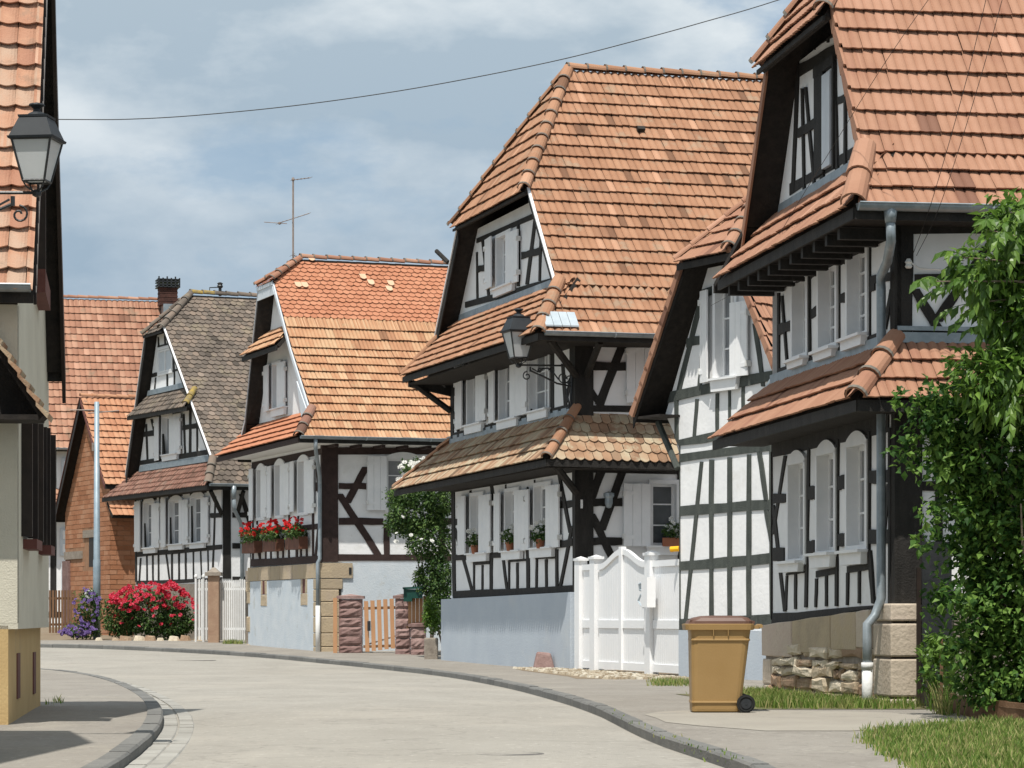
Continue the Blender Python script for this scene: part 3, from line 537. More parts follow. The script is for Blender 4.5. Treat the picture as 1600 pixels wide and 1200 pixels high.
# timbers (two on house A carry eave shadow) and windows of every wall, in metres on that wall (along, up)
WALLS={"A_g0":{"beams":[[[6.09,0.05],[6.09,-0.11],[0.13,0.02],[0.13,0.16]],[[6.09,2.43],[6.09,2.18],[0.27,2.16],[0.27,2.38]],[[6.02,1.54],[5.85,1.53],[5.18,0.08],[5.34,0.08]],[[5.3,2.17],[5.16,2.16],[5.87,1.13],[6.0,1.14]],[[5.93,1.68],[5.93,1.55],[5.19,1.54],[5.19,1.66]],[[5.93,0.95],[5.93,0.77],[5.29,0.77],[5.29,0.94]],[[4.04,2.2],[3.92,2.19],[4.05,0.13],[4.18,0.13]],[[3.95,1.69],[3.95,1.53],[3.64,1.52],[3.64,1.69]],[[4.05,0.99],[4.05,0.83],[3.66,0.84],[3.66,0.99]],[[2.58,2.21],[2.47,2.21],[2.53,0.14],[2.65,0.14]],[[2.5,1.75],[2.5,1.59],[2.15,1.59],[2.15,1.75]],[[2.52,1.04],[2.52,0.89],[2.17,0.88],[2.17,1.03]],[[1.14,2.22],[1.03,2.21],[1.07,0.8],[1.17,0.8]],[[1.06,1.75],[1.06,1.6],[0.13,1.56],[0.13,1.71]],[[1.06,1.04],[1.06,0.87],[0.13,0.85],[0.13,1.02]],[[1.13,0.8],[0.99,0.8],[0.82,0.16],[0.96,0.17]],[[0.36,1.56],[0.21,1.55],[0.58,0.54],[0.73,0.54]],[[5.19,0.59],[5.19,0.56],[4.18,0.58],[4.18,0.6]],[[5.21,0.56],[5.1,0.56],[5.16,0.1],[5.27,0.1]],[[4.74,0.58],[4.62,0.58],[4.62,0.11],[4.74,0.11]],[[3.6,0.59],[3.6,0.51],[2.59,0.54],[2.59,0.62]],[[3.64,0.5],[3.53,0.5],[3.57,0.13],[3.68,0.13]],[[3.14,0.53],[3.04,0.53],[3.04,0.14],[3.14,0.14]],[[2.08,0.63],[2.08,0.55],[1.1,0.57],[1.1,0.64]],[[2.11,0.55],[2.01,0.55],[2.04,0.15],[2.13,0.15]],[[1.58,0.57],[1.49,0.57],[1.49,0.17],[1.58,0.17]],[[6.1,2.27],[5.98,2.26],[5.98,-0.03],[6.1,-0.03]],[[0.25,2.21],[0.14,2.2],[0.14,0.1],[0.25,0.1]]],"wins":[{"op":[4.14,4.97,0.76,2.04],"rows":3,"arch":1,"near":None,"far":None,"sill":[4.16,5.26,0.6,0.71],"cols":1,"flush":0},{"op":[2.62,3.46,0.83,2.08],"rows":3,"arch":1,"near":None,"far":None,"sill":[2.55,3.6,0.63,0.78],"cols":1,"flush":0},{"op":[1.18,2.02,0.86,2.1],"rows":3,"arch":1,"near":None,"far":None,"sill":[1.11,2.12,0.64,0.78],"cols":1,"flush":0}]},"A_g1":{"beams":[[[5.64,4.39],[5.54,4.38],[5.54,3.26],[5.64,3.27]],[[5.45,4.33],[5.36,4.32],[5.04,3.29],[5.13,3.3]],[[5.53,3.95],[5.53,3.81],[4.85,3.81],[4.85,3.95]],[[5.56,3.35],[5.56,3.23],[0.41,3.25],[0.41,3.35]],[[3.98,4.51],[3.91,4.5],[3.86,3.29],[3.94,3.29]],[[3.9,3.98],[3.9,3.85],[3.49,3.86],[3.49,3.99]],[[3.93,4.54],[3.93,4.37],[3.49,4.38],[3.49,4.54]],[[2.51,4.51],[2.44,4.5],[2.44,3.28],[2.51,3.29]],[[2.47,4.01],[2.47,3.89],[2.14,3.88],[2.14,4.0]],[[2.46,4.52],[2.46,4.36],[2.13,4.36],[2.13,4.52]],[[1.12,4.51],[1.04,4.5],[1.04,3.32],[1.12,3.33]],[[1.05,3.99],[1.05,3.88],[0.85,3.87],[0.85,3.98]],[[1.05,4.07],[1.05,3.97],[0.11,3.9],[0.11,4.0]],[[0.21,3.81],[0.08,3.8],[0.35,3.36],[0.48,3.37]],[[5.51,4.57],[5.51,4.43],[0.11,4.4],[0.11,4.53]],[[0.17,4.47],[0.05,4.46],[0.03,3.33],[0.15,3.34]]],"wins":[{"op":[4.02,4.75,3.43,4.44],"rows":4,"arch":1,"near":None,"far":None,"sill":[3.91,4.78,3.27,3.35],"cols":1,"flush":0},{"op":[2.56,3.39,3.42,4.46],"rows":4,"arch":1,"near":None,"far":None,"sill":[2.47,3.41,3.25,3.34],"cols":1,"flush":0},{"op":[1.16,2.0,3.42,4.46],"rows":4,"arch":1,"near":None,"far":None,"sill":[1.11,2.08,3.26,3.37],"cols":1,"flush":0}]},"A_g2":{"beams":[[[4.36,6.92],[4.26,6.9],[4.15,5.53],[4.25,5.55]],[[4.18,6.9],[4.07,6.88],[3.63,5.54],[3.74,5.55]],[[3.41,6.89],[3.24,6.86],[3.19,5.52],[3.36,5.55]],[[2.74,6.95],[2.62,6.92],[2.49,5.55],[2.61,5.57]],[[2.21,6.4],[2.12,6.38],[2.12,5.54],[2.21,5.56]],[[4.54,6.41],[4.54,6.29],[3.44,6.28],[3.44,6.39]],[[2.65,6.47],[2.65,6.38],[2.15,6.36],[2.15,6.45]],[[5.0,5.76],[5.0,5.62],[1.56,5.6],[1.56,5.72]],[[4.54,7.26],[4.54,7.09],[2.65,7.0],[2.65,7.16]],[[4.59,7.43],[4.59,7.35],[2.65,7.26],[2.65,7.34]],[[3.75,7.3],[3.66,7.28],[3.66,7.38],[3.75,7.39]],[[3.06,7.25],[2.97,7.24],[2.97,7.33],[3.06,7.35]],[[4.62,7.29],[4.46,7.26],[4.74,5.62],[4.9,5.64]]],"wins":[{"op":[2.7,3.12,5.64,6.82],"rows":1,"arch":0,"near":None,"far":None,"sill":None,"cols":1,"flush":0}]},"A_s1":{"beams":[[[0.05,4.76],[0.2,4.77],[0.19,3.28],[0.04,3.27]],[[0.22,3.97],[0.22,3.85],[2.15,3.86],[2.15,3.98]],[[0.2,4.66],[0.2,4.44],[2.93,4.44],[2.93,4.67]],[[0.2,3.35],[0.2,3.27],[2.93,3.27],[2.93,3.35]],[[0.17,3.79],[0.28,3.8],[0.58,3.3],[0.46,3.29]],[[1.03,4.3],[1.17,4.31],[0.54,3.42],[0.4,3.42]],[[1.31,4.45],[1.37,4.45],[1.37,3.33],[1.31,3.33]],[[1.76,4.45],[1.82,4.46],[1.82,3.34],[1.76,3.34]]],"wins":[]},"A_s0":{"beams":[[[0.04,2.55],[0.22,2.55],[0.22,0.18],[0.04,0.18]],[[0.2,2.6],[0.2,2.4],[2.15,2.41],[2.15,2.61]],[[0.2,0.27],[0.2,0.15],[2.15,0.12],[2.15,0.25]],[[0.47,2.46],[0.55,2.46],[0.55,0.21],[0.47,0.21]],[[0.2,1.57],[0.2,1.46],[2.15,1.46],[2.15,1.57]]],"wins":[]},"B_g0":{"beams":[[[3.58,3.28],[3.48,3.28],[3.48,-0.28],[3.58,-0.28]],[[3.52,2.86],[3.52,2.71],[0.56,2.76],[0.56,2.9]],[[3.52,1.94],[3.52,1.77],[0.56,1.8],[0.56,1.96]],[[3.52,0.98],[3.52,0.81],[0.56,0.9],[0.56,1.07]],[[3.52,-0.03],[3.52,-0.23],[0.56,-0.11],[0.56,0.07]],[[2.83,2.69],[2.73,2.68],[3.25,-0.04],[3.35,-0.04]],[[2.53,2.71],[2.4,2.7],[2.41,-0.02],[2.53,-0.02]],[[1.95,2.72],[1.83,2.71],[1.84,0.0],[1.96,0.0]],[[1.36,2.74],[1.24,2.73],[1.25,0.0],[1.37,0.0]],[[1.04,2.76],[0.93,2.75],[0.73,1.95],[0.84,1.95]],[[0.84,1.79],[0.73,1.79],[0.51,1.07],[0.61,1.08]],[[0.68,2.78],[0.6,2.77],[0.59,0.02],[0.66,0.02]]],"wins":[]},"B_g1":{"beams":[[[3.65,3.88],[3.55,3.87],[3.54,3.04],[3.64,3.04]],[[3.92,3.96],[3.92,3.78],[0.37,3.94],[0.37,4.1]],[[2.88,5.49],[2.73,5.48],[3.49,3.88],[3.64,3.9]],[[2.81,4.69],[2.69,4.68],[2.8,3.9],[2.92,3.9]],[[2.98,3.78],[2.88,3.77],[2.98,3.11],[3.07,3.12]],[[2.34,3.83],[2.24,3.83],[2.24,3.16],[2.34,3.16]],[[1.94,3.86],[1.87,3.86],[1.87,3.16],[1.94,3.17]],[[1.53,3.89],[1.44,3.89],[1.44,3.2],[1.53,3.2]],[[3.27,4.85],[3.27,4.7],[2.75,4.73],[2.75,4.87]],[[1.19,4.92],[1.06,4.91],[0.82,3.84],[0.94,3.85]],[[3.55,3.11],[3.55,2.94],[0.37,3.15],[0.37,3.32]],[[2.78,5.64],[2.78,5.5],[0.37,5.74],[0.37,5.87]]],"wins":[{"op":[1.71,2.32,4.07,5.62],"rows":3,"arch":0,"near":[1.25,1.71,4.06,5.31],"far":[2.42,2.72,4.03,5.61],"sill":[1.55,2.37,3.85,4.04],"cols":2,"flush":0}]},"C_g0":{"beams":[[[9.71,2.92],[9.43,2.91],[9.33,0.49],[9.6,0.49]],[[9.55,0.6],[9.55,0.43],[-0.01,0.49],[-0.01,0.63]],[[9.46,1.44],[9.46,1.31],[5.08,1.29],[5.08,1.41]],[[7.74,1.24],[7.74,1.17],[6.39,1.17],[6.39,1.24]],[[4.85,1.24],[4.85,1.18],[3.5,1.18],[3.5,1.23]],[[2.8,1.25],[2.8,1.2],[1.33,1.19],[1.33,1.24]],[[1.29,1.53],[1.29,1.39],[0.21,1.42],[0.21,1.56]],[[1.29,2.33],[1.29,2.19],[0.25,2.18],[0.25,2.32]],[[9.44,2.26],[9.44,2.11],[8.66,2.1],[8.66,2.25]],[[9.57,2.05],[9.31,2.05],[7.75,0.57],[7.99,0.57]],[[8.83,2.08],[8.58,2.08],[9.02,1.58],[9.27,1.59]],[[7.81,1.29],[7.66,1.29],[7.66,0.58],[7.81,0.58]],[[7.09,1.16],[6.95,1.16],[6.95,0.59],[7.09,0.59]],[[6.38,1.34],[6.15,1.33],[6.19,0.59],[6.42,0.6]],[[5.41,1.27],[5.22,1.26],[4.92,0.59],[5.11,0.6]],[[4.91,1.21],[4.79,1.21],[4.79,0.59],[4.91,0.59]],[[4.27,1.16],[4.12,1.16],[4.12,0.6],[4.27,0.6]],[[3.52,1.42],[3.29,1.41],[3.27,0.6],[3.5,0.6]],[[2.8,1.24],[2.68,1.24],[2.7,0.61],[2.82,0.61]],[[2.13,1.19],[1.98,1.19],[1.97,0.61],[2.11,0.62]],[[1.39,1.38],[1.23,1.37],[1.22,0.62],[1.38,0.62]],[[0.33,1.82],[0.16,1.81],[0.96,0.61],[1.14,0.62]],[[1.26,2.93],[1.08,2.92],[0.29,1.68],[0.47,1.68]],[[8.07,2.85],[7.97,2.85],[7.94,1.37],[8.04,1.38]],[[6.45,2.99],[6.2,2.98],[5.71,1.99],[5.95,2.0]],[[6.05,2.51],[5.84,2.5],[5.82,1.35],[6.03,1.36]],[[5.19,2.85],[5.08,2.85],[5.07,1.34],[5.18,1.34]],[[3.49,2.73],[3.38,2.72],[3.38,1.28],[3.48,1.28]],[[2.95,2.85],[2.88,2.85],[2.88,1.27],[2.95,1.27]],[[6.07,2.27],[6.07,2.11],[5.78,2.1],[5.78,2.26]],[[0.25,2.93],[-0.04,2.92],[-0.07,0.54],[0.21,0.54]],[[9.49,3.04],[9.49,2.87],[-0.01,2.87],[-0.01,3.01]]],"wins":[{"op":[6.89,7.94,1.41,2.72],"rows":3,"arch":0,"near":[6.1,6.89,1.41,2.69],"far":[8.07,8.89,1.42,2.74],"sill":[6.36,8.04,1.24,1.4],"cols":1,"flush":0},{"op":[4.03,5.08,1.41,2.69],"rows":3,"arch":0,"near":[3.37,4.03,1.4,2.67],"far":[5.17,5.81,1.41,2.68],"sill":[3.68,5.16,1.23,1.39],"cols":1,"flush":0},{"op":[1.7,2.85,1.41,2.71],"rows":3,"arch":0,"near":[0.94,1.7,1.41,2.67],"far":[2.93,3.37,1.41,2.66],"sill":[1.37,3.0,1.23,1.4],"cols":1,"flush":0}]},"C_g1":{"beams":[[[9.83,5.81],[9.56,5.78],[9.5,4.01],[9.77,4.03]],[[9.62,5.96],[9.62,5.76],[0.36,5.51],[0.36,5.68]],[[9.62,4.23],[9.62,4.08],[0.36,4.1],[0.36,4.23]],[[9.62,5.28],[9.62,5.09],[8.88,5.05],[8.88,5.23]],[[9.71,4.76],[9.52,4.75],[8.97,4.2],[9.16,4.21]],[[9.05,4.99],[8.84,4.97],[9.2,4.31],[9.41,4.33]],[[8.51,5.77],[8.3,5.75],[8.49,5.45],[8.7,5.47]],[[6.47,5.45],[6.24,5.43],[6.24,4.15],[6.47,4.16]],[[5.68,5.73],[5.59,5.72],[5.56,4.22],[5.65,4.22]],[[3.32,5.62],[3.24,5.62],[3.2,4.17],[3.28,4.18]],[[1.81,5.59],[1.54,5.57],[1.52,4.06],[1.79,4.08]],[[1.01,5.09],[0.81,5.07],[0.63,4.21],[0.83,4.22]],[[0.47,4.73],[0.3,4.71],[0.64,4.21],[0.82,4.22]],[[0.42,5.65],[0.21,5.63],[0.21,4.09],[0.42,4.11]]],"wins":[{"op":[7.15,8.22,4.3,5.55],"rows":3,"arch":0,"near":[6.5,7.15,4.33,5.47],"far":[8.36,9.12,4.27,5.5],"sill":[6.77,8.25,4.11,4.28],"cols":1,"flush":0},{"op":[4.37,5.54,4.25,5.5],"rows":3,"arch":1,"near":[3.26,4.37,4.24,5.55],"far":[5.62,6.24,4.23,5.52],"sill":[3.96,5.54,4.04,4.2],"cols":1,"flush":0},{"op":[1.84,3.22,4.26,5.49],"rows":3,"arch":1,"near":None,"far":None,"sill":[1.73,3.16,4.07,4.23],"cols":1,"flush":0}]},"C_g2":{"beams":[[[7.55,8.14],[7.41,8.13],[7.37,7.0],[7.51,7.02]],[[7.14,8.44],[6.94,8.41],[6.34,6.91],[6.54,6.93]],[[2.94,8.31],[2.73,8.28],[3.36,6.95],[3.58,6.97]],[[2.52,7.94],[2.37,7.92],[2.47,6.91],[2.62,6.93]],[[7.41,7.81],[7.41,7.67],[6.55,7.63],[6.55,7.77]],[[3.87,7.68],[3.87,7.53],[2.39,7.47],[2.39,7.61]],[[8.47,7.12],[8.47,6.99],[1.53,6.76],[1.53,6.88]],[[7.48,8.44],[7.48,8.33],[2.7,8.26],[2.7,8.37]],[[4.21,8.32],[4.06,8.3],[4.04,6.99],[4.19,7.0]]],"wins":[{"op":[4.7,5.76,7.11,8.22],"rows":3,"arch":0,"near":[3.94,4.7,7.07,8.18],"far":[5.86,6.55,7.18,8.28],"sill":[4.29,5.83,6.93,7.08],"cols":1,"flush":0}]},"C_s1":{"beams":[[[-0.1,5.64],[0.2,5.64],[0.2,4.05],[-0.1,4.05]],[[0.21,5.61],[0.21,5.53],[3.07,5.54],[3.07,5.62]],[[0.21,5.04],[0.21,4.87],[1.01,4.88],[1.01,5.05]],[[2.16,5.07],[2.16,4.89],[3.07,4.91],[3.07,5.08]],[[0.91,5.5],[1.09,5.51],[0.56,4.21],[0.38,4.21]],[[0.14,4.56],[0.3,4.57],[0.62,4.12],[0.46,4.12]],[[0.21,4.18],[0.21,4.06],[3.07,4.09],[3.07,4.21]],[[2.13,5.54],[2.3,5.55],[2.3,4.21],[2.13,4.21]]],"wins":[{"op":[1.57,2.15,4.28,5.47],"rows":3,"arch":0,"near":None,"far":[1.01,1.55,4.25,5.47],"sill":None,"cols":1,"flush":0}]},"C_s0":{"beams":[[[-0.06,2.99],[0.32,2.99],[0.33,0.91],[-0.05,0.9]],[[0.33,2.99],[0.33,2.86],[2.71,2.86],[2.71,3.0]],[[0.33,2.35],[0.33,2.19],[0.94,2.2],[0.94,2.36]],[[0.33,1.58],[0.33,1.43],[0.94,1.43],[0.94,1.58]],[[2.12,2.37],[2.12,2.21],[2.71,2.21],[2.71,2.38]],[[2.12,1.59],[2.12,1.44],[2.71,1.44],[2.71,1.6]],[[0.41,2.88],[0.59,2.88],[0.35,2.25],[0.16,2.25]],[[0.84,2.87],[1.02,2.87],[0.59,1.72],[0.41,1.72]],[[0.21,2.05],[0.38,2.05],[0.86,1.11],[0.68,1.11]],[[0.33,0.96],[0.33,0.75],[2.71,0.76],[2.71,0.97]],[[2.1,2.95],[2.23,2.95],[2.23,0.91],[2.1,0.91]]],"wins":[{"op":[1.56,2.08,1.42,2.67],"rows":3,"arch":0,"near":None,"far":[0.95,1.49,1.41,2.65],"sill":[1.43,2.1,1.24,1.39],"cols":1,"flush":0}]},"D_g0":{"beams":[[[7.05,1.62],[7.05,1.4],[0.03,1.4],[0.03,1.59]],[[7.05,2.48],[7.05,2.32],[0.03,2.27],[0.03,2.41]],[[7.05,4.32],[7.05,4.12],[0.03,4.17],[0.03,4.34]],[[6.22,2.18],[6.08,2.18],[6.08,1.57],[6.22,1.57]],[[5.64,2.21],[5.48,2.2],[5.48,1.57],[5.64,1.58]],[[5.09,2.21],[4.93,2.21],[4.93,1.56],[5.09,1.57]],[[4.41,2.21],[4.26,2.21],[4.23,1.57],[4.38,1.57]],[[3.85,2.21],[3.69,2.21],[3.69,1.56],[3.85,1.56]],[[3.25,2.22],[3.1,2.21],[3.1,1.55],[3.25,1.55]],[[2.49,2.21],[2.3,2.21],[2.3,1.55],[2.49,1.55]],[[2.06,2.22],[1.92,2.22],[1.92,1.56],[2.06,1.56]],[[1.53,2.21],[1.38,2.2],[1.36,1.55],[1.5,1.55]],[[0.92,2.69],[0.76,2.69],[0.76,1.54],[0.92,1.54]],[[0.43,2.28],[0.26,2.28],[0.52,1.57],[0.69,1.57]],[[6.72,2.22],[6.57,2.21],[6.08,1.61],[6.22,1.61]],[[6.51,4.12],[6.42,4.11],[6.42,2.57],[6.51,2.58]],[[4.56,4.13],[4.48,4.13],[4.49,2.55],[4.58,2.55]],[[2.3,4.09],[2.22,4.08],[2.22,2.52],[2.3,2.52]],[[0.64,4.0],[0.49,4.0],[0.27,3.2],[0.42,3.21]],[[0.6,3.47],[0.6,3.25],[0.26,3.24],[0.26,3.45]],[[7.07,4.26],[6.88,4.25],[6.86,1.5],[7.04,1.51]],[[3.24,2.73],[3.1,2.73],[3.1,2.4],[3.24,2.4]],[[5.12,2.72],[4.98,2.72],[4.98,2.45],[5.12,2.46]]],"wins":[{"op":[5.63,6.4,2.75,4.09],"rows":1,"arch":1,"near":[5.2,5.63,2.75,4.14],"far":[6.52,7.1,2.7,4.13],"sill":None,"cols":1,"flush":0},{"op":[3.63,4.48,2.74,4.12],"rows":1,"arch":1,"near":[2.91,3.63,2.73,4.1],"far":[4.59,5.17,2.7,4.11],"sill":None,"cols":1,"flush":0},{"op":[1.26,2.2,2.74,4.1],"rows":1,"arch":1,"near":[0.57,1.26,2.69,4.07],"far":[2.31,2.85,2.79,4.12],"sill":None,"cols":1,"flush":0}]},"D_s0":{"beams":[[[0.02,4.39],[0.38,4.4],[0.41,1.61],[0.05,1.61]],[[0.0,4.35],[0.0,4.17],[4.09,4.24],[4.09,4.43]],[[0.43,3.45],[0.43,3.29],[1.16,3.3],[1.16,3.46]],[[1.06,3.87],[1.26,3.87],[0.74,2.93],[0.54,2.93]],[[0.32,3.17],[0.53,3.17],[1.58,1.62],[1.37,1.62]],[[0.43,2.55],[0.43,2.38],[1.62,2.39],[1.62,2.56]],[[1.64,2.42],[1.79,2.42],[1.79,1.62],[1.64,1.62]],[[-0.01,1.61],[-0.01,1.45],[4.09,1.47],[4.09,1.64]],[[3.12,4.24],[3.3,4.24],[3.3,1.63],[3.12,1.63]],[[1.76,2.56],[1.76,2.4],[4.09,2.42],[4.09,2.59]]],"wins":[{"op":[1.73,2.6,2.78,4.11],"rows":3,"arch":1,"near":None,"far":[1.17,1.68,2.76,4.15],"sill":None,"cols":2,"flush":0}]},"D_g1":{"beams":[],"wins":[{"op":[3.95,4.76,5.54,6.85],"rows":3,"arch":0,"near":[3.33,3.95,5.61,6.84],"far":[4.85,5.53,5.62,6.88],"sill":[3.33,4.67,5.42,5.61],"cols":1,"flush":0}]},"E_g0":{"beams":[[[8.88,3.89],[8.67,3.88],[8.56,1.16],[8.78,1.16]],[[8.76,3.94],[8.76,3.83],[-0.24,3.86],[-0.24,3.96]],[[8.65,2.12],[8.65,1.96],[-0.02,2.03],[-0.02,2.18]],[[8.65,1.19],[8.65,1.06],[-0.11,1.08],[-0.11,1.2]],[[8.01,3.89],[7.91,3.89],[7.63,2.17],[7.72,2.17]],[[6.21,3.91],[6.08,3.91],[5.65,2.49],[5.78,2.5]],[[5.19,3.93],[5.08,3.93],[4.93,2.14],[5.04,2.14]],[[2.99,3.9],[2.89,3.9],[2.79,2.18],[2.9,2.19]],[[0.59,3.63],[0.46,3.63],[0.73,1.33],[0.86,1.33]],[[8.65,3.08],[8.65,2.93],[8.35,2.92],[8.35,3.08]],[[1.02,3.14],[1.02,3.0],[-0.02,2.98],[-0.02,3.12]],[[8.24,1.93],[8.1,1.93],[8.24,1.18],[8.38,1.19]],[[7.55,2.01],[7.42,2.01],[7.38,1.19],[7.52,1.19]],[[6.91,2.02],[6.77,2.01],[6.75,1.19],[6.89,1.19]],[[6.29,2.02],[6.16,2.02],[6.14,1.19],[6.27,1.19]],[[5.48,2.02],[5.35,2.01],[4.99,1.18],[5.12,1.18]],[[4.88,2.02],[4.75,2.02],[4.73,1.19],[4.87,1.19]],[[4.16,2.02],[4.03,2.02],[4.01,1.18],[4.14,1.18]],[[3.47,2.02],[3.35,2.02],[3.33,1.18],[3.45,1.18]],[[2.74,2.02],[2.61,2.02],[2.59,1.18],[2.72,1.18]],[[2.03,2.03],[1.91,2.03],[1.79,1.18],[1.92,1.18]],[[1.31,2.03],[1.19,2.03],[1.15,1.17],[1.27,1.18]],[[-0.02,3.87],[-0.2,3.86],[-0.2,1.14],[-0.02,1.14]],[[7.59,3.84],[7.59,3.78],[6.45,3.76],[6.45,3.82]],[[4.98,3.83],[4.98,3.77],[3.76,3.77],[3.76,3.83]],[[2.84,3.85],[2.84,3.79],[1.39,3.78],[1.39,3.84]]],"wins":[{"op":[6.6,7.78,2.25,3.7],"rows":3,"arch":1,"near":[5.94,6.6,2.22,3.64],"far":[7.87,8.63,2.14,3.77],"sill":[6.26,7.61,2.06,2.21],"cols":1,"flush":0},{"op":[3.74,5.03,2.26,3.66],"rows":3,"arch":1,"near":[2.99,3.74,2.25,3.64],"far":[5.15,5.79,2.21,3.76],"sill":[3.47,4.93,2.11,2.26],"cols":1,"flush":0},{"op":[1.58,2.87,2.27,3.69],"rows":3,"arch":1,"near":[1.04,1.58,2.26,3.63],"far":None,"sill":[1.34,2.78,2.11,2.25],"cols":1,"flush":0}]},"E_s0":{"beams":[[[0.03,3.87],[0.27,3.87],[0.29,1.16],[0.04,1.16]],[[0.26,3.94],[0.26,3.8],[3.76,3.83],[3.76,3.98]],[[0.54,3.69],[0.68,3.69],[1.01,2.71],[0.87,2.7]],[[0.34,3.14],[0.34,2.99],[3.76,3.03],[3.76,3.18]],[[0.34,2.22],[0.34,2.05],[3.76,2.07],[3.76,2.24]],[[0.34,1.22],[0.34,1.13],[3.76,1.14],[3.76,1.22]],[[1.23,3.8],[1.35,3.81],[1.35,1.18],[1.23,1.18]],[[0.9,2.7],[1.02,2.71],[1.02,1.18],[0.9,1.18]]],"wins":[]},"E_g1":{"beams":[[[7.66,6.25],[7.49,6.24],[7.31,5.0],[7.49,5.0]],[[7.07,6.37],[6.86,6.36],[5.97,4.98],[6.18,4.99]],[[3.06,6.39],[2.85,6.37],[2.88,5.02],[3.09,5.03]],[[2.35,6.31],[2.21,6.3],[2.21,5.08],[2.35,5.09]],[[8.22,6.02],[8.22,5.85],[6.45,5.82],[6.45,5.98]],[[3.71,5.96],[3.71,5.81],[2.28,5.79],[2.28,5.94]],[[8.37,5.1],[8.37,4.95],[1.12,4.93],[1.12,5.07]],[[6.1,6.41],[5.95,6.4],[5.56,4.96],[5.71,4.97]],[[8.37,6.55],[8.37,6.41],[2.67,6.39],[2.67,6.52]],[[3.69,6.3],[3.56,6.3],[3.4,5.05],[3.53,5.05]],[[4.84,6.48],[4.7,6.47],[4.57,5.11],[4.7,5.12]]],"wins":[{"op":[4.74,5.8,5.1,6.36],"rows":1,"arch":0,"near":[3.76,4.74,5.08,6.34],"far":[5.86,6.45,4.99,6.35],"sill":[4.03,5.6,4.93,5.1],"cols":1,"flush":0}]},"E_g2":{"beams":[[[5.65,8.98],[5.49,8.97],[5.47,8.6],[5.62,8.61]],[[6.35,8.94],[6.21,8.93],[6.15,8.64],[6.29,8.65]],[[6.96,7.83],[6.96,7.71],[6.22,7.7],[6.22,7.82]],[[6.22,7.74],[6.22,7.68],[4.12,7.71],[4.12,7.77]],[[6.6,7.67],[6.48,7.66],[6.62,7.13],[6.74,7.13]],[[5.4,7.68],[5.25,7.67],[5.23,7.09],[5.37,7.11]],[[4.64,7.72],[4.52,7.71],[4.51,7.08],[4.63,7.08]],[[4.78,8.37],[4.66,8.36],[4.54,7.68],[4.67,7.69]],[[6.31,8.66],[6.31,8.61],[4.99,8.6],[4.99,8.64]],[[7.2,7.2],[7.2,7.14],[3.47,7.07],[3.47,7.12]]],"wins":[{"op":[4.79,6.2,7.75,8.49],"rows":3,"arch":0,"near":None,"far":None,"sill":None,"cols":1,"flush":1}]}}
# ------------------------------------------------------------------ ground, road, footways
def sheet(name,pts,m,z0,kind='structure',parent=None):
    """pts: list of (xl,xr,y) rows following the ground profile"""
    mb=MB(); vs=[]
    for a,b,y in pts: vs+=[(a,y,zg(y)+z0),(b,y,zg(y)+z0)]
    mb.add(vs,[(2*i,2*i+1,2*i+3,2*i+2) for i in range(len(pts)-1)])
    return mb.build(name,m,parent,kind=kind)
def lin(pl,y):
    for (x0,y0),(x1,y1) in zip(pl,pl[1:]):
        if y0<=y<=y1: return x0+(x1-x0)*(y-y0)/(y1-y0)
    return pl[0][0] if y<pl[0][1] else pl[-1][0]
KR=[(2.2,12),(2.0,21.0),(1.76,23.4),(1.43,26.3),(1.16,31.8),(.84,37.1),(0,46.5),(-1.25,55.2),(-3.48,63.8),(-5.49,69.0),(-7.38,72.6),(-9.5,76.0),(-11.63,78.7),(-13.6,80.1),(-24,84)]
KL=[(-3.0,12),(-3.17,21.0),(-3.34,24.1),(-3.61,27.6),(-3.94,30.6),(-4.55,35.0),(-5.48,40.5),(-6.73,47.0),(-7.96,52.3),(-9.52,57.0),(-12.5,63),(-18,70),(-26,75)]
def smooth(pl,n=3):
    for _ in range(n):
        q=[pl[0]]
        for a,b in zip(pl,pl[1:]): q+=[(a[0]*.75+b[0]*.25,a[1]*.75+b[1]*.25),(a[0]*.25+b[0]*.75,a[1]*.25+b[1]*.75)]
        pl=q+[pl[-1]]
    return pl
KR=smooth(KR); KL=smooth(KL)
ys=sorted(set([-30,0,5,10,15,21,27,32,40,50,60,66,72,78,84,95,130,200,600,3000]))
sheet('terrain',[(-900 if y>150 else -60-y*2,900 if y>150 else 60+y*2,y) for y in ys],'terrain',-.135)
mb=MB(); rl=[(a,b) for a,b in KR if 12<=b]; ll=KL
# road: strip between the two kerb lines
rows=[]
for i in range(61):
    t=i/60*(len(KR)-1); k=int(min(t,len(KR)-2)); f=t-k; a=(KR[k][0]+(KR[k+1][0]-KR[k][0])*f,KR[k][1]+(KR[k+1][1]-KR[k][1])*f)
    t=i/60*(len(KL)-1); k=int(min(t,len(KL)-2)); f=t-k; b=(KL[k][0]+(KL[k+1][0]-KL[k][0])*f,KL[k][1]+(KL[k+1][1]-KL[k][1])*f)
    rows.append((b,a))
rows=[((-3.0,-5),(2.4,-5))]+rows
mb=MB(); vs=[]
for b,a in rows:
    for j in range(5):
        x=b[0]+(a[0]-b[0])*j/4; y=b[1]+(a[1]-b[1])*j/4; vs.append((x,y,zg(y)-.1+.03*math.sin(math.pi*j/4)))
mb.add(vs,[(i*5+j,i*5+j+1,(i+1)*5+j+1,(i+1)*5+j) for i in range(len(rows)-1) for j in range(4)])
mb.build('road','asphalt',kind='structure',smooth=True)
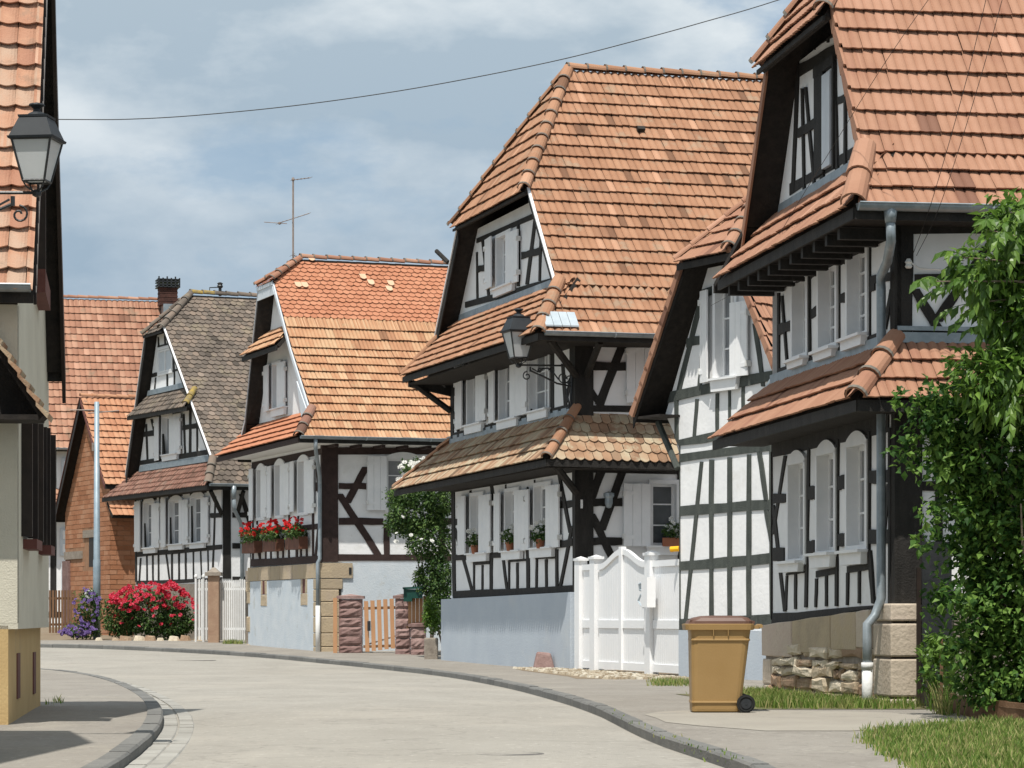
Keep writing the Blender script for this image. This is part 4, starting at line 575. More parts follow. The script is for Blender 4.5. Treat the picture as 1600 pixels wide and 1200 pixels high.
def side_strip(name,pl,xfar,m,z):
    mb=MB(); vs=[]
    # densify in y
    P=[]
    for (a,b) in zip(pl,pl[1:]):
        n=max(1,int(abs(b[1]-a[1])/2));
        for i in range(n): P.append((a[0]+(b[0]-a[0])*i/n,a[1]+(b[1]-a[1])*i/n))
    P.append(pl[-1])
    for x,y in P: vs+=[(x,y,zg(y)+z),(xfar,y if xfar>0 else y,zg(y)+z)]
    mb.add(vs,[(2*i,2*i+1,2*i+3,2*i+2) for i in range(len(P)-1)])
    return mb.build(name,m,kind='structure')
fw=side_strip('footway',[(2.3,-5)]+KR,30,'pave',0)
fl=side_strip('left_footway',[(-3,-5)]+KL,-40,'pave',0)
def kerbrow(parent,pl,y0,y1,wd,side,m,name,step,h0,h1):
    # even spacing along the polyline
    d=0; P=[]
    acc=0
    for a,b in zip(pl,pl[1:]):
        L_=math.hypot(b[0]-a[0],b[1]-a[1]); n=max(1,int(L_/.1))
        for i in range(n): P.append((a[0]+(b[0]-a[0])*i/n,a[1]+(b[1]-a[1])*i/n,acc+L_*i/n))
        acc+=L_
    s=0; cur=P[0]; out=[]
    for p in P:
        if p[2]-cur[2]>=step: out.append((cur,p)); cur=p
    for a,b in out:
        if not(y0<=a[1]<=y1): continue
        dx,dy=b[0]-a[0],b[1]-a[1]; L_=math.hypot(dx,dy); dx/=L_;dy/=L_; nx,ny=(-dy,dx) if side<0 else (dy,-dx)
        A=Vector((a[0]+dx*.008,a[1]+dy*.008,zg(a[1])+h0)); B_=Vector((b[0]-dx*.008,b[1]-dy*.008,zg(b[1])+h0))
        j=random.uniform(-.006,.006); nn=Vector((nx,ny,0)); Z=Vector((0,0,1)); ch=.02; H=h1-h0
        mb=MB(); vs=[]
        for c in (A,B_): vs+=[c-nn*wd*0, c+Z*(H-ch+j), c+nn*ch+Z*(H+j), c+nn*wd+Z*(H+j), c+nn*wd]
        mb.add(vs,[(0,1,6,5),(1,2,7,6),(2,3,8,7),(3,4,9,8),(4,3,2,1,0),(5,6,7,8,9)])
        mb.build(name,m,parent)
kerbrow(fw,[(p[0]-.14,p[1]) for p in KR],19,80,.15,1,'kerb','kerb_stone',1.0,-.2,.008)
kerbrow(fl,[(p[0]+.16,p[1]) for p in KL],19,60,.17,-1,'kerb','kerb_stone',.95,-.2,.008)
kerbrow(fl,[(p[0]+.33,p[1]) for p in KL],19,52,.16,-1,'sett','channel_block',.5,-.2,-.085)
kerbrow(fl,[(p[0]+.50,p[1]) for p in KL],19,52,.16,-1,'sett','channel_block',.5,-.2,-.083)
for (x,y,r,lab) in ((-.03,24.2,.31,'round iron manhole cover nearest in the middle of the road'),(-7.6,62.5,.36,'far manhole cover on the road in front of the rose bush'),(-7.6,67.6,.5,'wide manhole cover by the kerb before the white picket fence')):
    mb=MB(); lathe(mb,(x,y,zg(y)-.078),[(r,-.02),(r,.0),(r*.98,.0035),(r*.9,.0035),(r*.88,.001),(.01,.001)],24)
    o=mb.build('manhole_cover','patchm',label=lab,cat='manhole cover',group='manhole covers in the road')
sheet('yard',[(-45,4,80.5),(-45,4,84),(-45,4,95),(-45,4,118)],'soil',-.004)
# driveway beside the right hand house
sheet('driveway',[(2.4,3.2,26.6),(1.85,4.4,27.6),(1.55,4.7,28.4),(1.5,4.8,29.4),(1.42,4.75,30.2),(1.6,3.9,30.9),(1.9,3.0,31.3)],'drive',.004)

# ------------------------------------------------------------------ house A : large black and white house at the right
FR=Frame(4.432,32.5,(-650,4400))
rootA=thing('half_timbered_house',FR.P(0,0,-1.03),'tall white house with new salmon tiles, black timbers and sandstone base at the right edge','house','half-timbered village houses')
g=Plane(FR,'g'); s=Plane(FR,'s')
GA=WALLS
o1=[(0,.16),(6.0,-.12),(6.0,3.2),(0,3.2)]
wall(rootA,g,o1,GA['A_g0']['wins'],'white',beams=GA['A_g0']['beams'])  # beam above the windows is the skirt's underside shadow drawn as timber
o2=[(0,3.2),(5.75,3.2),(5.75,5.3),(0,5.3)]
wall(rootA,g,o2,GA['A_g1']['wins'],'white',beams=GA['A_g1']['beams'])
o3=[(.12,5.3),(5.8,5.3),(4.5,7.3),(1.42,7.3)]
wall(rootA,g,o3,[],'white',beams=GA['A_g2']['beams'])
mb=MB(); g.rect(mb,3.14,3.58,5.62,6.95,0,.05); g.rect(mb,2.62,2.70,5.6,7.0,0,.05); g.rect(mb,2.62,3.6,6.9,7.02,0,.056); mb.build('attic_opening','wood',rootA)
mb=MB(); g.rect(mb,2.72,2.92,5.66,6.84,.02,.07); g.rect(mb,2.925,3.11,5.66,6.84,.02,.07); mb.build('shutter','paint_grey',rootA)
so1=[(0,3.2),(9,3.2),(9,4.75),(0,4.75)]
wall(rootA,s,so1,[],'white',beams=GA['A_s1']['beams'],skiphole=True)  # top beam joins the real plate and the eave shadow in one dark strip
so0=[(0,.1),(9,.1),(9,3.2),(0,3.2)]
wall(rootA,s,so0,[],'white',beams=GA['A_s0']['beams'])
mb=MB(); s.rect(mb,0,.17,3.2,4.75,-.05,.045); s.rect(mb,0,.30,.15,3.2,-.05,.045); g.rect(mb,-.045,.10,.15,4.7,-.05,.03); mb.build('corner_post','wood',rootA)
mb=MB(); mb.add([FR.P(6,0,-1),FR.P(6,9,-1),FR.P(6,9,5.3),FR.P(6,0,5.3)],[(0,1,2,3)]); mb.add([FR.P(0,9,-1),FR.P(6,9,-1),FR.P(6,9,5.3),FR.P(3,9,9.6),FR.P(0,9,5.3)],[(0,1,2,3,4)]); mb.build('rear_wall','white',rootA)
R_=Roof(rootA,FR,2,.245,.335,'tileA',300)
ze=4.64
tc_=lambda v1,u0,z0,u1,z1:[FR.P(u0,-1,z0),FR.P(u0,v1,z0),FR.P(u1,v1,z1),FR.P(u1,-1,z1)]
def mainface(R_,fr,pts,vmax,**k):
    # limit tiled area in v
    P=pts; us=[p[0] for p in pts]; lo=min(pts,key=lambda p:p[2]); hi=max(pts,key=lambda p:p[2])
    R_.face(pts,**k)
R_.face([(-.68,-.68,ze),(-.68,5.5,ze),(0,5.5,5.36),(0,-.4,5.36)])
R_.face([(0,-.4,5.36),(0,5.5,5.36),(2.97,5.5,9.75),(2.97,1.13,9.75),(1.35,-.4,7.35)],fascia=0)
R_.face([(6.63,9,ze),(6.63,-.68,ze),(5.95,-.4,5.36),(5.95,9,5.36)],tiles=False)
R_.face([(5.95,9,5.36),(5.95,-.4,5.36),(4.6,-.4,7.35),(2.97,1.13,9.75),(2.97,9,9.75)],tiles=False,fascia=0)
R_.face([(4.68,-.52,7.22),(1.27,-.52,7.22),(2.97,1.13,9.75)],fascia=.07)
R_.face([(6.3,-.68,ze),(-.68,-.68,ze),(0,0,5.46),(5.9,0,5.46)])
R_.face([(6.85,-.63,2.48),(-.63,-.63,2.48),(0,0,3.19),(5.95,0,3.19)])
R_.face([(-.63,-.63,2.48),(-.63,5.5,2.48),(0,5.5,3.19),(0,0,3.19)])
for z,o,a in ((2.36,.6,6.5),(4.52,.65,6.0)):
    g_=[FR.P(a,-o,z),FR.P(-o,-o,z),FR.P(0,0,z),FR.P(a,0,z)]; R_.soff.prism(g_,Vector((0,0,.03))); R_.soff.prism([FR.P(-o,-o,z+.001),FR.P(-o,5.5,z+.001),FR.P(0,5.5,z+.001),FR.P(0,0,z+.001)],Vector((0,0,.03)))
R_.finish()
R_.ridge((-.70,-.70,4.68),(.02,-.36,5.44),.17,seg=.5,mortar=False)
R_.ridge((-.64,-.64,2.52),(0,0,3.25),.15,seg=.36)
R_.ridge((1.27,-.52,7.30),(2.97,1.13,9.83),.14,seg=.4); R_.ridge((4.68,-.52,7.30),(2.97,1.13,9.83),.13,seg=.4); R_.ridge((2.97,1.13,9.83),(2.97,9,9.83),.14,seg=.4)
verge(rootA,FR,[(-.02,5.3),(1.35,7.3)],.38,h=.10,m='wood'); verge_tiles(rootA,FR,[(.0,5.36),(1.35,7.35)],.4,.335,'tileA'); verge(rootA,FR,[(6.2,5.0),(5.95,5.36),(4.6,7.35)],.4,h=.24,m='tileA')
# rafter feet under the two skirts
for i in range(11):
    u=.1+i*.57
    for z,o in ((4.5,.62),):
        mb=MB(); mb.obox(FR.P(u,-.02,z-.13),FR.V*(-o),FR.U*.11,Vector((0,0,.13))); mb.build('rafter_end','wood',rootA)
mb=MB(); g.slab(mb,[(-.02,3.17),(5.95,3.17),(5.95,3.30),(-.02,3.30)],0,.05); s.rect(mb,.0,5.5,3.17,3.29,.0,.06); s.rect(mb,.0,5.5,3.31,3.36,.0,.07); g.slab(mb,[(.9,5.40),(5.5,5.40),(5.4,5.55),(1.0,5.55)],0,.06); mb.build('zinc_flashing','zinc',rootA)
gutter(rootA,FR,(-.76,-.66,4.66),(-.76,5.5,4.66),.085)
mb=MB(); mb.tube([FR.P(-.74,-.28,4.62),FR.P(-.74,-.28,4.45)],.085,10,r1=.06); mb.tube([FR.P(-.74,-.28,4.47),FR.P(-.7,-.26,4.25),FR.P(-.2,-.16,4.08),FR.P(.18,-.13,3.95),FR.P(.2,-.12,3.8),FR.P(.2,-.12,.22),FR.P(.18,-.2,.02),FR.P(.15,-.30,-.08),FR.P(.15,-.30,-.28),FR.P(.15,-.30,-.62)],.055,10)
dp=mb.build('downpipe','zinc',rootA,smooth=True)
mb=MB(); mb.tube([FR.P(.15,-.30,-.56),FR.P(.15,-.30,-1.1)],.062,12); mb.tube([FR.P(.15,-.30,-.60),FR.P(.15,-.30,-.52)],.07,12); mb.build('downpipe_foot','palewood',rootA,smooth=True)
# sandstone and rubble plinth
def stone(pl,a0,a1,z0,z1,n0,m,root,name='stone',bev=.025,jit=.012,proud=.0,shape=None):
    j=lambda:random.uniform(-jit,jit)
    poly=shape or [(a0+j(),z0+j()),((a0+a1)/2+j(),z0+j()),(a1+j(),z0+j()),(a1+j(),(z0+z1)/2+j()),(a1+j(),z1+j()),((a0+a1)/2+j(),z1+j()),(a0+j(),z1+j()),(a0+j(),(z0+z1)/2+j())]
    cx=sum(p[0] for p in poly)/len(poly); cz=sum(p[1] for p in poly)/len(poly); n=len(poly); h=n0+.03+proud
    def ins(p):
        d=math.hypot(p[0]-cx,p[1]-cz) or 1; k=max(0,1-bev/d); return (cx+(p[0]-cx)*k,cz+(p[1]-cz)*k)
    vs=[pl.P(a,z,n0-.06) for a,z in poly]+[pl.P(a,z,h-bev*.6) for a,z in poly]+[pl.P(*ins(p),h+random.uniform(-.004,.008)) for p in poly]
    fs=[(i,(i+1)%n,(i+1)%n+n,i+n) for i in range(n)]+[(i+n,(i+1)%n+n,(i+1)%n+2*n,i+2*n) for i in range(n)]+[tuple(range(2*n,3*n))]
    mk(name,vs,fs,m,root)
mb=MB(); g.slab(mb,[(-.0,-1.3),(6.15,-1.3),(6.15,-.13),(0,.10)],-.25,.055); s.rect(mb,0,9,-1.3,.12,-.25,.02); pa=mb.build('plinth','joint',rootA)
top=lambda u:.14-.037*u
for a,b in ((4.55,6.2),(2.6,4.52),(1.4,2.57),(.78,1.37)):
    z1=(top(a)+top(b))/2; sh=[(a,z1-.46),((a+b)/2,z1-.47),(b,z1-.46),(b,top(b)-.02),((a+b)/2,z1-.01),(a,top(a)-.02)]
    stone(g,a,b,0,0,.07,'sand_pale' if a<1.4 or a>4 else 'sand',pa,'sandstone_block',shape=sh,bev=.018)
for z0,z1 in ((-.9,-.56),(-1.3,-.92)): stone(g,5.72,6.2,z0,z1,.06,'sand_pale',pa,'sandstone_block')
z=-1.25; 
while z<-.42:
    h=random.uniform(.11,.20); h=min(h,-.36-z); u=.70+random.uniform(-.02,0)
    if h<.07: break
    while u<5.7:
        wd=random.uniform(.35,1.0); 
        if u+wd>5.55: wd=5.7-u
        hh=h*random.uniform(.8,1.05)
        stone(g,u+.02,u+wd-.02,z+.012,z+hh-.008,.05,'rubble',pa,'rubble_stone',bev=.045,jit=.03,proud=random.uniform(.0,.07))
        u+=wd
    z+=h
for z0,z1 in ((-1.25,-.93),(-.92,-.47),(-.46,-.06),(-.05,.17)):
    j=random.uniform(0,.012); mb=MB(); vs=[]
    q=[FR.P(-.13-j,-.10,z0+.01),FR.P(-.13-j,.26,z0+.01),FR.P(.62,.26,z0+.01),FR.P(.62,-.10,z0+.01)]
    mb.prism(q,Vector((0,0,z1-z0-.02))); o=mb.build('quoin_stone','sand_pale',pa)
    bv=o.modifiers.new('b','BEVEL'); bv.width=.02; bv.segments=2
# ------------------------------------------------------------------ house B : white grid gable behind it
FB=Frame(4.61,46.1,(-2400,4400))
rootB=thing('half_timbered_house',FB.P(1.7,0,-1.05),'narrow bright white barn gable in a grid of grey-green timbers behind the ochre bin','house','half-timbered village houses')
g=Plane(FB,'g')
wall(rootB,g,[(0,-.25),(3.5,-.25),(3.5,3.0),(0,3.0)],[],'white',beams=GA['B_g0']['beams'],bm='wood_grey')
wall(rootB,g,[(-.2,3.0),(3.52,3.0),(3.98,3.58),(2.6,6.0),(1.25,6.0),(-.35,3.6)],GA['B_g1']['wins'],'white',beams=GA['B_g1']['beams'],bm='wood_grey')
mb=MB(); g.rect(mb,-.3,3.5,-1.3,-.22,-.3,.03); mb.build('plinth','blue',rootB)
mb=MB(); mb.add([FB.P(3.5,0,-1.2),FB.P(3.5,7,-1.2),FB.P(3.5,7,3.6),FB.P(3.5,0,3.6)],[(0,1,2,3)]); mb.build('side_wall','white',rootB)
R_=Roof(rootB,FB,2,.23,.32,'tileA',200); 
R_.face([(-.5,-.42,3.6),(-.5,7,3.6),(1.93,7,7.27),(1.93,.68,7.27),(1.18,-.42,6.14)])
R_.face([(4.36,7,3.6),(4.36,-.42,3.6),(2.68,-.42,6.14),(1.93,.68,7.27),(1.93,7,7.27)])
R_.face([(2.75,-.52,6.08),(1.1,-.52,6.08),(1.93,.68,7.27)],fascia=.12)
mb_=R_.soff; mb_.prism([FB.P(4.3,-.42,3.50),FB.P(3.5,-.42,3.50),FB.P(3.5,7,3.50),FB.P(4.3,7,3.50)],Vector((0,0,.04)))
R_.finish()
R_.ridge((1.1,-.54,6.16),(1.93,.68,7.36),.15,seg=.38); R_.ridge((2.75,-.54,6.14),(1.93,.68,7.36),.09,seg=.4,mortar=False); R_.ridge((1.93,.68,7.36),(1.93,7,7.36),.13,seg=.4)
verge(rootB,FB,[(4.36,3.58),(2.72,6.08)],.42,h=.24,t=.02,m='wood'); verge(rootB,FB,[(-.5,3.6),(1.18,6.12)],.42,h=.2,t=.02,m='redbrown')
n_=10
for i in range(n_):   # tiles hung over the verge, seen end-on as a saw-tooth orange edge
    for (ua,za,ub,zb) in ((4.36,3.60,2.70,6.10),(-.5,3.6,1.18,6.14)):
        t0=i/n_; t1=(i+1)/n_+.01; a=Vector((ua+(ub-ua)*t0,za+(zb-za)*t0)); b=Vector((ua+(ub-ua)*t1,za+(zb-za)*t1)); k=1 if ua>2 else -1
        mb=MB(); mb.prism([FB.P(a.x+k*.05,-.45,a.y-.0),FB.P(b.x+k*.0,-.45,b.y+.02),FB.P(b.x-k*.07,-.45,b.y-.05),FB.P(a.x-k*.07,-.45,a.y-.07)],-FB.V*.05); mb.build('verge_tile','tileA',rootB)
mb=MB(); mb.tube([FB.P(3.5,-.05,2.6),FB.P(4.15,-.05,3.45)],.06,6); mb.build('eaves_brace','wood_grey',rootB)
mb=MB(); mb.tube([FB.P(-.2,-.47,3.95),FB.P(.05,-.5,3.7),FB.P(.1,-.45,3.62),FB.P(-.6,-.42,3.55)],.055,8); mb.build('downpipe','zinc',rootB,smooth=True)
# ------------------------------------------------------------------ house C : the large central house
FC=Frame(1.274,55.5,(-1250,4400))
rootC=thing('half_timbered_house',FC.P(0,0,-1.04),'largest central house with three tiers of orange roof, white shutters and blue-grey base','house','half-timbered village houses')
g=Plane(FC,'g'); s=Plane(FC,'s')
wall(rootC,g,[(0,.45),(9.75,.42),(9.75,4.02),(0,4.05)],GA['C_g0']['wins'],'white',beams=GA['C_g0']['beams'])
wall(rootC,g,[(0,4.0),(9.8,4.0),(9.8,6.5),(0,6.5)],GA['C_g1']['wins'],'white',beams=GA['C_g1']['beams'])
wall(rootC,g,[(.12,6.5),(9.4,6.5),(7.45,8.65),(2.0,8.65)],GA['C_g2']['wins'],'white',beams=GA['C_g2']['beams'])
wall(rootC,s,[(0,4.0),(9,4.0),(9,5.75),(0,5.75)],GA['C_s1']['wins'],'white',beams=GA['C_s1']['beams'])
for x in GA['C_s0']['wins']: x['pane']='glass'
wall(rootC,s,[(0,-1.1),(9,-1.1),(9,4.0),(0,4.0)],GA['C_s0']['wins'],'white',beams=GA['C_s0']['beams'])
mb=MB(); mb.prism([FC.P(-.06,-.05,.5),FC.P(-.06,.33,.5),FC.P(.1,.33,.5),FC.P(.1,-.05,.5)],Vector((0,0,4.95))); mb.build('corner_post','wood',rootC)
mb=MB(); mb.add([FC.P(9.75,0,-1.2),FC.P(9.75,9,-1.2),FC.P(9.75,9,6),FC.P(9.75,0,6)],[(0,1,2,3)]); mb.add([FC.P(0,9,-1.2),FC.P(9.75,9,-1.2),FC.P(9.75,9,6.5),FC.P(4.75,9,11.6),FC.P(0,9,6.5)],[(0,1,2,3,4)]); mb.build('rear_wall','white',rootC)
mb=MB(); g.slab(mb,[(-.05,-1.3),(10.15,-1.3),(10.15,.42),(-.05,.50)],-.35,.15); mb.build('plinth','blue',rootC)
R_=Roof(rootC,FC,1,.155,.365,'tileC',300)
R_.face([(-1.1,-1.1,5.49),(-1.1,9,5.49),(0,9,6.55),(0,-.4,6.55)])
R_.face([(0,-.4,6.55),(0,9,6.55),(4.75,9,11.72),(4.75,1.28,11.72),(1.98,-.4,8.74)],fascia=0)
R_.face([(10.6,9,5.49),(10.6,-.4,5.49),(9.5,-.4,6.55),(9.5,9,6.55)],tiles=False)
R_.face([(9.5,9,6.55),(9.5,-.4,6.55),(7.5,-.4,8.76),(4.75,1.28,11.72),(4.75,9,11.72)],tiles=False,fascia=0)
R_.face([(7.62,-.52,8.66),(1.88,-.52,8.66),(4.75,1.28,11.72)],tile=(2,.21,.34,'tileC'),fascia=.06)
R_.face([(9.95,-1.1,5.55),(-1.1,-1.1,5.49),(0,0,6.72),(9.0,0,6.78)],tile=(2,.21,.25,'tileC'))
R_.face([(11.75,-.87,3.02),(-.87,-.87,3.08),(0,0,4.05),(9.7,0,4.0)],tile=(1,.17,.34,'tileCb'))
R_.face([(-.87,-.87,3.08),(-.87,1.85,3.04),(0,1.95,4.0),(0,0,4.05)],tile=('flat',.19,.25,'tileCb'))
for z,o,a in ((2.9,.8,9.7),(5.34,1.02,9.7)):
    R_.soff.prism([FC.P(a,-o,z),FC.P(-o,-o,z),FC.P(0,0,z),FC.P(a,0,z)],Vector((0,0,.03))); R_.soff.prism([FC.P(-o,-o,z+.001),FC.P(-o,8 if z>4 else 1.85,z+.001),FC.P(0,8 if z>4 else 1.85,z+.001),FC.P(0,0,z+.001)],Vector((0,0,.03)))
R_.finish()
R_.ridge((-1.12,-1.12,5.5),(.02,-.36,6.66),.17,seg=.5); R_.ridge((-.86,-.86,3.12),(0,0,4.16),.13,seg=.4)
R_.ridge((1.88,-.54,8.74),(4.75,1.28,11.79),.15,seg=.44); R_.ridge((7.62,-.54,8.74),(4.75,1.28,11.79),.14,seg=.46); R_.ridge((4.75,1.28,11.79),(4.75,9,11.79),.14,seg=.43,lich=0)
R_.ridge((11.7,-.85,3.08),(9.75,0,4.1),.11,seg=.5,mortar=False); R_.ridge((9.95,-1.08,5.6),(9.3,0,6.85),.12,seg=.5,mortar=False)
verge(rootC,FC,[(0,6.5),(1.95,8.70)],.4,h=.22,m='wood',cap=.06); verge(rootC,FC,[(9.95,6.0),(9.5,6.53),(7.55,8.70)],.4,h=.3,m='wood',cap=.06)
mb=MB(); mb.tube([FC.P(8.35,-.45,8.0),FC.P(8.75,-.62,8.3)],.05,6); mb.build('bargeboard_peg','wood',rootC)
mb=MB(); g.slab(mb,[(-.02,4.0),(9.75,3.98),(9.75,4.10),(-.02,4.14)],0,.06); g.slab(mb,[(.9,6.64),(8.8,6.70),(8.7,6.86),(1.0,6.82)],0,.10); fl_=mb.build('zinc_flashing','zinc',rootC)
for i in range(17):
    a=.5+i*.57; mb=MB(); g.rect(mb,a,a+.36,4.08,4.17,.0,.064); mb.build('flashing_lug','zinc',rootC)
gutter(rootC,FC,(-1.17,-1.0,5.50),(-1.17,6,5.50),.08)
mb=MB(); nn=Vector((0,0,0))
for k in range(4):   # ribbed bright zinc sheet that replaces the first eaves tiles
    v0=-.98+k*.17; mb.prism([FC.P(-1.16,v0,5.60),FC.P(-1.16,v0+.16,5.60),FC.P(-.86,v0+.16,5.89),FC.P(-.86,v0,5.89)],Vector((0,0,.03)))
mb.build('zinc_eaves_sheet','zinc_new',rootC)
for a,b in (((0,0,4.75),(-.8,-.8,5.38)),((9.75,-.02,4.75),(9.75,-.95,5.4)),((0,.2,4.75),(-.9,.2,5.36)),((0,0,2.45),(-.62,-.62,2.95))):
    mb=MB(); mb.tube([FC.P(*a),FC.P(*b)],.075,6); mb.build('eaves_brace','wood',rootC)
mb=MB(); mb.prism([FC.P(9.77,-.0,5.38),FC.P(9.77,-1.0,5.45),FC.P(9.77,-1.0,5.3),FC.P(9.77,0,5.1)],FC.U*.12); mb.build('eaves_bracket','wood',rootC)
# dark opening of a vent tile on the main slope
n1=Vector((FC.U.x,FC.U.y,0)); p=FC.P(3.28,2.35,10.215); mb=MB(); mb.obox(p,FC.V*.16,(FC.U*.67+Vector((0,0,.74)))*.1,(-FC.U*.74+Vector((0,0,.67)))*.1); mb.build('vent_tile','wood',rootC)
mb=MB(); pp=FC.P(-.05,-.0,3.0)
lathe(mb,FC.P(-.14,.62,2.15),[(.0,0),(.05,.02),(.08,.1),(.08,.2),(.11,.24),(.11,.3),(.03,.33)],10); mb.tube([FC.P(-.02,.6,2.4),FC.P(-.14,.62,2.42)],.02,6); mb.build('wall_light','zinc',rootC)
mb=MB(); s.rect(mb,.06,.10,2.15,2.32,.06,.09); mb.build('house_number_plate','paint',rootC)
# ------------------------------------------------------------------ house D : orange plain-tile upper roof, dark brown frame
FD=Frame(-4.844,72.0,(-1600,4400))
rootD=thing('half_timbered_house',FD.P(0,0,-.87),'house with bright orange scalloped upper roof and red geraniums in its window boxes','house','half-timbered village houses')
g=Plane(FD,'g'); s=Plane(FD,'s')
wall(rootD,g,[(0,1.4),(7.15,1.42),(7.15,5.2),(0,5.2)],GA['D_g0']['wins'],'white',beams=GA['D_g0']['beams'],bm='wood_brown')
wall(rootD,g,[(.2,5.2),(6.55,5.2),(4.9,8.9),(3.5,8.85)],GA['D_g1']['wins'],'white',beams=[])
wall(rootD,s,[(0,1.4),(8,1.4),(8,4.8),(0,4.8)],GA['D_s0']['wins'],'white',beams=GA['D_s0']['beams'],bm='wood_brown')
mb=MB(); mb.prism([FD.P(-.05,-.03,1.42),FD.P(-.05,.40,1.42),FD.P(.1,.40,1.42),FD.P(.1,-.03,1.42)],Vector((0,0,3.1))); mb.build('corner_post','wood_brown',rootD)
mb=MB(); mb.add([FD.P(7.15,0,-1.2),FD.P(7.15,8,-1.2),FD.P(7.15,8,5),FD.P(7.15,0,5)],[(0,1,2,3)]); mb.build('rear_wall','white',rootD)
mb=MB(); g.rect(mb,-.0,7.3,-1.2,1.0,-.3,.05); s.rect(mb,.5,8,-1.2,1.40,-.3,.03); pd=mb.build('plinth','blue_pale',rootD)
u=7.35
for wd in (1.15,1.3,1.0,1.25,1.1,.95):
    stone(g,max(u-wd,.55)+.01,u-.01,1.01,1.39,.03,'sand',pd,'sandstone_block',bev=.012,jit=.004); u-=wd
for a,lab in ((5.5,0),(1.45,0)):
    stone(g,a-.22,a+.42,.32,.62,.03,'sand',pd,'vent_surround',bev=.012,jit=.01)
    for x0,x1,z0,z1 in ((a-.2,a-.02,.63,1.0),(a+.24,a+.4,.63,1.0)): stone(g,x0,x1,z0,z1,.03,'sand',pd,'vent_surround',bev=.01,jit=.004)
    mb=MB(); g.rect(mb,a-.02,a+.24,.63,1.0,.0,.054); mb.build('cellar_vent','redbrown',pd)
zz=[-1.2,-.75,-.4,.02,.4,.72,1.0]
for i,(z0,z1) in enumerate(zip(zz,zz[1:])):
    l=.42+.1*(i%2)
    mb=MB(); mb.prism([FD.P(-.07,-.08,z0+.008),FD.P(-.07,l,z0+.008),FD.P(.6,l,z0+.008),FD.P(.6,-.08,z0+.008)],Vector((0,0,z1-z0-.016))); o=mb.build('quoin_stone','sand',pd); bv=o.modifiers.new('b','BEVEL'); bv.width=.015; bv.segments=1
    if i%2==0 or i>3: stone(g,7.1,7.42+.1*(i%2),z0,z1,.04,'sand',pd,'quoin_stone',bev=.02)
mb=MB(); mb.prism([FD.P(-.075,-.08,1.01),FD.P(-.075,.78,1.01),FD.P(.6,.78,1.01),FD.P(.6,-.08,1.01)],Vector((0,0,.385))); o=mb.build('quoin_stone','sand',pd)
mb=MB(); s.rect(mb,.68,.75,1.1,1.28,.04,.085); mb.build('iron_hook','iron',pd)
R_=Roof(rootD,FD,2,.21,.345,'tileD',300)
R_.face([(-.87,-.87,4.56),(-.87,8,4.56),(-.2,8,5.25),(-.2,-.35,5.25)])
R_.face([(-.2,-.35,5.25),(-.2,8,5.25),(1.73,8,7.05),(1.73,-.35,7.05)],fascia=0)
R_.face([(1.73,-.35,7.05),(1.73,8,7.05),(2.5,8,7.92),(2.5,-.35,7.92)],fascia=0)
R_.face([(2.5,-.35,7.94),(2.5,8,7.94),(4.17,8,9.68),(4.17,.58,9.68),(3.5,-.35,9.02)],tile=('flat',.185,.175,'tileDb'),fascia=0)
R_.face([(7.3,8,4.5),(7.3,-.35,4.5),(6.4,-.35,5.4),(6.4,8,5.4)],tiles=False)
R_.face([(6.4,8,5.4),(6.4,-.35,5.4),(4.9,-.35,9.0),(4.17,.58,9.68),(4.17,8,9.68)],tiles=False,fascia=0)
R_.face([(4.98,-.4,8.98),(3.42,-.4,8.98),(4.17,.58,9.68)],tile=('flat',.185,.175,'tileDb'),fascia=.1,fm='paint_grey')
R_.face([(7.6,-.87,4.50),(-.87,-.87,4.56),(0,0,5.35),(7.1,0,5.4)],tile=(2,.21,.26,'tileDb'),fm='wood_brown')
R_.face([(5.75,-.62,7.16),(2.15,-.62,7.16),(2.5,0,7.8),(5.5,0,7.8)],tile=(2,.21,.28,'tileD'))
R_.soff.prism([FD.P(7.1,-.8,4.42),FD.P(-.8,-.8,4.42),FD.P(0,0,4.42),FD.P(7.1,0,4.42)],Vector((0,0,.03))); R_.soff.prism([FD.P(-.8,-.8,4.421),FD.P(-.8,8,4.421),FD.P(0,8,4.421),FD.P(0,0,4.421)],Vector((0,0,.03)))
R_.finish(); 
mb=MB(); mb.prism([FD.P(7.1,-.79,4.405),FD.P(-.79,-.79,4.405),FD.P(0,0,4.405),FD.P(7.1,0,4.405)],Vector((0,0,.012))); mb.prism([FD.P(-.79,-.79,4.404),FD.P(-.79,8,4.404),FD.P(0,8,4.404),FD.P(0,0,4.404)],Vector((0,0,.012))); mb.build('white_soffit','linen',rootD)
for i in range(8):
    v=.1+i*.62; mb=MB(); mb.obox(FD.P(-.78,v,4.33),FD.U*.78,FD.V*.1,Vector((0,0,.07))); mb.build('rafter_end','wood_brown',rootD)
R_.ridge((-.87,-.87,4.6),(-.15,-.33,5.34),.16,m='tileEb',seg=.34); R_.ridge((3.42,-.42,9.04),(4.17,.60,9.74),.12,m='tileG',seg=.36); R_.ridge((4.98,-.42,9.04),(4.17,.60,9.74),.11,m='tileG',seg=.36); R_.ridge((4.17,.60,9.74),(4.17,8,9.74),.11,m='tileG',seg=.37)
verge(rootD,FD,[(-.2,5.22),(1.73,7.03),(3.5,9.0)],.35,h=.16,m='paint_grey',t=.04); verge(rootD,FD,[(6.75,5.05),(6.4,5.4),(4.95,8.95)],.35,h=.3,m='deck',t=.02,cap=.07,capm='paint_grey')
mb=MB(); mb.prism([FD.P(-.2,-.41,5.15),FD.P(.45,-.41,5.15),FD.P(.9,-.41,6.1)],-FD.V*.03); mb.build('verge_apron','paint_grey',rootD)
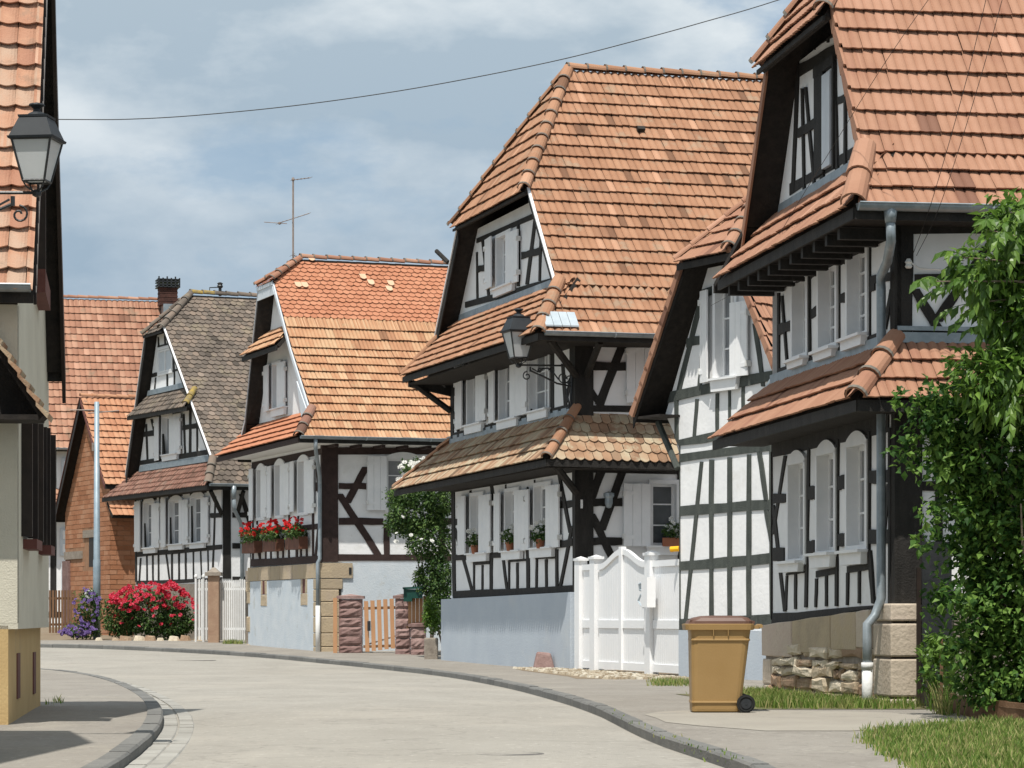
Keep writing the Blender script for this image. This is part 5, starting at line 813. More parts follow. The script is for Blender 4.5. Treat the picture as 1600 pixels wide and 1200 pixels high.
mb=MB(); mb.prism([FD.P(3.55,-.37,8.98),FD.P(4.85,-.37,8.98),FD.P(5.02,-.37,8.6),FD.P(3.25,-.37,8.6)],-FD.V*.03); mb.build('gable_head_board','paint_grey',rootD)
gutter(rootD,FD,(-.95,-.85,4.57),(-.95,6,4.57),.075,m='zinc')
mb=MB(); mb.tube([FD.P(-.93,-.45,4.52),FD.P(-.93,-.45,4.3),FD.P(-.85,-.42,4.2),FD.P(-.15,-.12,3.6),FD.P(-.10,-.10,3.35),FD.P(-.10,-.10,1.5),FD.P(-.12,-.16,1.4),FD.P(-.12,-.16,.3)],.05,8); mb.build('downpipe','zinc',rootD,smooth=True)
mb=MB(); mb.tube([FD.P(-.12,-.16,.3),FD.P(-.12,-.16,-.95)],.06,10); mb.build('downpipe_foot','linen',rootD,smooth=True)
# pale replacement tiles, one by one, on the upper slope
sl=Vector(((FD.U.x)*1.67,(FD.U.y)*1.67,1.82)).normalized(); nrm=sl.cross(FD.V).normalized(); nrm=nrm if nrm.z>0 else -nrm
Vt,Ft,Lt=tile_tpl('flat',.185,.175); me=bpy.data.meshes.new('pale_roof_tile'); me.from_pydata(Vt,[],Ft); me.materials.append(M['tilePale'])
for t,v in ((.93,.78),(.48,.20),(.48,.385),(.66,2.1),(.57,2.28),(.57,2.84),(.48,2.75)):
    sx=sl.cross(nrm).normalized(); p=FD.P(2.5+1.67*t,v,7.94+1.82*t)+nrm*.012
    o=bpy.data.objects.new('pale_roof_tile',me); col.objects.link(o); o.parent=R_.rf; o.matrix_basis=Matrix.Translation(-WL[R_.rf.name])@Matrix(((sx.x,sl.x,nrm.x,p.x),(sx.y,sl.y,nrm.y,p.y),(sx.z,sl.z,nrm.z,p.z),(0,0,0,1)))
# ------------------------------------------------------------------ house E : brown mossy roof
FE=Frame(-8.667,84.0,(-2000,4400))
rootE=thing('half_timbered_house',FE.P(0,0,-.67),'farthest half-timbered house with brown mossy scalloped tiles behind the red roses','house','half-timbered village houses')
g=Plane(FE,'g'); s=Plane(FE,'s')
wall(rootE,g,[(0,1.05),(8.75,1.0),(8.75,4.7),(0,4.7)],GA['E_g0']['wins'],'white',beams=GA['E_g0']['beams'])
wall(rootE,g,[(.15,4.7),(8.4,4.7),(6.4,9.0),(4.8,9.0)],GA['E_g1']['wins']+[dict(x,pane='paint_grey',rows=1,cols=2) for x in GA['E_g2']['wins']],'white',beams=GA['E_g1']['beams']+GA['E_g2']['beams'])
wall(rootE,s,[(0,.9),(9,.9),(9,4.2),(0,4.2)],[],'white',beams=GA['E_s0']['beams'])
mb=MB(); g.rect(mb,-.02,8.8,-1.0,1.04,-.3,.05); s.rect(mb,0,9,-1,.92,-.3,.03); mb.build('plinth','joint',rootE)
mb=MB(); mb.add([FE.P(8.75,0,-1),FE.P(8.75,9,-1),FE.P(8.75,9,4.7),FE.P(8.75,0,4.7)],[(0,1,2,3)]); mb.build('rear_wall','white',rootE)
R_=Roof(rootE,FE,'flat',.20,.21,'tileE',300)
R_.face([(-.63,-.63,3.93),(-.63,9,3.93),(-.05,9,4.72),(-.05,-.3,4.72)])
R_.face([(-.05,-.3,4.72),(-.05,9,4.72),(5.95,9,10.28),(5.95,.98,10.28),(4.75,-.3,9.16)],fascia=0)
R_.face([(8.8,9,4.6),(8.8,-.3,4.6),(6.55,-.3,9.1),(5.95,.98,10.28),(5.95,9,10.28)],tiles=False,fascia=0)
R_.face([(6.6,-.4,9.0),(4.65,-.4,9.0),(5.95,.98,10.28)],fascia=.08)
R_.face([(10.45,-.63,3.98),(-.63,-.63,3.93),(0,0,4.74),(8.7,0,4.74)],tile=('flat',.20,.19,'tileEb'))
R_.face([(7.95,-.52,6.52),(1.75,-.52,6.42),(2.45,0,7.1),(7.35,0,7.13)],tile=('flat',.20,.19,'tileE'))
R_.soff.prism([FE.P(8.7,-.58,3.82),FE.P(-.58,-.58,3.82),FE.P(0,0,3.82),FE.P(8.7,0,3.82)],Vector((0,0,.03)))
R_.finish()
R_.ridge((-.62,-.62,3.98),(-.03,-.28,4.78),.15,seg=.34); R_.ridge((4.65,-.42,9.08),(5.95,.98,10.36),.14,seg=.42); R_.ridge((6.6,-.42,9.06),(5.95,.98,10.36),.12,seg=.42); R_.ridge((5.95,.98,10.36),(5.95,9,10.36),.13,seg=.4,lich=2)
R_.ridge((1.78,-.54,6.50),(2.3,-.1,7.0),.12,m='lichen',seg=.5,mortar=False)
verge(rootE,FE,[(-.05,4.72),(4.75,9.14)],.3,h=.16,m='wood',cap=.05); verge(rootE,FE,[(8.8,4.6),(6.6,9.05)],.3,h=.36,m='wood',cap=.05)
mb=MB(); g.slab(mb,[(.6,4.70),(8.1,4.72),(8.0,4.9),(.75,4.88)],0,.1); g.slab(mb,[(2.6,7.1),(7.2,7.12),(7.1,7.28),(2.8,7.26)],0,.1); mb.build('zinc_flashing','zinc',rootE)
gutter(rootE,FE,(-.7,-.6,3.95),(-.7,5,3.95),.075)
mb=MB(); mb.tube([FE.P(-.69,.15,3.9),FE.P(-.69,.15,3.5)],.09,8,r1=.06); mb.tube([FE.P(-.69,.15,3.52),FE.P(-.6,.2,3.2),FE.P(-.2,.55,2.8),FE.P(-.14,.6,2.5),FE.P(-.14,.6,-.7)],.06,8); mb.build('downpipe','zinc',rootE,smooth=True)
for a,b in (((0,0,3.1),(-.5,-.5,3.75)),((0,.5,3.1),(-.55,.5,3.75))):
    mb=MB(); mb.tube([FE.P(*a),FE.P(*b)],.07,6); mb.build('eaves_brace','wood',rootE)
# ------------------------------------------------------------------ brick outbuilding F
FF=Frame(-13.56,95.0,(-2000,4400))
rootF=thing('brick_outbuilding',FF.P(0,0,-.65),'small orange block-brick outbuilding with steep gable behind the steel pole','outbuilding')
g=Plane(FF,'g'); s=Plane(FF,'s')
gout=[(0,-.9),(5.6,-.9),(5.6,3.7),(2.55,7.25),(0,4.6)]
mb=MB(); g.slab(mb,gout,-.3,0); s.rect(mb,0,6,-.9,4.4,-.3,0); wf=mb.build('wall','brick_joint',rootF)
cells=[]
bh=.165
def bricks(pl,out,holes,lim):
    z=-.7; r=0; rest=MB(); cnt=0
    zmax=max(p[1] for p in out)
    while z<zmax:
        a=min(p[0] for p in out)-(.24 if r%2 else 0)
        while a<max(p[0] for p in out):
            q=[(a+.012,z+.01),(a+.468,z+.01),(a+.468,z+bh-.01),(a+.012,z+bh-.01)]
            c=(a+.24,z+bh/2)
            if not any(h[0]<c[0]<h[1] and h[2]<c[1]<h[3] for h in holes):
                q2=clip2(q,out)
                if len(q2)>2:
                    j=random.uniform(.004,.014)
                    if cnt<lim: mb=MB(); pl.slab(mb,q2,-.01,j); mb.build('brick','brick',wf); cnt+=1
                    else: pl.slab(rest,q2,-.01,j)
            a+=.48
        z+=bh; r+=1
    if rest.v: rest.build('brick_field','brick',wf,kind='stuff')
bricks(g,[(p[0],p[1]) for p in gout],[(1.6,3.2,1.6,3.1),(3.3,5.7,1.9,2.4),(2.3,3.6,.1,.9)],230)
bricks(s,[(0,-.9),(1.6,-.9),(1.6,4.3),(0,4.3)],[],70)
mb=MB(); g.rect(mb,1.75,2.55,1.75,2.75,-.1,.006); mb.build('window_opening','shutter_brown',rootF)
mb=MB(); g.rect(mb,1.5,3.2,2.76,3.02,0,.05); g.rect(mb,3.35,5.6,2.05,2.32,0,.05); mb.build('concrete_lintel','joint',rootF)
mb=MB(); g.rect(mb,1.4,2.9,.55,.95,0,.07); mb.build('meter_box','palewood',rootF)
mb=MB(); g.rect(mb,4.9,5.75,-.9,2.0,0,.08); g.rect(mb,1.6,2.4,.1,.5,0,.05); mb.build('render_patch','pinkstone',rootF)
R_=Roof(rootF,FF,1,.2,.34,'tileF',60)
R_.face([(-.42,-.3,4.47),(-.42,7,4.47),(2.55,7,7.58),(2.55,-.3,7.58)])
R_.face([(6.0,7,3.55),(6.0,-.3,3.55),(2.55,-.3,7.58),(2.55,7,7.58)],tiles=False)
R_.face([(-.6,-.1,3.42),(-.6,3,3.42),(0,3,3.92),(0,-.1,3.92)],fascia=.05)
R_.finish(); R_.ridge((2.55,-.3,7.66),(2.55,7,7.66),.11,seg=.42,mortar=False)
verge(rootF,FF,[(6.0,3.5),(2.55,7.55)],.3,h=.3,m='shutter_brown',cap=.04,capm='redbrown'); verge(rootF,FF,[(-.42,4.45),(2.55,7.55)],.3,h=.14,m='redbrown')
# ------------------------------------------------------------------ long house G at the back
FG=Frame(-20.4,118.0,(-1200,4400))
rootG=thing('long_farmhouse',FG.P(0,0,-.4),'long farmhouse at the back with wide faded red roof and brick chimney','house')
s=Plane(FG,'s')
wall(rootG,s,[(-3,-.8),(16,-.8),(16,7.2),(-3,7.2)],[],'white',beams=[[(-1,.0),(-1,.25),(14,.25),(14,0)],[(-1,4.0),(-1,4.5),(14,4.5),(14,4.0)],[(1.05,4.5),(1.3,4.5),(1.3,7),(1.05,7)],[(1.05,0),(1.3,0),(1.3,4),(1.05,4)],[(3.2,0),(3.45,0),(3.45,7),(3.2,7)]])
for a0,a1,z0,z1 in ((1.5,2.6,5.1,6.7),(1.45,2.9,2.6,3.75),(1.5,2.7,.6,2.3)):
    mb=MB(); s.rect(mb,a0,a1,z0,z1,.03,.10); fr=mb.build('shutter','paint_grey',rootG)
    for k in range(2):
        mb=MB(); s.rect(mb,a0+.1,a1-.1,z0+.12+k*(z1-z0)/2,z0+(z1-z0)*(.42+k*.5),.10,.13); mb.build('shutter_panel','paint',fr)
R_=Roof(rootG,FG,1,.24,.40,'tileG',300)
R_.face([(-.6,-3,7.1),(-.6,16,7.1),(4.6,16,13.9),(4.6,-3,13.9)])
R_.face([(-.9,-1,4.5),(-.9,14,4.5),(0,14,5.4),(0,-1,5.4)],tile=(1,.24,.36,'tileG'))
R_.face([(10,16,7.1),(10,-3,7.1),(4.6,-3,13.9),(4.6,16,13.9)],tiles=False)
R_.finish(); R_.ridge((4.6,-3,14.0),(4.6,16,14.0),.13,seg=.44,mortar=False)
gutter(rootG,FG,(-.7,-3,7.08),(-.7,14,7.08),.08)
ch=thing('roof_chimney',FG.P(4.2,6.2,13.0),'dark brick chimney with spiked metal cap on the long back roof','chimney')
P=lambda u,v,z:FG.P(u,v,z)
def fbox(mb,fr,u0,u1,v0,v1,z0,z1): mb.prism([fr.P(u0,v0,z0),fr.P(u0,v1,z0),fr.P(u1,v1,z0),fr.P(u1,v0,z0)],Vector((0,0,z1-z0)))
mb=MB(); fbox(mb,FG,3.4,4.3,6.3,7.0,12.1,13.7); mb.build('zinc_base','zinc',ch)
mb=MB(); 
for i in range(9): 
    e=.0 if i%2 else .012; fbox(mb,FG,3.5-e,4.2+e,6.17-e,6.93+e,13.66+i*.085,13.66+i*.085+.078)
mb.build('stack','stack',ch)
mb=MB()
for z in (14.43,14.53,14.66,14.76): fbox(mb,FG,3.4,4.3,6.06,7.04,z,z+.045)
for i in range(6): fbox(mb,FG,3.4,3.46,6.08+i*.18,6.14+i*.18,14.43,14.90 if i%2==0 else 14.84)
mb.build('metal_cap','iron',ch)
mb=MB(); mb.tube([FE.P(5.95,1.95,10.3),FE.P(5.95,1.95,10.6)],.05,8); lathe(mb,FE.P(5.95,1.95,10.56),[(.08,0),(.10,.06),(.07,.10),(.10,.14),(.04,.18)],8); mb.tube([FE.P(5.95,1.6,10.4),FE.P(5.95,1.6,10.55),FE.P(5.95,1.9,10.58)],.018,6); mb.tube([FE.P(5.95,2,10.45),FE.P(5.95,2.9,10.38)],.014,5)
mb.build('roof_vent_cowl','iron',label='small dark vent cowl and bent pipe on the mossy brown ridge',cat='roof vent')
# ------------------------------------------------------------------ left house L
FL=Frame(-4.90,27.9,(-460,4400),-1)
rootL=thing('rendered_house',FL.P(0,0,-1.07),'cream rendered house with tan plinth, closed brown shutters and speckled tiles at the left edge','house')
g=Plane(FL,'g'); s=Plane(FL,'s')
wall(rootL,g,[(0,-.06),(5.2,-.1),(5.2,2.7),(2.5,7.6),(0,3.05)],[],'cream')
mb=MB(); s.rect(mb,0,4,-.06,3.1,-.2,0); s.rect(mb,0,4,-1.3,-.07,-.2,-.0) if 0 else None; mb.build('front_wall','cream',rootL)
mb=MB(); mb.prism([FL.P(0.0,.09,-1.3),FL.P(5.1,.09,-1.3),FL.P(5.1,4,-1.3),FL.P(0.0,4,-1.3)],Vector((0,0,1.22))); mb.build('plinth','tan',rootL)
gp=Plane(FL,'g',-.09)
for a,z0,z1 in ((1.15,-.84,-.37),(3.7,-.86,-.39)):
    mb=MB(); gp.rect(mb,a,a+.42,z0,z1,.0,.012); mb.build('cellar_slot','redbrown',rootL)
mb=MB(); g.rect(mb,0,5.2,-.115,-.055,-.2,.004); mb.build('drip_edge','cream',rootL)
R_=Roof(rootL,FL,1,.185,.265,'tileL',200)
R_.face([(-.23,3.6,3.24),(-.23,-.17,3.24),(.78,-.17,4.99),(.78,3.6,4.99)])
R_.face([(.78,3.6,4.99),(.78,-.17,4.99),(2.4,-.17,8.1),(2.4,3.6,8.1)],fascia=0)
R_.face([(4.95,-.17,2.9),(4.95,3.6,2.9),(2.4,3.6,8.1),(2.4,-.17,8.1)],tiles=False)
R_.finish()
verge(rootL,FL,[(4.98,2.78),(3.17,6.1),(2.4,8.0)],.17,h=.34,m='shutter_brown',t=.04,drop=-.06); verge(rootL,FL,[(-.2,3.2),(.78,4.95),(2.4,8.05)],.17,h=.12,m='shutter_brown')
gutter(rootL,FL,(-.3,3.4,3.26),(-.3,-.15,3.26),.07)
# porch roof on the camera side of the house
mb=MB(); mb.prism([FL.P(-.05,-.30,1.97),FL.P(-.05,.28,2.9),FL.P(-.05,.28,2.76),FL.P(-.05,-.26,1.93)],-FL.U*.55); pr_=mb.build('porch_roof','deck',rootL)
mb=MB(); mb.prism([FL.P(-.04,-.27,1.93),FL.P(-.04,.28,2.8),FL.P(-.04,1.2,2.8),FL.P(-.04,1.2,1.93)],FL.U*.03); mb.build('porch_dark_fill','wood',rootL)  # black panel added to fill in the shaded underside of the porch roof
for i in range(7):
    t0=i/7; t1=(i+1)/7; a=Vector((-.33+.62*t0,1.93+.98*t0)); b=Vector((-.33+.62*t1,1.93+.98*t1)); mb=MB()
    mb.prism([FL.P(-.66,a.x,a.y),FL.P(-.66,a.x-.02,a.y+.05),FL.P(-.66,b.x+.02,b.y+.02),FL.P(-.66,b.x+.02,b.y-.02)],FL.U*.7); mb.build('roof_tile','tileCb',pr_)
mb=MB(); mb.prism([FL.P(-.6,-.26,1.92),FL.P(-.6,1.3,1.92),FL.P(-.02,1.3,1.92),FL.P(-.02,-.26,1.92)],Vector((0,0,.05))); mb.build('porch_soffit','deck',rootL)
# brown folding shutters standing a little off the shaded wall
for a,b,z0,z1,n in ((.55,.62,.82,2.0,.11),(1.3,1.36,.82,2.04,.12),(2.35,2.42,.81,2.08,.11),(3.15,3.2,.8,2.1,.10),(3.3,3.36,.8,2.1,.13),(4.5,4.56,.78,2.1,.12)):
    mb=MB(); g.rect(mb,a,b,z0,z1,.0,n); 
    mb.build('shutter','shutter_brown',rootL)
for a,b in ((.62,1.3),(2.42,3.15),(3.36,4.5)):
    mb=MB(); g.rect(mb,a,b,.82,2.0,.0,.03); mb.build('window_recess','glass',rootL)
for a,b in ((.8,1.7),(3.3,4.0)):
    mb=MB(); g.rect(mb,a,b,.70,.80,.0,.14); mb.build('sill','redbrown',rootL)
mb=MB(); g.rect(mb,2.45,2.5,3.62,4.6,0,.13); mb.build('shutter','shutter_brown',rootL); mb=MB(); g.slab(mb,[(2.4,3.75),(3.3,3.62),(3.3,3.4),(2.4,3.5)],0,.13); mb.build('sill','redbrown',rootL)
# ------------------------------------------------------------------ next house to the left, mostly outside the picture
nb=thing('rendered_house',(-7.2,21,zg(21)),'neighbouring low house beyond the left edge','house')
mb=MB(); mb.box((-9.4,16.4,-.3),(-4.98,24.2,4.9)); mb.add([(-4.98,16.4,4.9),(-4.98,24.2,4.9),(-4.98,20.4,8.7)],[(0,1,2)]); mb.build('wall','cream',nb)
mb=MB(); mb.prism([(-4.8,16.1,4.6),(-9.6,16.1,4.6),(-9.6,20.4,8.8),(-4.8,20.4,8.8)],Vector((0,0,.12))); mb.prism([(-4.8,24.5,4.6),(-9.6,24.5,4.6),(-9.6,20.4,8.8),(-4.8,20.4,8.8)],Vector((0,0,.12))); mb.build('roof','tileG',nb)
# ------------------------------------------------------------------ street lanterns
def lantern(base,k,arm,label,yaw=0):
    """base: top of the arm end; arm: vector from the lantern to its wall fixing"""
    b=Vector(base); t=thing('street_lantern',b,label,'street lamp','wall-mounted street lanterns')
    c,s_=math.cos(yaw),math.sin(yaw)
    def sq(hw,z): return [b+Vector((x*c-y*s_,x*s_+y*c,z))*k for x,y in ((-hw,-hw),(hw,-hw),(hw,hw),(-hw,hw))]
    def frust(mb,h0,z0,h1,z1): 
        a=sq(h0,z0); d=sq(h1,z1); mb.add(a+d,[(3,2,1,0),(4,5,6,7),(0,1,5,4),(1,2,6,5),(2,3,7,6),(3,0,4,7)])
    hr=MB(); frust(hr,.31,.70,.32,.73); frust(hr,.30,.73,.19,1.0); frust(hr,.20,1.0,.205,1.03); 
    lathe(hr,b+Vector((0,0,1.03*k)),[(.15*k,0),(.11*k,.04*k),(.05*k,.07*k),(.045*k,.10*k),(.08*k,.13*k),(.11*k,.15*k),(.10*k,.17*k),(.01,.19*k)],12)
    hr.build('lantern_roof','lantern',t)
    fr=MB(); lo=sq(.15,.15); hi=sq(.27,.70)
    for i in range(4):
        fr.tube([lo[i],hi[i]],.017*k,5); fr.tube([lo[i],lo[(i+1)%4]],.017*k,5); fr.tube([hi[i],hi[(i+1)%4]],.02*k,5)
        m=b+Vector((0,0,0)); q=lo[i]; fr.tube([q,q*.75+(b+Vector((0,0,.03*k)))*.25+Vector((0,0,-.05*k)),b+Vector((0,0,-.02*k))+(q-b)*.12],.012*k,5)
    lathe(fr,b+Vector((0,0,-.06*k)),[(.02*k,0),(.06*k,.02*k),(.065*k,.06*k),(.04*k,.1*k)],10)
    fr.build('lantern_frame','iron',t)
    gl=MB(); a=sq(.145,.16); d=sq(.262,.69); gl.add(a+d,[(3,2,1,0),(0,1,5,4),(1,2,6,5),(2,3,7,6),(3,0,4,7)]); gl.build('lantern_glass','opal',t)
    A=Vector(arm); L_=A.length; d=A.normalized(); Z=Vector((0,0,1)); e=b+Z*0
    br=MB(); br.tube([e,e+A],.018*k+.004,6)
    br.tube([e+d*L_*.22-Z*.03,e+d*L_*.22-Z*.12*L_],.02,6)
    def spiral(c0,r,a0,turns,sgn=1,n=16):
        P=[]
        for i in range(n+1):
            tt=i/n; rr=r*(1-.75*tt); an=a0+sgn*turns*2*math.pi*tt; P.append(c0+d*rr*math.cos(an)+Z*rr*math.sin(an))
        br.tube(P,.013*k+.002,5)
    spiral(e+d*L_*.16-Z*.20*L_,.085*L_,1.57,1.2,1); 
    br.tube([e+d*L_*.22-Z*.10*L_,e+d*L_*.45-Z*.20*L_,e+d*L_*.72-Z*.33*L_,e+d*L_*.98-Z*.38*L_],.018*k+.003,6)
    br.tube([e+d*L_*.25-Z*.06*L_,e+d*L_*.36-Z*.12*L_,e+d*L_*.45-Z*.06*L_,e+d*L_*.55-Z*.05*L_,e+d*L_*.66-Z*.14*L_,e+d*L_*.75-Z*.26*L_],.014*k+.002,5)
    spiral(e+d*L_*.40-Z*.10*L_,.05*L_,0,1.2); spiral(e+d*L_*.62-Z*.10*L_,.06*L_,3,1.2,-1); spiral(e+d*L_*.84-Z*.22*L_,.12*L_,0,1.3,-1); spiral(e+d*L_*.94-Z*.24*L_,.10*L_,3.1,1.1,1)
    br.tube([e+A-Z*.02,e+A-Z*.30*L_,e+A*.985-Z*.62*L_,e+A-Z*.95*L_],.022,6); br.tube([e+d*L_*.97-Z*.3*L_,e+d*L_*.90-Z*.45*L_,e+d*L_*.98-Z*.9*L_],.016,5)
    br.build('bracket','iron',t)
    return t
b0=FC.P(.25,-1.12,4.97)
lantern(b0,.92,FC.P(.12,-.06,4.97)-b0,'black lantern on scrolled iron bracket on the corner of the large central house',yaw=.35)
lantern((-4.05,24.0,CZ+3.62),.63,(-.93,.0,0),'large black lantern against the speckled roof at the upper left',yaw=-.14)
# ------------------------------------------------------------------ roof antenna, pole, wires
an=thing('roof_antenna',FD.P(4.4,-.1,9.1),'thin rusty television aerial mast behind the orange scalloped roof','antenna')
ab=FD.P(4.6,.5,8.6)
mb=MB(); mb.tube([ab,ab+Vector((0,0,3.3))],.028,6); lathe(mb,ab+Vector((0,0,3.26)),[(.03,0),(.05,.03),(.03,.09)],8); mb.build('mast','rust',an)
for z,l,hh,ang in ((3.28,.5,.10,.5),(2.25,.45,.15,.4),(1.25,.22,-.08,.3)):
    mb=MB(); d=Vector((1,ang,0)).normalized()
    a=ab+Vector((0,0,z)); q0=a-d*(l*.85 if z<3 and z>2 else .02)-Vector((0,0,hh if z>2 and z<3 else 0)); q1=a+d*l+Vector((0,0,hh)); mb.tube([q0,q1],.012,5)
    for k in range(6):
        p=q0+(q1-q0)*(k/5); n_=Vector((-d.y,d.x,0)); ll=.34 if k==0 and z<3 else .16; mb.tube([p-n_*ll,p+n_*ll],.006,4)
    if 2<z<3: mb.tube([q0-Vector((.42,0,-.02)),q0+Vector((.2,0,-.02))],.01,4); lathe(mb,q0-Vector((0,0,.05)),[(.01,0),(.05,.02),(.05,.06),(.01,.08)],8)
    mb.build('aerial_element','rust',an)
pz=zg(86)
po=thing('utility_pole',(-12.68,86,pz),'slim grey steel pole in front of the orange brick outbuilding','pole')
mb=MB(); mb.tube([(-12.68,86,pz-.1),(-12.68,86,pz+2.4),(-12.68,86,pz+2.45),(-12.68,86,pz+7.25)],[.115,.115,.10,.075],12); mb.build('pole_shaft','pole',po,smooth=True)
mb=MB(); mb.tube([(-12.95,86,pz+6.9),(-12.0,86,pz+6.98)],.02,5); mb.tube([(-13.5,86,pz+7.0),(-12.7,86,pz+7.0)],.02,5); mb.tube([(-12.8,86,pz+6.0),(-12.8,86,pz+5.75)],.035,6); mb.build('cross_bar','rust',po)
def cable(name,pts,r,label,group=None):
    pts=[Vector(p) for p in pts]; P=[]
    for i in range(len(pts)-1):
        p0,p1,p2,p3=pts[max(i-1,0)],pts[i],pts[i+1],pts[min(i+2,len(pts)-1)]
        for k in range(6):
            t=k/6; P.append(.5*((2*p1)+(p2-p0)*t+(2*p0-5*p1+4*p2-p3)*t*t+(3*p1-p0-3*p2+p3)*t**3))
    P.append(pts[-1]); mb=MB(); mb.tube(P,r,5); mb.build(name,'wire',label=label,cat='cable',group=group)
def up(px,py,y): return ((px-800)/4400*y,y,CZ+(965-py)/4400*y)
W1=[((px-800)/4400*34,34,CZ+(965-py)/4400*34) for px,py in ((60,186.5),(130,187),(200,186.5),(300,181),(450,166.5),(600,146),(740,121.5),(880,92.5),(1000,62),(1100,34.5),(1220,-1),(1500,-95))]
cable('overhead_cable',[(x,y,z) for x,y,z in W1],.006,'long black cable sagging across the sky between the left house and the right house')
cable('service_wire',[(5.2,30.5,8.7),(4.2,31.0,7.3),(3.66,33.5,6.4),(3.22,38.0,5.65),(3.16,44.7,6.0)],.0035,'thin black wire crossing the salmon tiles down to the barn gable','wires over the right-hand roof')
cable('service_wire',[(5.25,30.2,8.4),(5.0,30.9,7.0),(4.72,31.6,5.75),(4.6,32.3,5.22)],.0038,'left of two thin wires dropping over the salmon roof to an insulator','wires over the right-hand roof')
cable('service_wire',[(5.45,30.2,8.4),(5.15,30.9,7.0),(4.82,31.6,5.72),(4.64,32.3,5.2)],.0038,'right of two thin wires dropping over the salmon roof to an insulator','wires over the right-hand roof')
mb=MB(); lathe(mb,FR.P(-.1,.12,4.02),[(.03,0),(.045,.02),(.03,.05),(.045,.07),(.02,.11)],8); mb.tube([FR.P(-.1,.12,4.05),FR.P(0,.12,4.05)],.015,5); mb.tube([FR.P(-.1,.12,4.1),FR.P(-.1,.25,4.02),FR.P(-.06,1.2,4.0)],.012,5); mb.build('wire_insulator','linen',label='small wire insulator under the gutter beside the walnut leaves',cat='insulator')
# ------------------------------------------------------------------ wheeled bin
bx,by=2.27,30.9; bz=zg(by)
bn=thing('wheelie_bin',(bx,by,bz),'ochre wheeled bin with brown lid standing on the footway','bin')
def ring(hx,hy,z,r=.06,cx=0):
    P=[]
    for (sx,sy,a0) in ((1,1,0),(-1,1,90),(-1,-1,180),(1,-1,270)):
        for k in range(4):
            a=R(a0+k*30); P.append((bx+cx+sx*(hx-r)+r*math.cos(a),by+sy*(hy-r)+r*math.sin(a),bz+z))
    return P
def loft(mb,rings,caps=True):
    n=len(rings[0]); vs=[p for r_ in rings for p in r_]; fs=[]
    for i in range(len(rings)-1):
        for j in range(n): fs.append((i*n+j,i*n+(j+1)%n,(i+1)*n+(j+1)%n,(i+1)*n+j))
    if caps: fs+= [tuple(range(n-1,-1,-1)),tuple(range((len(rings)-1)*n,len(rings)*n))]
    mb.add(vs,fs)
mb=MB(); loft(mb,[ring(.262,.22,.015,.05,-.045),ring(.268,.225,.04,.06,-.042),ring(.30,.25,.5,.07,-.02),ring(.325,.27,.86,.08,-.0),ring(.332,.275,.905,.08,0)]); 
bo=mb.build('bin_body','binb',bn,smooth=False)
for z in (.10,.78):
    mb=MB(); hx=.272+.06*z; loft(mb,[ring(hx,.232+.055*z,z,.06,-.04+.05*z),ring(hx+.006,.238+.055*z,z+.012,.06,-.04+.05*z),ring(hx+.003,.233+.055*z,z+.03,.06,-.04+.05*z)]); mb.build('moulded_rib','binb',bn)
mb=MB(); loft(mb,[ring(.345,.285,.90,.08,0),ring(.375,.30,.905,.08,-.01),ring(.382,.305,.965,.08,-.012),ring(.36,.29,.97,.08,-.01)]); mb.box((bx+.33,by-.22,bz+.915),(bx+.43,by+.22,bz+.95)); mb.tube([(bx+.44,by-.25,bz+.945),(bx+.44,by+.25,bz+.945)],.022,8)
for k in (-.08,.08): mb.box((bx+k-.004,by-.30,bz+.84),(bx+k+.004,by-.24,bz+.92))
mb.build('bin_rim','binb',bn)
mb=MB(); loft(mb,[ring(.35,.29,.966,.07,-.01),ring(.345,.285,1.0,.07,.0),ring(.30,.26,1.035,.08,.01),ring(.22,.18,1.055,.08,.02),ring(.1,.08,1.06,.05,.02)]); mb.box((bx-.33,by-.27,bz+1.0),(bx-.02,by+.27,bz+1.015)); mb.tube([(bx+.36,by-.2,bz+.985),(bx+.36,by+.2,bz+.985)],.02,8); mb.build('bin_lid','binl',bn)
mb=MB()
for sy in (-.27,.24):
    mb.tube([(bx+.275,by+sy-.02,bz+.10),(bx+.275,by+sy+.04,bz+.10)],.10,20)
mb.build('wheel','rubber',bn)
mb=MB(); mb.tube([(bx+.275,by-.30,bz+.10),(bx+.275,by-.285,bz+.10)],.055,14); mb.tube([(bx+.275,by-.305,bz+.10),(bx+.275,by+.28,bz+.10)],.014,6); mb.build('wheel_hub','iron',bn)
mb=MB()
for j in range(1): mb.tube([(bx+.275+.078*math.cos(a),by-.292,bz+.10+.078*math.sin(a)) for a in [R(20*i) for i in range(19)]],.008,5,caps=False)
mb.build('tyre_groove','rubber',bn)
# ------------------------------------------------------------------ white yard gate between house C and the barn gable
FGt=Frame(2.92,49.3,(-1167,4400)); gg=Plane(FGt,'g')
gt=thing('yard_gate',FGt.P(3,0,-1.02),'bright white panelled yard gate with swan-neck top between two houses','gate')
for a,b,z in ((5.93,6.33,1.13),(4.86,5.30,1.14),(1.40,1.75,1.14)):
    mb=MB(); c=(a+b)/2; hw=.085
    for (h_,z0,z1) in ((.10 if 0 else hw,-1.05,z),(hw+.02,z-.02,z+.03)):
        mb.prism([FGt.P(c-h_*1.9,-h_,z0),FGt.P(c+h_*1.9,-h_,z0),FGt.P(c+h_*1.9,h_,z0),FGt.P(c-h_*1.9,h_,z0)],Vector((0,0,z1-z0)))
    P=[FGt.P(c-.16,-.085,z+.03),FGt.P(c+.16,-.085,z+.03),FGt.P(c+.16,.085,z+.03),FGt.P(c-.16,.085,z+.03)]; q=FGt.P(c,0,z+.07); mb.add(P+[q],[(0,1,4),(1,2,4),(2,3,4),(3,0,4)])
    mb.build('gate_post','pvc',gt)
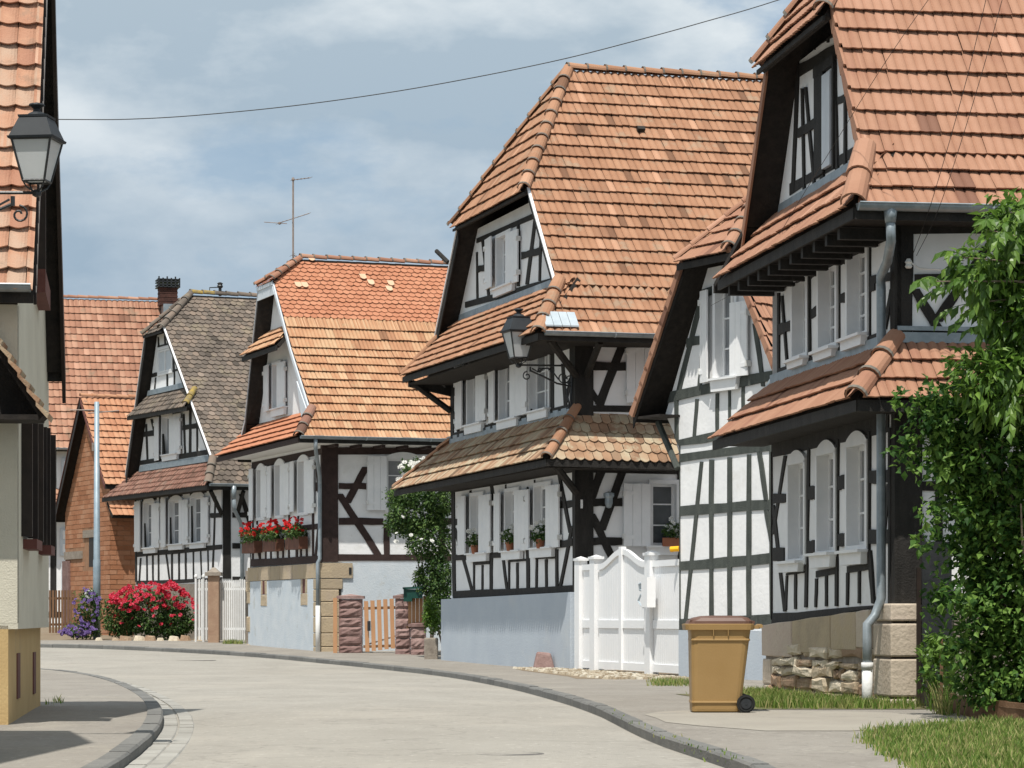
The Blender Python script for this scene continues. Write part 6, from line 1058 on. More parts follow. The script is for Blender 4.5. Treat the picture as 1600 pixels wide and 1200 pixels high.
mb=MB(); mb.prism([FGt.P(3.24,-.06,-.98),FGt.P(3.40,-.06,-.98),FGt.P(3.40,.04,-.98),FGt.P(3.24,.04,-.98)],Vector((0,0,2.30))); mb.build('meeting_stile','pvc',gt)
topz=lambda a:.99+.26*(math.cos(math.pi*min(abs(a-3.32)/1.45,1))*.5+.5)
def leaf_boards(a0,a1,tf,root):
    w_=.105; n=int((a1-a0)/w_)
    for i in range(n):
        x=a0+(a1-a0)*i/n; x1=a0+(a1-a0)*(i+1)/n-.012
        z1=tf((x+x1)/2)-.06
        mb=MB(); gg.rect(mb,x,x1,-.88,z1,-.012,.008); mb.build('gate_board','pvc',root)
    mb=MB(); gg.rect(mb,a0,a1,-.98,-.84,-.03,.03); mb.build('gate_rail','pvc',root); mb=MB(); gg.rect(mb,a0,a1,-.20,-.05,-.03,.034); mb.build('gate_rail','pvc',root); mb=MB()
    N_=14; P=[(a0+(a1-a0)*i/N_,tf(a0+(a1-a0)*i/N_)-.08) for i in range(N_+1)]+[(a0+(a1-a0)*i/N_,tf(a0+(a1-a0)*i/N_)+.03) for i in range(N_,-1,-1)]
    for i in range(N_): gg.slab(mb,[P[i],P[i+1],P[2*N_-i],P[2*N_+1-i]],-.035,.04)
    mb.build('gate_rail','pvc',root)
leaf_boards(1.78,3.24,topz,gt); leaf_boards(3.41,4.86,topz,gt); leaf_boards(5.30,5.93,lambda a:1.0,gt); leaf_boards(-.12,1.40,lambda a:.99,gt)
mb=MB(); gg.rect(mb,1.02,1.36,.18,.72,.10,.26); mb.build('letter_box','pvc',label='white letter box hung on the right post of the yard gate',cat='letter box')
mb=MB(); mb.tube([FGt.P(1.5,-.2,.62),FGt.P(1.58,-.22,.6),FGt.P(1.6,-.2,.5),FGt.P(1.5,-.18,.48)],.03,6); mb.tube([FGt.P(1.55,-.2,.42),FGt.P(1.66,-.22,.3),FGt.P(1.5,-.22,.22),FGt.P(1.3,-.24,.18)],.02,5); mb.build('gate_lock','zinc_new',gt)
mb=MB(); mb.tube([FB.P(3.62,-.12,1.19),FB.P(3.50,-.02,1.20)],.05,10,r1=.05); mb.build('warning_beacon','yellow',label='small amber beacon sticking out from the barn corner above the gate',cat='beacon')
# cobbled strip in front of the gate
cb=[]
base=sheet('cobbled_apron',[(1.1,3.4,48.0),(1.0,3.3,50),(.2,2.6,55),(.0,1.9,57.5)],'soil',.003)
k=0; rest=MB()
for i in range(34):
    for j in range(12):
        t=(i+random.random()*.5)/34; y=47.6+9.6*t; xx=3.15-1.9*t; x=xx-(.05+j*.13+random.random()*.06)*(1-.2*t)
        if x<1.0-.95*t-.1: continue
        r=random.uniform(.05,.085); z=zg(y); K=7; P=[]
        a0=random.random()*6
        for q in range(K):
            a=a0+2*math.pi*q/K; rr=r*random.uniform(.8,1.1); P.append((x+rr*math.cos(a),y+rr*1.5*math.sin(a),z-.01))
        P2=[((p[0]-x)*.7+x,(p[1]-y)*.7+y,z+random.uniform(.025,.045)) for p in P]
        m=MB(); m.add(P+P2,[(q,(q+1)%K,(q+1)%K+K,q+K) for q in range(K)]+[tuple(range(K,2*K))])
        if k<200: m.build('cobble','cobble',base); k+=1
        else: rest.add(m.v,m.f)
rest.build('cobble_field','cobble',base,kind='stuff')
# leaning block against the blue plinth
mb=MB(); c=FC.P(1.1,-.38,-1.05); mb.add([c+Vector(v) for v in ((-.18,-.1,0),(.26,-.12,0),(.24,.14,0),(-.2,.14,0),(-.10,-.06,.36),(.16,-.06,.33),(.18,.1,.34),(-.12,.1,.37))],[(3,2,1,0),(4,5,6,7),(0,1,5,4),(1,2,6,5),(2,3,7,6),(3,0,4,7)])
o=mb.build('guard_stone','pinkstone',label='rough pinkish guard stone at the foot of the blue-grey plinth',cat='stone'); bv=o.modifiers.new('b','BEVEL'); bv.width=.04; bv.segments=2
# ------------------------------------------------------------------ small garden gate with rusticated pillars
def rust_pillar(x0,x1,y,z0,z1,rows,name,label,cat,cap=True,group=None,depth=.42):
    t=thing(name,((x0+x1)/2,y,z0),label,cat,group); h=(z1-z0)/rows
    mb=MB(); mb.box((x0+.02,y+.02,z0-.2),(x1-.02,y+depth-.02,z1-.01)); mb.build('core','joint',t)
    for i in range(rows):
        n=max(1,round((x1-x0)/.42)); off=0
        for k in range(n):
            a=x0+(x1-x0)*k/n+.006; b=x0+(x1-x0)*(k+1)/n-.006; za=z0+i*h+.008; zb=z0+(i+1)*h-.008
            NX,NZ=5,4; vs=[];
            for q in range(NZ+1):
                for p in range(NX+1):
                    e=min(p,NX-p,q,NZ-q); vs.append((a+(b-a)*p/NX,y-(0 if e==0 else random.uniform(.015,.055)),za+(zb-za)*q/NZ))
            m=MB(); m.add(vs,[(q*(NX+1)+p,q*(NX+1)+p+1,(q+1)*(NX+1)+p+1,(q+1)*(NX+1)+p) for q in range(NZ) for p in range(NX)])
            m.box((a,y+.001,za),(b,y+depth,zb)); m.build('rusticated_block','pinkstone',t)
    if cap:
        m=MB(); m.box((x0-.05,y-.06,z1),(x1+.05,y+depth+.05,z1+.07)); cx=(x0+x1)/2; cy=y+depth/2
        m.add([(x0-.03,y-.04,z1+.07),(x1+.03,y-.04,z1+.07),(x1+.03,y+depth+.03,z1+.07),(x0-.03,y+depth+.03,z1+.07),(cx,cy,z1+.12)],[(0,1,4),(1,2,4),(2,3,4),(3,0,4)]); m.build('cap','pinkstone',t)
    return t
z7=zg(71)
rust_pillar(-4.36,-3.77,70.8,z7-.05,z7+1.36,6,'gate_pillar','left rusticated pink stone pillar of the small garden gate','pillar',group='rusticated gate pillars')
rust_pillar(-2.90,-2.52,69.8,z7-.12,z7+1.36,6,'gate_pillar','right rusticated pillar of the garden gate, below the green letter box','pillar',group='rusticated gate pillars')
rust_pillar(-2.50,-2.12,69.3,z7-.16,z7+.66,3,'garden_wall','low rusticated wall stub beside the stone trough','wall')
mb=MB(); mb.box((-4.49,70.7,z7-.05),(-4.39,70.8,z7+1.38)); mb.build('fence_post','picket',label='slim brown wooden post left of the left gate pillar',cat='post')
pg=thing('picket_gate',(-3.35,70.6,z7),'light brown wooden picket gate standing slightly ajar between stone pillars','gate')
for i in range(6):
    x=-3.72+i*.162; lean=.035; zb=z7+.03+.02*i; zt=z7+1.30+.015*i
    m=MB(); yy=70.75-.10*i*.3
    m.add([(x+lean,yy,zb),(x+.105+lean,yy-.01,zb),(x+.105,yy-.01,zt),(x,yy,zt),(x+lean,yy+.03,zb),(x+.105+lean,yy+.02,zb),(x+.105,yy+.02,zt),(x,yy+.03,zt)],[(0,1,2,3),(7,6,5,4),(0,4,5,1),(1,5,6,2),(2,6,7,3),(3,7,4,0)]); m.build('picket','picket',pg)
for z0,z1 in ((.12,.18),(1.08,1.13)):
    m=MB(); m.obox((-3.74,70.80,z7+z0),(1.02,-.16,.03),(0,.04,0),(0,0,.07)); m.build('rail','oldwood',pg)
m=MB(); m.tube([(-3.6,70.83,z7+.22),(-2.8,70.72,z7+.46)],.02,5); m.build('brace','rust',pg); m=MB(); m.box((-3.63,70.66,z7+.55),(-3.55,70.70,z7+.8)); m.build('latch','iron',pg)
wp=thing('board_screen',(-2.3,69.5,z7+.7),'orange-brown board screen on top of the low wall behind the green letter box','fence')
for i in range(5):
    m=MB(); x=-2.56+i*.092; m.box((x,69.42,z7+.70),(x+.086,69.45,z7+1.42-.02*(i%2))); m.build('board','picket',wp)
m=MB(); m.box((-2.6,69.40,z7+.62),(-2.1,69.5,z7+.68)); m.build('rail','oldwood',wp)
m=MB(); m.box((-2.66,69.1,z7+1.28),(-2.45,69.38,z7+1.58)); m.prism([(-2.68,69.06,z7+1.58),(-2.18,69.06,z7+1.60),(-2.18,69.4,z7+1.60),(-2.68,69.4,z7+1.58)],Vector((0,0,.05))); m.box((-2.45,69.1,z7+1.36),(-2.2,69.36,z7+1.58)); m.build('letter_box','green',label='dark green metal letter box on the right stone gate pillar',cat='letter box')
tr=thing('stone_trough',(-1.88,66.2,zg(66.2)),'square weathered stone trough with a small bright bush in it','planter')
m=MB(); zt=zg(66.2); m.box((-2.06,66.0,zt-.05),(-1.74,66.45,zt+.50)); o=m.build('trough','joint',tr); bv=o.modifiers.new('b','BEVEL'); bv.width=.03; bv.segments=2
# ------------------------------------------------------------------ white picket fence and pillar in front of the brown-roofed house
fz=zg(82)
wf_=thing('white_picket_fence',(-8.4,81.8,fz),'worn white picket fence on both sides of a reddish pillar, next to the red roses','fence')
for x0,x1,y0,y1 in ((-9.20,-8.78,82.0,81.9),(-8.45,-7.66,81.6,81.0)):
    n=int((x1-x0)/.062)
    for i in range(n):
        x=x0+(x1-x0)*i/n; y=y0+(y1-y0)*i/n; h=1.80+random.uniform(-.02,.02)+(.02 if x<-8.7 else .03*i/n); m=MB()
        if random.random()<.02: continue
        m.prism([(x,y,fz+.06),(x+.046,y,fz+.06),(x+.046,y,fz+h-.03),(x+.023,y,fz+h),(x,y,fz+h-.03)],Vector((0,.02,0))); m.build('picket','palewood',wf_)
    for z in (.35,1.5): m=MB(); m.obox((x0,y0+.03,fz+z),(x1-x0,y1-y0,0),(0,.04,0),(0,0,.07)); m.build('rail','palewood',wf_)
for x in (-9.2,-8.98): 
    m=MB(); m.tube([(x,81.95,fz),(x,81.95,fz+1.86)],.035,8); lathe(m,(x,81.95,fz+1.85),[(.03,0),(.055,.04),(.05,.09),(.01,.12)],8); m.build('fence_post','palewood',wf_)
pl_=thing('fence_pillar',(-8.6,81.5,fz),'square pinkish pillar with stone pyramid cap between the white pickets','pillar')
m=MB(); m.box((-8.78,81.3,fz-.1),(-8.47,81.65,fz+1.92)); m.build('shaft','pillar',pl_)
m=MB(); m.box((-8.86,81.22,fz+1.92),(-8.40,81.72,fz+2.02)); m.add([(-8.80,81.26,fz+2.02),(-8.45,81.26,fz+2.02),(-8.45,81.68,fz+2.02),(-8.80,81.68,fz+2.02),(-8.66,81.42,fz+2.16),(-8.59,81.42,fz+2.16),(-8.59,81.52,fz+2.16),(-8.66,81.52,fz+2.16)],[(0,1,5,4),(1,2,6,5),(2,3,7,6),(3,0,4,7),(4,5,6,7)]); m.build('cap','joint',pl_)
m=MB(); m.box((-7.62,80.5,fz-.1),(-7.40,80.85,fz+2.05)); m.build('stone_post','joint',label='plain grey stone post at the left corner of the pale blue plinth',cat='post')
# brown slatted gate at the far left
bg_=thing('slatted_gate',(-15.6,97,zg(97)),'old brown slatted wooden gate left of the brick outbuilding','gate'); z9=zg(97)
for i in range(9):
    x=-15.95+i*.105; m=MB(); m.box((x,97,z9+.05),(x+.07,97.03,z9+1.52)); m.build('slat','oldwood',bg_)
for z in (.3,1.2): m=MB(); m.box((-15.98,97.03,z9+z),(-15.0,97.07,z9+z+.08)); m.build('rail','oldwood',bg_)
# ------------------------------------------------------------------ iron gate and timber edging at the right
ig=thing('iron_gate',(4.72,33.0,-.0),'tall dark gate with an arched frame beside the sandstone corner','gate')
m=MB(); m.box((4.71,32.34,.25),(5.05,32.38,1.92)); m.build('gate_panel','iron',ig)
m=MB(); P=[(4.56+.0,32.5,.9)]; m.tube([(4.56,32.5,0.6),(4.57,32.5,1.6),(4.60,32.5,1.9),(4.66,32.5,2.03),(4.74,32.5,2.0),(4.79,32.5,1.85)],.02,6); m.build('arched_bar','iron',ig)
m=MB(); m.box((4.645,32.3,-.05),(4.69,32.36,1.62)); m.build('gate_stile','shutter_brown',ig)
m=MB(); m.box((4.70,30.9,.0),(4.73,30.94,.85)); m.build('fence_post','oldwood',label='slim weathered post half hidden at the edge of the big shrub',cat='post')
te=thing('timber_edging',(4.9,30,0),'weathered timber edging boards around the bed of the big shrub','edging')
E0=[(4.80,30.9),(4.83,29.4),(5.05,28.2),(5.35,27.2),(6.4,26.2)]
for (x0,y0),(x1,y1) in zip(E0,E0[1:]):
    n=max(1,int(math.hypot(x1-x0,y1-y0)/.3))
    for i in range(n):
        a=(x0+(x1-x0)*i/n,y0+(y1-y0)*i/n); b=(x0+(x1-x0)*(i+1)/n,y0+(y1-y0)*(i+1)/n); z=zg(a[1]); m=MB(); h=.20+random.uniform(-.015,.015)
        m.prism([(a[0],a[1],z-.05),(b[0]-.006*(b[0]-a[0]),b[1]-.02*(b[1]-a[1]),z-.05),(b[0],b[1],z+h),(a[0],a[1],z+h)],Vector((.03,.03,0))); m.build('edging_board','oldwood',te)
sheet('planting_bed',[(5.3,9,26.9),(5.0,9,28.4),(4.84,9,29.5),(4.82,9,31.0)],'soil',.15)
# ------------------------------------------------------------------ planting
def leafquad(mb,c,d,n,L_,W_,fold=.25):
    d=d.normalized(); s=d.cross(n)
    if s.length<1e-3: s=d.cross(Vector((1,0,0)))
    s.normalize(); u=s.cross(d)
    p0=c; p1=c+d*L_*.45+s*W_*.5+u*W_*fold; p2=c+d*L_-u*L_*.12; p3=c+d*L_*.45-s*W_*.5+u*W_*fold; pm=c+d*L_*.5
    mb.add([p0,p1,p2,p3,pm],[(0,1,4),(1,2,4),(0,4,3),(4,2,3)])
def rv():
    while True:
        v=Vector((random.uniform(-1,1),random.uniform(-1,1),random.uniform(-1,1)))
        if .05<v.length<1: return v.normalized()
def foliage(name,blobs,n,L_,W_,m,parent,indiv=0,seed=1,droop=.2,shell=.55,clump=None):
    """blobs: (centre, radii, weight). Leaves on noisy shells, gathered in small sprigs."""
    random.seed(seed); tot=sum(b[2] for b in blobs); leaves=[]
    for c,r,wt in blobs:
        k=int(n*wt/tot/5); c=Vector(c)
        ph=[random.uniform(0,6.28) for _ in range(6)]
        for _ in range(k):
            d=rv(); rad=(random.random()**.35)*(1-shell)+shell
            rad*=1+.16*math.sin(5*d.x+ph[0])*math.sin(6*d.z+ph[1])+.12*math.sin(11*d.y+ph[2]+7*d.z)
            base=c+Vector((d.x*r[0],d.y*r[1],d.z*r[2]))*rad*random.uniform(.75,1.05)
            out=(Vector((d.x/r[0],d.y/r[1],d.z/r[2])).normalized()+rv()*.7).normalized()
            for q in range(5):
                dd=(out+rv()*.9-Vector((0,0,droop))).normalized(); nn=(out*.5+rv()*.5+Vector((0,0,.8))).normalized()
                s=random.uniform(.6,1.25); leaves.append((base+rv()*L_*1.1,dd,nn,L_*s,W_*s))
    if indiv: leaves.sort(key=lambda l:l[0].y+random.uniform(0,.25))
    mb=MB()
    for i,l in enumerate(leaves):
        if i<indiv:
            k=MB(); leafquad(k,*l); k.build('leaf',m,parent)
        else: leafquad(mb,*l)
    mb.build(name,m,parent,kind='stuff')
def twigs(parent,base,tips,r=.025,m='twig',name='branch',seed=3,stuff=False):
    random.seed(seed)
    for t in tips:
        b=Vector(base)+Vector((random.uniform(-.25,.25),random.uniform(-.25,.25),0)); t=Vector(t); P=[b]
        for k in (.3,.6,.85): P.append(b+(t-b)*k+rv()*.10)
        P.append(t); mb=MB(); mb.tube(P,r,6,r1=r*.3)
        for k in range(4):
            q=P[2]+(t-P[2])*(k/4)*.8; mb.tube([q,q+(rv()+Vector((0,0,.5)))*.3],r*.4,4,r1=.004)
        mb.build(name,m,parent)
# big shrub at the right
hb=thing('garden_shrub',(5.7,29.3,zg(29.3)),'big dense green shrub filling the lower right, in front of the white house','shrub')
X=lambda px,y:(px-800)/4400*y
Z=lambda py,y:CZ+(965-py)/4400*y
bl=[((5.12,29.2,Z(1060,29)),(.5,.5,.42),1.0),((5.12,29.2,Z(940,29)),(.50,.5,.5),1.1),((5.02,29.1,Z(840,29)),(.46,.5,.42),.9),((5.35,29.2,Z(1010,29)),(.62,.6,.65),1.2),((5.5,29.3,Z(880,29)),(.95,.8,.75),1.8),((5.35,29.2,Z(760,29)),(.85,.7,.62),1.7),((5.0,29.0,Z(700,29)),(.75,.6,.45),1.3),((4.62,28.9,Z(662,29)),(.38,.4,.22),.5),((5.7,29.3,Z(620,29)),(.7,.6,.5),1.1),((6.4,29.4,Z(800,29)),(1.1,.9,1.3),1.2),((6.4,29.4,Z(980,29)),(1.0,.8,.8),.8),((4.75,29.1,Z(790,29)),(.30,.4,.35),.45),((5.2,29.0,Z(600,29)),(.35,.3,.22),.35)]
foliage('leaf_mass',bl,25000,.088,.06,'leaf',hb,indiv=230,seed=11,shell=.5)
random.seed(77)
sp=[]
for _ in range(46):
    px=random.choice([random.uniform(1415,1490),random.uniform(1450,1600)]); py=random.uniform(600,1080) if px<1490 else random.uniform(540,640)
    if px<1490 and py>700: px+=min(42,(py-700)*.2)
    sp.append(((X(px,28.8),random.uniform(28.6,29.2),Z(py,28.8)),(.12,.14,.11),1))
foliage('leaf_sprays',sp,2300,.10,.068,'leaf',hb,seed=78,shell=.2)
twigs(hb,(5.5,29.2,zg(29.2)),[(4.75,28.8,2.9),(5.0,28.7,3.0),(5.15,28.5,2.2),(5.4,28.5,2.9),(5.75,28.6,3.2),(5.95,28.7,2.6),(5.3,28.5,1.7),(6.2,29,3.3)],.028)
# walnut with long drooping leaflets
wt=thing('walnut_tree',(7.2,28.6,zg(28.6)),'walnut boughs with long drooping light green leaves reaching in from the right edge','tree')
mb=MB(); mb.tube([(7.2,28.6,zg(28.6)),(7.1,28.6,1.6),(7.0,28.5,3.2),(7.1,28.4,4.8)],.12,10,r1=.06); mb.build('trunk','twig',wt)
random.seed(5)
tipsW=[(4.18,28.0,Z(440,28)),(4.5,28.1,Z(400,28)),(4.6,28.2,Z(470,28)),(4.75,28,Z(360,28)),(5.0,28.1,Z(330,28)),(4.85,28.3,Z(500,28)),(5.1,28.2,Z(560,28)),(5.2,28.3,Z(440,28)),(5.3,28.1,Z(390,28)),(5.0,28.1,Z(620,28)),(5.4,28.3,Z(520,28)),(5.6,28.4,Z(460,28)),(5.5,28.2,Z(330,28)),(5.3,28.3,Z(610,28)),(5.8,28.5,Z(560,28)),(5.0,28.4,Z(430,28))]
cnt=0; rest=MB()
for i,t in enumerate(tipsW):
    t=Vector(t); b=Vector((7.05,28.5,min(t.z,4.2)*.8+.7)); P=[b,b+(t-b)*.35+Vector((0,0,.12)),b+(t-b)*.7+Vector((0,0,.12)),t]
    mb=MB(); mb.tube(P,.022,6,r1=.006); mb.build('branch','twig',wt)
    for k in range(9):
        s0=t+(P[2]-t)*(k*.12)+rv()*.06
        dr=((P[3]-P[2]).normalized()*.8+rv()*.9+Vector((0,0,-.05))).normalized(); ln=random.uniform(.22,.36)
        pts=[s0+dr*ln*q/5+Vector((0,0,-.10*(q/5)**2)) for q in range(6)]
        st=MB(); st.tube(pts,.0035,4); rest.add(st.v,st.f)
        for q in range(1,6):
            for sgn in ((-1,1) if q<5 else (0,)):
                sd_=dr.cross(Vector((0,0,1)));
                if sd_.length<.1: sd_=Vector((1,0,0))
                sd_.normalize(); dd=(sd_*sgn*.55+dr*.45+Vector((0,0,-.75))+rv()*.25).normalized()
                args=(pts[q],dd,(rv()*.5+Vector((-.3,-.8,.4))).normalized(),random.uniform(.12,.19),random.uniform(.055,.08))
                if cnt<290: m=MB(); leafquad(m,*args,fold=.15); m.build('leaf','leafl',wt); cnt+=1
                else: leafquad(rest,*args,fold=.15)
rest.build('leaf_mass','leafl',wt,kind='stuff')
foliage('leaf_mass',[((5.15,28.5,Z(480,28.5)),(.30,.35,.62),1.3),((5.1,28.5,Z(350,28.5)),(.28,.3,.22),.5),((4.9,28.4,Z(600,28.5)),(.38,.35,.30),.8),((4.68,28.2,Z(425,28.5)),(.20,.2,.16),.2),((5.6,28.6,Z(480,28.5)),(.5,.5,1.1),1.2)],4600,.15,.062,'leafl',wt,seed=8,droop=.7,shell=.3)
# climbing rose between the two middle houses
cr=thing('climbing_rose',(-2.5,70.4,zg(70)),'tall dark green climbing rose with white blossoms between two houses','shrub')
foliage('leaf_mass',[((X(650,69),69.4,Z(800,69)),(.72,.7,.62),1.5),((X(672,69),69.2,Z(840,69)),(.62,.6,.7),1.2),((X(628,69),69.6,Z(775,69)),(.40,.5,.28),.5),((X(688,69),69,Z(780,69)),(.42,.5,.45),.8),((X(690,69),69,Z(900,69)),(.28,.45,.7),.8),((X(672,69),69.3,Z(905,69)),(.38,.4,.4),.7),((X(684,68.5),68.8,Z(955,69)),(.30,.35,.45),.7),((X(615,69),69.6,Z(815,69)),(.22,.4,.3),.3),((X(655,70),70,Z(735,70)),(.45,.4,.25),.35)],15000,.085,.055,'leafd',cr,seed=21,shell=.45)
twigs(cr,(-1.9,69.6,zg(69)),[(-1.8,69,2.6),(-2.2,69.2,3.2),(-2.6,69.4,3.6),(-1.6,69,1.6)],.03,seed=4)
def blossoms(parent,blobs,n,r,m,seed,name='blossoms',up_=0,petals=6):
    random.seed(seed); mb=MB(); tot=sum(b[2] for b in blobs)
    for c,rad,wt_ in blobs:
        for _ in range(int(n*wt_/tot)):
            d=rv(); d.y=-abs(d.y) if random.random()<.85 else d.y
            if up_ and d.z<0 and random.random()<.6: d.z=-d.z
            p=Vector(c)+Vector((d.x*rad[0],d.y*rad[1],d.z*rad[2]))*random.uniform(.8,1.12)
            rr=r*random.uniform(.7,1.25); a=Vector((0,-.7,.6))+rv()*.6; a.normalize(); s=a.cross(Vector((0,0,1))).normalized(); t=s.cross(a)
            for k in range(petals):
                an=2*math.pi*k/petals+random.random()*.5; e=s*math.cos(an)+t*math.sin(an); f=s*-math.sin(an)+t*math.cos(an)
                mb.add([p,p+e*rr*.8+f*rr*.45+a*rr*.2,p+e*rr*1.05+a*rr*.45,p+e*rr*.8-f*rr*.45+a*rr*.2],[(0,1,2,3)])
            for k in range(4):
                an=2*math.pi*k/4; e=s*math.cos(an)+t*math.sin(an); f=s*-math.sin(an)+t*math.cos(an)
                mb.add([p+a*rr*.2,p+e*rr*.4+f*rr*.3+a*rr*.5,p+e*rr*.5+a*rr*.75,p+e*rr*.4-f*rr*.3+a*rr*.5],[(0,1,2,3)])
    return mb.build(name,m,parent,kind='stuff')
blossoms(cr,[((X(645,68),68.6,Z(733,68.6)),(.38,.2,.20),1),((X(655,68.6),68.6,Z(722,68.6)),(.2,.2,.15),.5),((X(625,68),68.6,Z(752,68.6)),(.14,.2,.08),.25),((X(650,68.6),68.6,Z(830,68.6)),(.6,.3,.6),.25)],60,.055,'whitef',9)
sb=foliage('leaf_mass',[((X(674,66.2),66.2,Z(965,66.2)),(.17,.18,.33),1),((X(672,66.2),66.2,Z(945,66.2)),(.11,.12,.2),.4)],1300,.06,.045,'leafl',tr,seed=14,shell=.4)
# red roses and violet climber in front of the far houses
rr_=thing('rose_bush',(-11.0,84.6,zg(84)),'wide bush of crimson roses in front of the brown-roofed house','rose bush')
foliage('leaf_mass',[((X(235,84.5),84.6,Z(960,84.5)),(1.05,.6,.75),2),((X(190,84.5),84.6,Z(965,84.5)),(.6,.5,.62),1),((X(275,84.5),84.6,Z(972,84.5)),(.6,.5,.5),1)],9000,.10,.06,'leafd',rr_,seed=31,shell=.4)
blossoms(rr_,[((X(235,84),84.3,Z(935,84)),(1.15,.5,.42),2.4),((X(200,84),84.3,Z(945,84)),(.65,.5,.45),1.3),((X(262,84),84.3,Z(922,84)),(.35,.4,.22),.7),((X(292,84),84.3,Z(955,84)),(.3,.4,.3),.35),((X(240,84),84.3,Z(960,84)),(1.2,.5,.45),.5)],230,.07,'rose',33,up_=1)
twigs(rr_,(-10.9,84.6,zg(84)),[(-11.6,84.2,1.4),(-10.6,84.2,1.7),(-10.0,84.3,1.3)],.02,seed=6)
vc=thing('clematis',(-13.0,85.4,zg(85)),'violet-flowered climber at the foot of the grey steel pole','climber')
foliage('leaf_mass',[((X(135,85.2),85.6,Z(950,85)),(.38,.3,.6),1),((X(125,85),85.4,Z(985,85)),(.5,.3,.22),.6)],2400,.09,.05,'leafd',vc,seed=41,shell=.4)
blossoms(vc,[((X(135,85),85.3,Z(950,85)),(.40,.3,.6),1),((X(122,85),85.2,Z(986,85)),(.55,.3,.16),1.5)],120,.055,'violet',43)
# geranium boxes of house D and pots of house C
for i,(a,lab) in enumerate(((6.3,'leftmost window box of red geraniums under the orange-roofed house windows'),(4.05,'middle of the three window boxes of red geraniums'),(1.75,'window box of red geraniums nearest the corner downpipe'))):
    c=FD.P(a,-.22,1.95); t=thing('geranium_box',c,lab,'window box','window boxes of red geraniums')
    mb=MB(); gD=Plane(FD,'g'); gD.rect(mb,a-.66,a+.66,1.78,2.10,.08,.32); mb.build('planter_box','boxwood',t)
    cc_=FD.P(a,-.22,2.3); dx=FD.U
    foliage('leaf_mass',[(FD.P(a+o,-.24,2.24),(.16,.42,.16),1) for o in (-.45,0,.45)],900,.06,.06,'leafd',t,seed=50+i)
    blossoms(t,[(FD.P(a+o,-.28,2.42),(.17,.30,.19),1) for o in (-.55,-.2,.15,.5)],42,.05,'red',60+i)
for i,(a,pl,v,z,lab) in enumerate(((7.2,'g',0,1.41,'potted white geranium on the leftmost lower window sill of the central house'),(4.35,'g',0,1.41,'potted white geranium on the middle lower window sill of the central house'),(2.1,'g',0,1.41,'potted white geranium on the lower sill nearest the black corner post'),(1.95,'s',0,1.41,'terracotta pot of white geraniums in the open window above the yard gate'))):
    P0=FC.P(a,-.13,z) if pl=='g' else FC.P(-.13,a,z)
    t=thing('geranium_pot',P0,lab,'flower pot','pots of white geraniums')
    mb=MB(); lathe(mb,P0,[(.075,0),(.10,.16),(.11,.16),(.11,.19),(.09,.19)],12); 
    if pl=='s': mb=MB(); mb.obox(P0+Vector((-.2,-.1,0)),Vector((.5,0,0)),Vector((0,.18,0)),Vector((0,0,.17)))
    mb.build('pot','terra',t)
    k=1.5 if pl=='s' else 1
    foliage('leaf_mass',[(P0+Vector((0.05*(k>1),0,.30)),(.15*k,.2,.14),1)],420,.055,.05,'leafd',t,seed=70+i)
    blossoms(t,[(P0+Vector((0.05*(k>1),-.05,.42)),(.17*k,.15,.14),1)],16,.05,'whitef',80+i)
# grass
def grass(name,polyf,n,h,label,m='grass',seed=1,dry=.25):
    random.seed(seed); mb=MB(); md=MB()
    for _ in range(n):
        p=polyf()
        if not p: continue
        x,y=p; z=zg(y); hh=h*random.uniform(.4,1.25); w_=random.uniform(.004,.009); a=random.random()*6.28; l=Vector((random.uniform(-.5,.5),random.uniform(-.5,.5),0))*hh
        c=Vector((x,y,z)); s=Vector((math.cos(a),math.sin(a),0))*w_
        (md if random.random()<dry else mb).add([c-s,c+s,c+l*.4+Vector((0,0,hh*.6))+s*.7,c+l+Vector((0,0,hh)),c+l*.4+Vector((0,0,hh*.6))-s*.7],[(0,1,2,4),(4,2,3)])
    o=mb.build(name,m,kind='stuff',label=label,cat='grass')
    if md.v: md.build('dry_blades','dry',o,kind='stuff')
def inpoly(poly,clump=0):
    xs=[p[0] for p in poly]; ys_=[p[1] for p in poly]
    def f():
        x=random.uniform(min(xs),max(xs)); y=random.uniform(min(ys_),max(ys_)); c=False; n=len(poly)
        for i in range(n):
            (x0,y0),(x1,y1)=poly[i],poly[i-1]
            if (y0>y)!=(y1>y) and x<(x1-x0)*(y-y0)/(y1-y0)+x0: c=not c
        if not c: return None
        dm=9
        for i in range(n):
            (x0,y0),(x1,y1)=poly[i],poly[i-1]; L2=(x1-x0)**2+(y1-y0)**2; t=max(0,min(1,((x-x0)*(x1-x0)+(y-y0)*(y1-y0))/L2)); dm=min(dm,math.hypot(x-x0-t*(x1-x0),(y-y0-t*(y1-y0))*.5))
        if dm<.22*random.random()+.10*abs(math.sin(x*9+y*3)): return None
        d=math.sin(x*7+1.3*y)*math.sin(y*3.1-x*2)+.6*math.sin(13*x+2)*math.sin(5*y)
        if clump and d<random.uniform(-1,clump)-.6: return None
        return x,y
    return f
sheet('grass_bed',[(2.95,8,19.0),(3.2,8,23),(3.35,6.5,25.0),(3.9,5.6,26.3),(4.5,5.2,27.4)],'verge',.006)
sheet('grass_bed',[(2.62,4.9,31.6),(2.75,4.75,32.6),(2.6,4.3,34.5),(2.2,3.9,38)],'verge',.006)
grass('grass_patch',inpoly([(2.75,19.5),(6,19.5),(6.5,27),(5.4,27.2),(4.9,28.8),(4.5,28.2),(3.3,26.7),(2.9,24.5)],.6),44000,.09,'grassy verge in the lower right corner under the big shrub',seed=2)
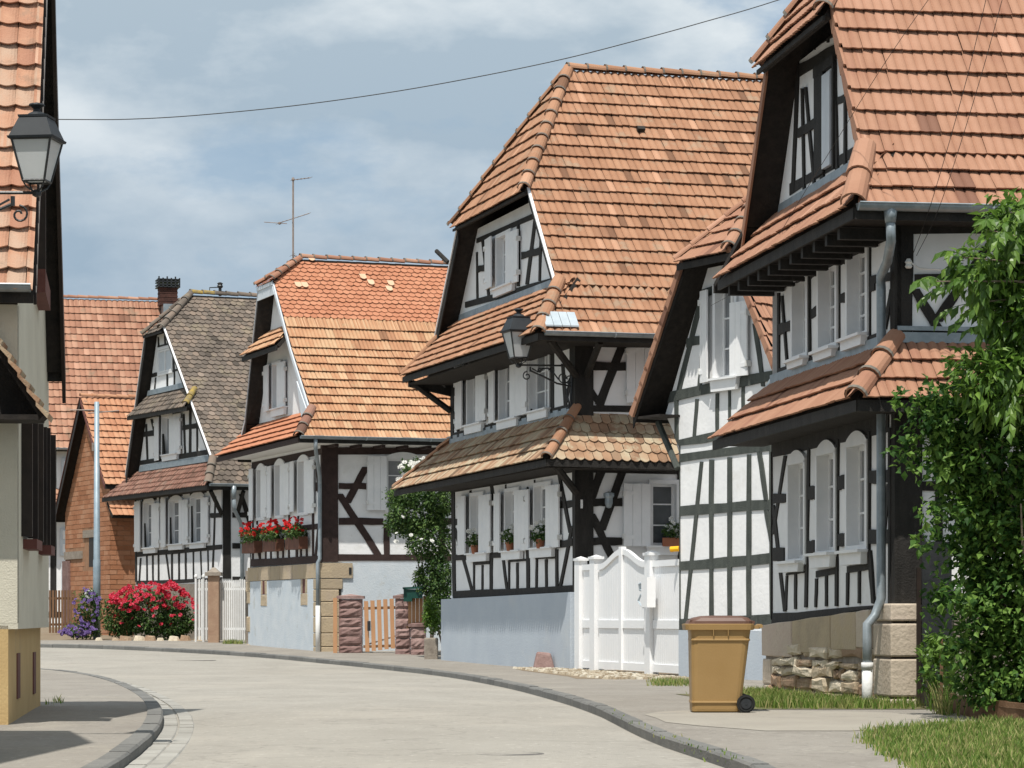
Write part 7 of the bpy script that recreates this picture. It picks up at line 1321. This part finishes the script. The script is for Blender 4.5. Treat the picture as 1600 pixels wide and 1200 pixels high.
grass('grass_patch',inpoly([(2.62,31.6),(4.6,31.4),(4.9,30.9),(4.75,32.4),(4.3,33.4),(3.9,35),(3.6,38),(2.3,38),(2.4,34)],.5),24000,.12,'grass strip at the foot of the rubble stone plinth behind the bin',seed=3)
grass('grass_patch',inpoly([(4.45,29.8),(4.82,29.5),(4.9,31.8),(4.65,32.2)]),1500,.34,'tall pale tuft beside the sandstone corner and timber edging',seed=4,dry=.5)
grass('grass_patch',inpoly([(1.40,21.5),(1.95,21.2),(1.95,22.5),(1.30,29),(1.0,34),(.82,35),(.95,31)],-.2),1100,.035,'thin weeds growing along the kerb and the road edge',seed=5)
grass('grass_patch',inpoly([(1.95,42.5),(2.9,42.2),(3.1,45.5),(2.2,46.5)],.2),2200,.09,'small weeds on the footway by the barn plinth',seed=6,dry=.4)
grass('grass_patch',inpoly([(-8.3,79.6),(-7.55,79.2),(-7.5,80.4),(-8.3,80.9)]),1500,.13,'small grass tuft at the foot of the white picket fence',seed=7)
grass('grass_patch',inpoly([(-5.6,33.0),(-5.2,33.2),(-5.5,35.2),(-5.75,35.4)],0),700,.08,'weeds at the foot of the left house plinth',seed=8)
rk=thing('border_rocks',(-11,83.6,zg(83)),'row of rough field stones edging the rose bed','rocks')
random.seed(91)
for i in range(9):
    x=-12.2+i*.36+random.uniform(-.1,.1); r=random.uniform(.10,.22); y=83.7-.05*i; K=7; z=zg(y); P=[];Q=[]
    for q in range(K):
        a=2*math.pi*q/K; e=random.uniform(.8,1.15); P.append((x+r*e*math.cos(a),y+r*e*.7*math.sin(a),z-.02)); Q.append((x+r*e*.7*math.cos(a),y+r*e*.5*math.sin(a),z+r*random.uniform(.5,.8)))
    m=MB(); m.add(P+Q,[(q,(q+1)%K,(q+1)%K+K,q+K) for q in range(K)]+[tuple(range(K,2*K))]); m.build('rock','rubble',rk)
mb=MB()
foliage_=thing('young_shrub',(4.62,32.0,zg(32)),'low bright bush between the sandstone corner and the dark gate','shrub')
foliage('leaf_mass',[((4.83,31.7,.42),(.20,.25,.36),1),((4.74,31.6,.72),(.12,.15,.16),.3)],1500,.06,.04,'leafl',foliage_,seed=95)
